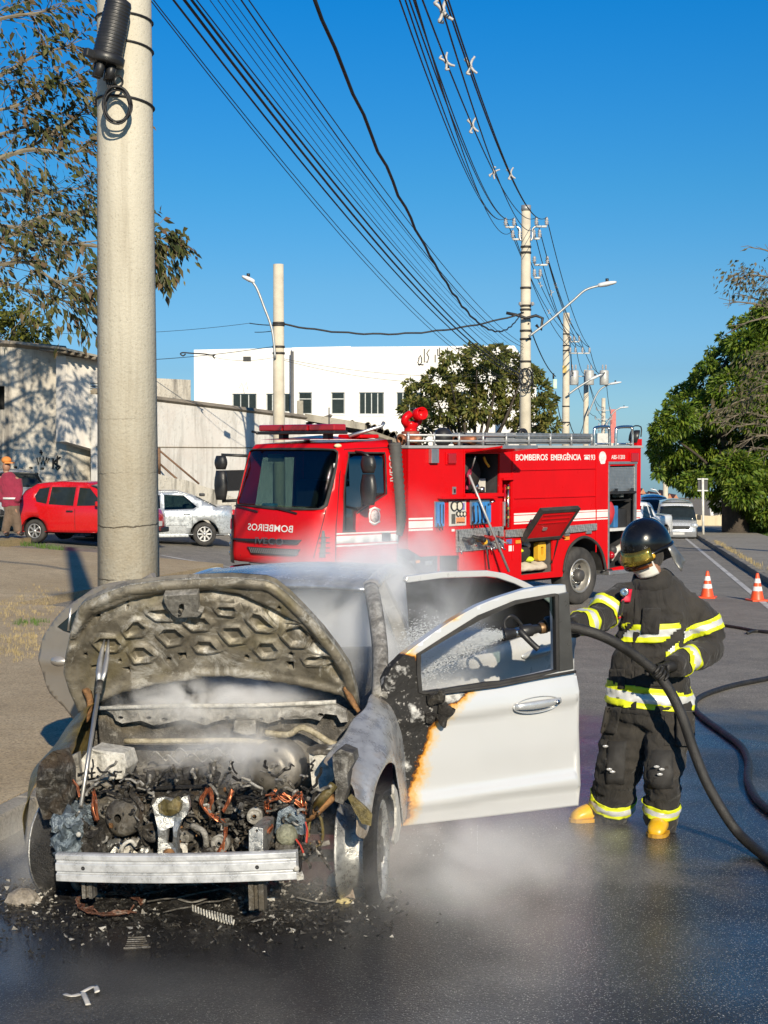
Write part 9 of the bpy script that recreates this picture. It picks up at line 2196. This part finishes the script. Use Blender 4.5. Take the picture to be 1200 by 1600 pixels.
# ================================================================== DEBRIS, WATER, SMOKE
rgd = random.Random(21)
mb = MB()
for k in range(4200):
    px = rgd.choice((rgd.gauss(280,140),rgd.gauss(110,120),rgd.gauss(440,80),rgd.uniform(0,620)));py = rgd.gauss(1410,30) + max(0,(px - 460))*-.05
    if py < 1372 or py > 1500: continue
    h = .0;p = onground(px,py,.008);s_ = rgd.uniform(.004,.018)*(1.3 if rgd.random() < .1 else 1);n = rgd.randint(4,6)
    vs_ = [p + V((rgd.uniform(-1,1),rgd.uniform(-1,1),rgd.uniform(-.5,.9)))*s_ for _ in range(5)]
    mb.add(vs_,[(0,1,2),(0,2,3),(0,3,4),(1,4,2),(1,0,4),(2,4,3)],(3 if rgd.random() < .03 else rgd.choice((0,0,0,1,1,1,1,2))))
o = mb.build('ash_debris',[M_char,M_char2,M_ash,M_ashw]);o['kind'] = 'stuff';o['label'] = 'charred bits and ash strewn on the road under the bumper'
mb = MB();rows = []
for i in range(61):
    row = []
    for j in range(17):
        px = lerp(-30,640,i/60);py = lerp(1352,1478,j/16);p = onground(px,py);e = math.sin(math.pi*min(1,max(0,i/60))) ** .6*math.sin(math.pi*min(1,max(0,j/16))) ** .7
        p.z += -.012 + e*(.016 + .030*max(0,mnoise.noise(p*5)) + .020*max(0,mnoise.noise(p*16)));row.append(p)
    rows.append(row)
mb.loft(rows[::-1],False,False);o = mb.build('soot_slurry',m_burnt('wet_soot',((.008,.0075,.007),(.016,.014,.012),(.045,.040,.034)),5,.5,.5,0,.8,.12));o['kind'] = 'stuff';o['label'] = 'layer of wet soot and melted plastic under the car nose'
def stray(name,label,cat,mbx,m,**k): return tag(mbx.build(name,m,**k),label,cat)
def rockmb(px,py,sx_,sy_,sz_,seed,h=.0):
    p = onground(px,py,sz_*.5 + h);mbx = MB();rg = random.Random(seed);R_ = []
    for i in range(8):
        th = math.pi*i/7;R_.append([p + V((sx_*max(.05,math.sin(th))*math.cos(q)*rg.uniform(.8,1.1),sy_*max(.05,math.sin(th))*math.sin(q)*rg.uniform(.8,1.1),-sz_*math.cos(th)*rg.uniform(.9,1.0))) for q in [2*math.pi*j/9 for j in range(9)]])
    mbx.loft(R_,smooth=False);return mbx
stray('rubble','pale broken lump lying in the soot left of the bumper','rubble',rockmb(36,1404,.085,.06,.05,3),m_burnt('pale_rock',((.20,.17,.13),(.34,.30,.25),(.45,.41,.36)),8,.0,.9,0,.6))
stray('rubble','tan broken slab lying below the right front wheel','rubble',rockmb(548,1396,.07,.05,.04,8),m_burnt('tan_rock',((.18,.13,.09),(.30,.23,.17),(.40,.33,.26)),7,.0,.9,0,.5))
mbx = MB();pa,pb2 = onground(193,1482,.012),onground(235,1480,.012);mbx.tube([pa,pb2],.005,5)
for k in range(5): mbx.tube([onground(196 + k*1.0,1478 - k*3.2,.012),onground(232 - k*1.2,1477 - k*3.2,.012)],.0028,4)
stray('metal_comb','small flat metal grid lying on the soot in front of the bumper','scrap',mbx,M_ashd)
mbx = MB()
for P_ in (((101,1553),(112,1556),(126,1553)),((127,1551),(136,1546),(148,1541),(152,1550)),((129,1550),(134,1560),(138,1570))):
    Q = [onground(x,y,.006 + .006*(i % 2)) for i,(x,y) in enumerate(P_)];mbx.tube(smoothpts(Q,4),.011,6,flat=.25)
stray('paper_scrap','torn white strip lying on the wet road at the front left','scrap',mbx,mat('dirty_paper',(.55,.52,.46),.8,var=.2))
mbx = MB();Q = [onground(172 + 50*math.cos(q) - 5*math.sin(q*3),1414 - 17*math.sin(q),.03) for q in [2*math.pi*k/24 for k in range(22)]]
for k in range(5): mbx.tube([p + V((rgd.gauss(0,.008),rgd.gauss(0,.008),abs(rgd.gauss(0,.01)))) for p in Q],.004,5)
stray('burnt_wire_loop','loop of burnt wiring lying below the bumper on the left','wire',mbx,m_burnt('burnt_loom',((.03,.015,.008),(.16,.06,.03),(.36,.30,.24)),14))
mbx = MB()
for k in range(3): mbx.tube([onground(205 + k*25 + i*22,1400 - i*4 + k*12 + rgd.uniform(-3,3),.035) for i in range(6)],.004,5)
stray('burnt_rods','thin burnt rods scattered in the soot under the bumper','wire',mbx,M_ashd)
mbx = MB();Q = []
for k in range(60): f = k/59;b = onground(lerp(300,365,f),lerp(1420,1440,f),.03);Q.append(b + V((0,.018*math.cos(k*1.6),.018*math.sin(k*1.6))))
mbx.tube(Q,.0035,4);stray('coil_spring','pale burnt coil lying in the soot under the bumper','spring',mbx,M_ashw)
mbx = MB()
for P_ in (((330,1392),(350,1388),(366,1396)),((280,1405),(300,1410),(322,1404)),((395,1440),(410,1436)),((465,1402),(500,1410),(522,1406))): mbx.tube(smoothpts([onground(x,y,.03) for x,y in P_],3),.009,5,flat=.4)
o = mbx.build('ash_strips',M_ash);o['kind'] = 'stuff';o['label'] = 'pale melted strips in the soot'
for px,py,s_ in ((528,1372,.03),(520,1388,.035),(534,1384,.028)): pass
o = rockmb(524,1378,.045,.03,.05,15).build('ash_crust',M_ashw);tag(o,'white ash crust stuck to the soot beside the right front rim','scrap')
o = rockmb(537,1408,.04,.03,.015,16).build('yellow_scrap',mat('yellow_ash',(.5,.42,.2),.9,var=.3,bump=.5));tag(o,'yellowish ash scrap beside the tan slab','scrap')
# ---- water leaving the nozzle
rgn = np.random.default_rng(5);n = 20000
n0w = n0;tgt = at(640,1012,8.15)
f = rgn.random(n) ** .8;spread = .010 + .075*f;pos = np.outer(1 - f,np.array(n0w)) + np.outer(f,np.array(tgt));pos += rgn.normal(0,1,(n,3))*spread[:,None]*np.array([.5,.6,1.0]);pos[:,2] -= .06*f ** 2
s_ = rgn.uniform(.0005,.0015,n)[:,None]*(1.0 + .5*f[:,None]);d = np.array((tgt - n0w).normalized());el = d[None]*s_*3.0
tet = np.array([[1,0,-.7],[-1,0,-.7],[0,1,.7],[0,-1,.7]]);v = pos[:,None,:] + tet[None]*s_[:,:,None] + el[:,None,:]*np.array([1,-1,1,-1])[None,:,None]
F = np.array([[0,1,2],[0,3,1],[0,2,3],[1,3,2]]);me = bpy.data.meshes.new('water_spray');me.from_pydata(v.reshape(-1,3).tolist(),[],(np.arange(n)[:,None,None]*4 + F[None]).reshape(-1,3).tolist())
M_wat = mat('white_water_drops',(.80,.83,.85),.15,var=.02,Specular_IOR_Level=.6);me.materials.append(M_wat);o = bpy.data.objects.new('water_spray',me);COL.objects.link(o);o['kind'] = 'stuff';o['label'] = 'jet of white water droplets from the nozzle into the car'
mb = MB()
for (px,py,y) in [(745 - 80 + rgd.uniform(-30,30),1292 + rgd.uniform(0,46),7.42) for _ in range(30)] + [(rgd.uniform(640,880),1290 - (0) + rgd.uniform(0,20),7.5) for _ in range(25)] + [(746 + 0,1290 + k*3.2,7.5) for k in range(14)]: mb.sphere(at(px,py,y),rgd.uniform(.0008,.0022),n=4,sq=(.6,.6,2.0))
o = mb.build('water_drips',M_wat);o['kind'] = 'stuff';o['label'] = 'water dripping from the open front door'
# ---- smoke: closed volumes with soft, broken density
def smoke(name,label,c,half,dens,col,scale,seed,thr=(.42,.72),stretch=(1,1,1),rotz=0.0):
    t = NT(name);P = t.co()
    ln_ = t.n('ShaderNodeVectorMath');ln_.operation = 'LENGTH';mp = t.n('ShaderNodeMapping');mp.inputs['Scale'].default_value = tuple(1/h for h in half);t.t.links.new(P,mp.inputs[0]);t.t.links.new(mp.outputs[0],ln_.inputs[0])
    fall = t.ramp(ln_.outputs['Value'],[(.15,1.0),(.92,0.0)])
    of = t.n('ShaderNodeMapping');of.inputs['Location'].default_value = (seed*3.7,seed,seed*1.3);of.inputs['Scale'].default_value = stretch;t.t.links.new(P,of.inputs[0])
    ns = t.ramp(t.noise(scale,4,.55,of.outputs[0],.6),[(thr[0],0.0),(thr[1],1.0)])
    d = t.math('MULTIPLY',t.math('MULTIPLY',fall,fall),t.math('MULTIPLY',ns,dens))
    v = t.n('ShaderNodeVolumePrincipled');t.put(v.inputs['Color'],col);t.put(v.inputs['Density'],d);v.inputs['Anisotropy'].default_value = -.2
    t.t.links.new(v.outputs[0],t.out.inputs['Volume']);t.m.cycles.homogeneous_volume = False if hasattr(t.m,'cycles') else False
    mb = MB();mb.bb(tuple(-h for h in half),half);o = mb.build(name,t.m);o.location = c;o.rotation_euler = (0,0,rotz);o['kind'] = 'stuff';o['label'] = label;return o
GS = (.88,.91,.95)
smoke('smoke','blue-grey smoke rising over the car roof and windscreen',at(575,985,8.6),(1.0,1.1,.80),14,GS,2.6,1,(.36,.66),(1,1,.8))
smoke('smoke','thin smoke drifting in front of the fire engine cab',at(612,880,9.4),(.75,.8,.62),3.4,GS,3.2,2,(.38,.70))
smoke('steam','pale steam under the raised bonnet',at(340,1095,7.35) ,(.72,.30,.20),26.0,(.92,.92,.92),5.0,3,(.40,.72))
smoke('steam','thin steam over the engine bay',at(350,1180,6.9),(.62,.35,.22),11.0,(.92,.92,.92),6.0,4,(.44,.74))
smoke('steam','low steam drifting off the wet road by the right front wheel',at(700,1345,6.9),(1.3,1.15,.45),2.4,(.94,.94,.93),2.4,5,(.34,.72),(1,1,1.3))
smoke('water_mist','fine mist round the water jet in the door window',at(722,1003,7.98),(.36,.16,.10),16,(.95,.95,.95),7,9,(.30,.66))
smoke('steam','steam curling at the left front corner of the car',at(45,1330,7.0),(.35,.4,.45),4,(.84,.82,.78),4.0,6,(.42,.75))
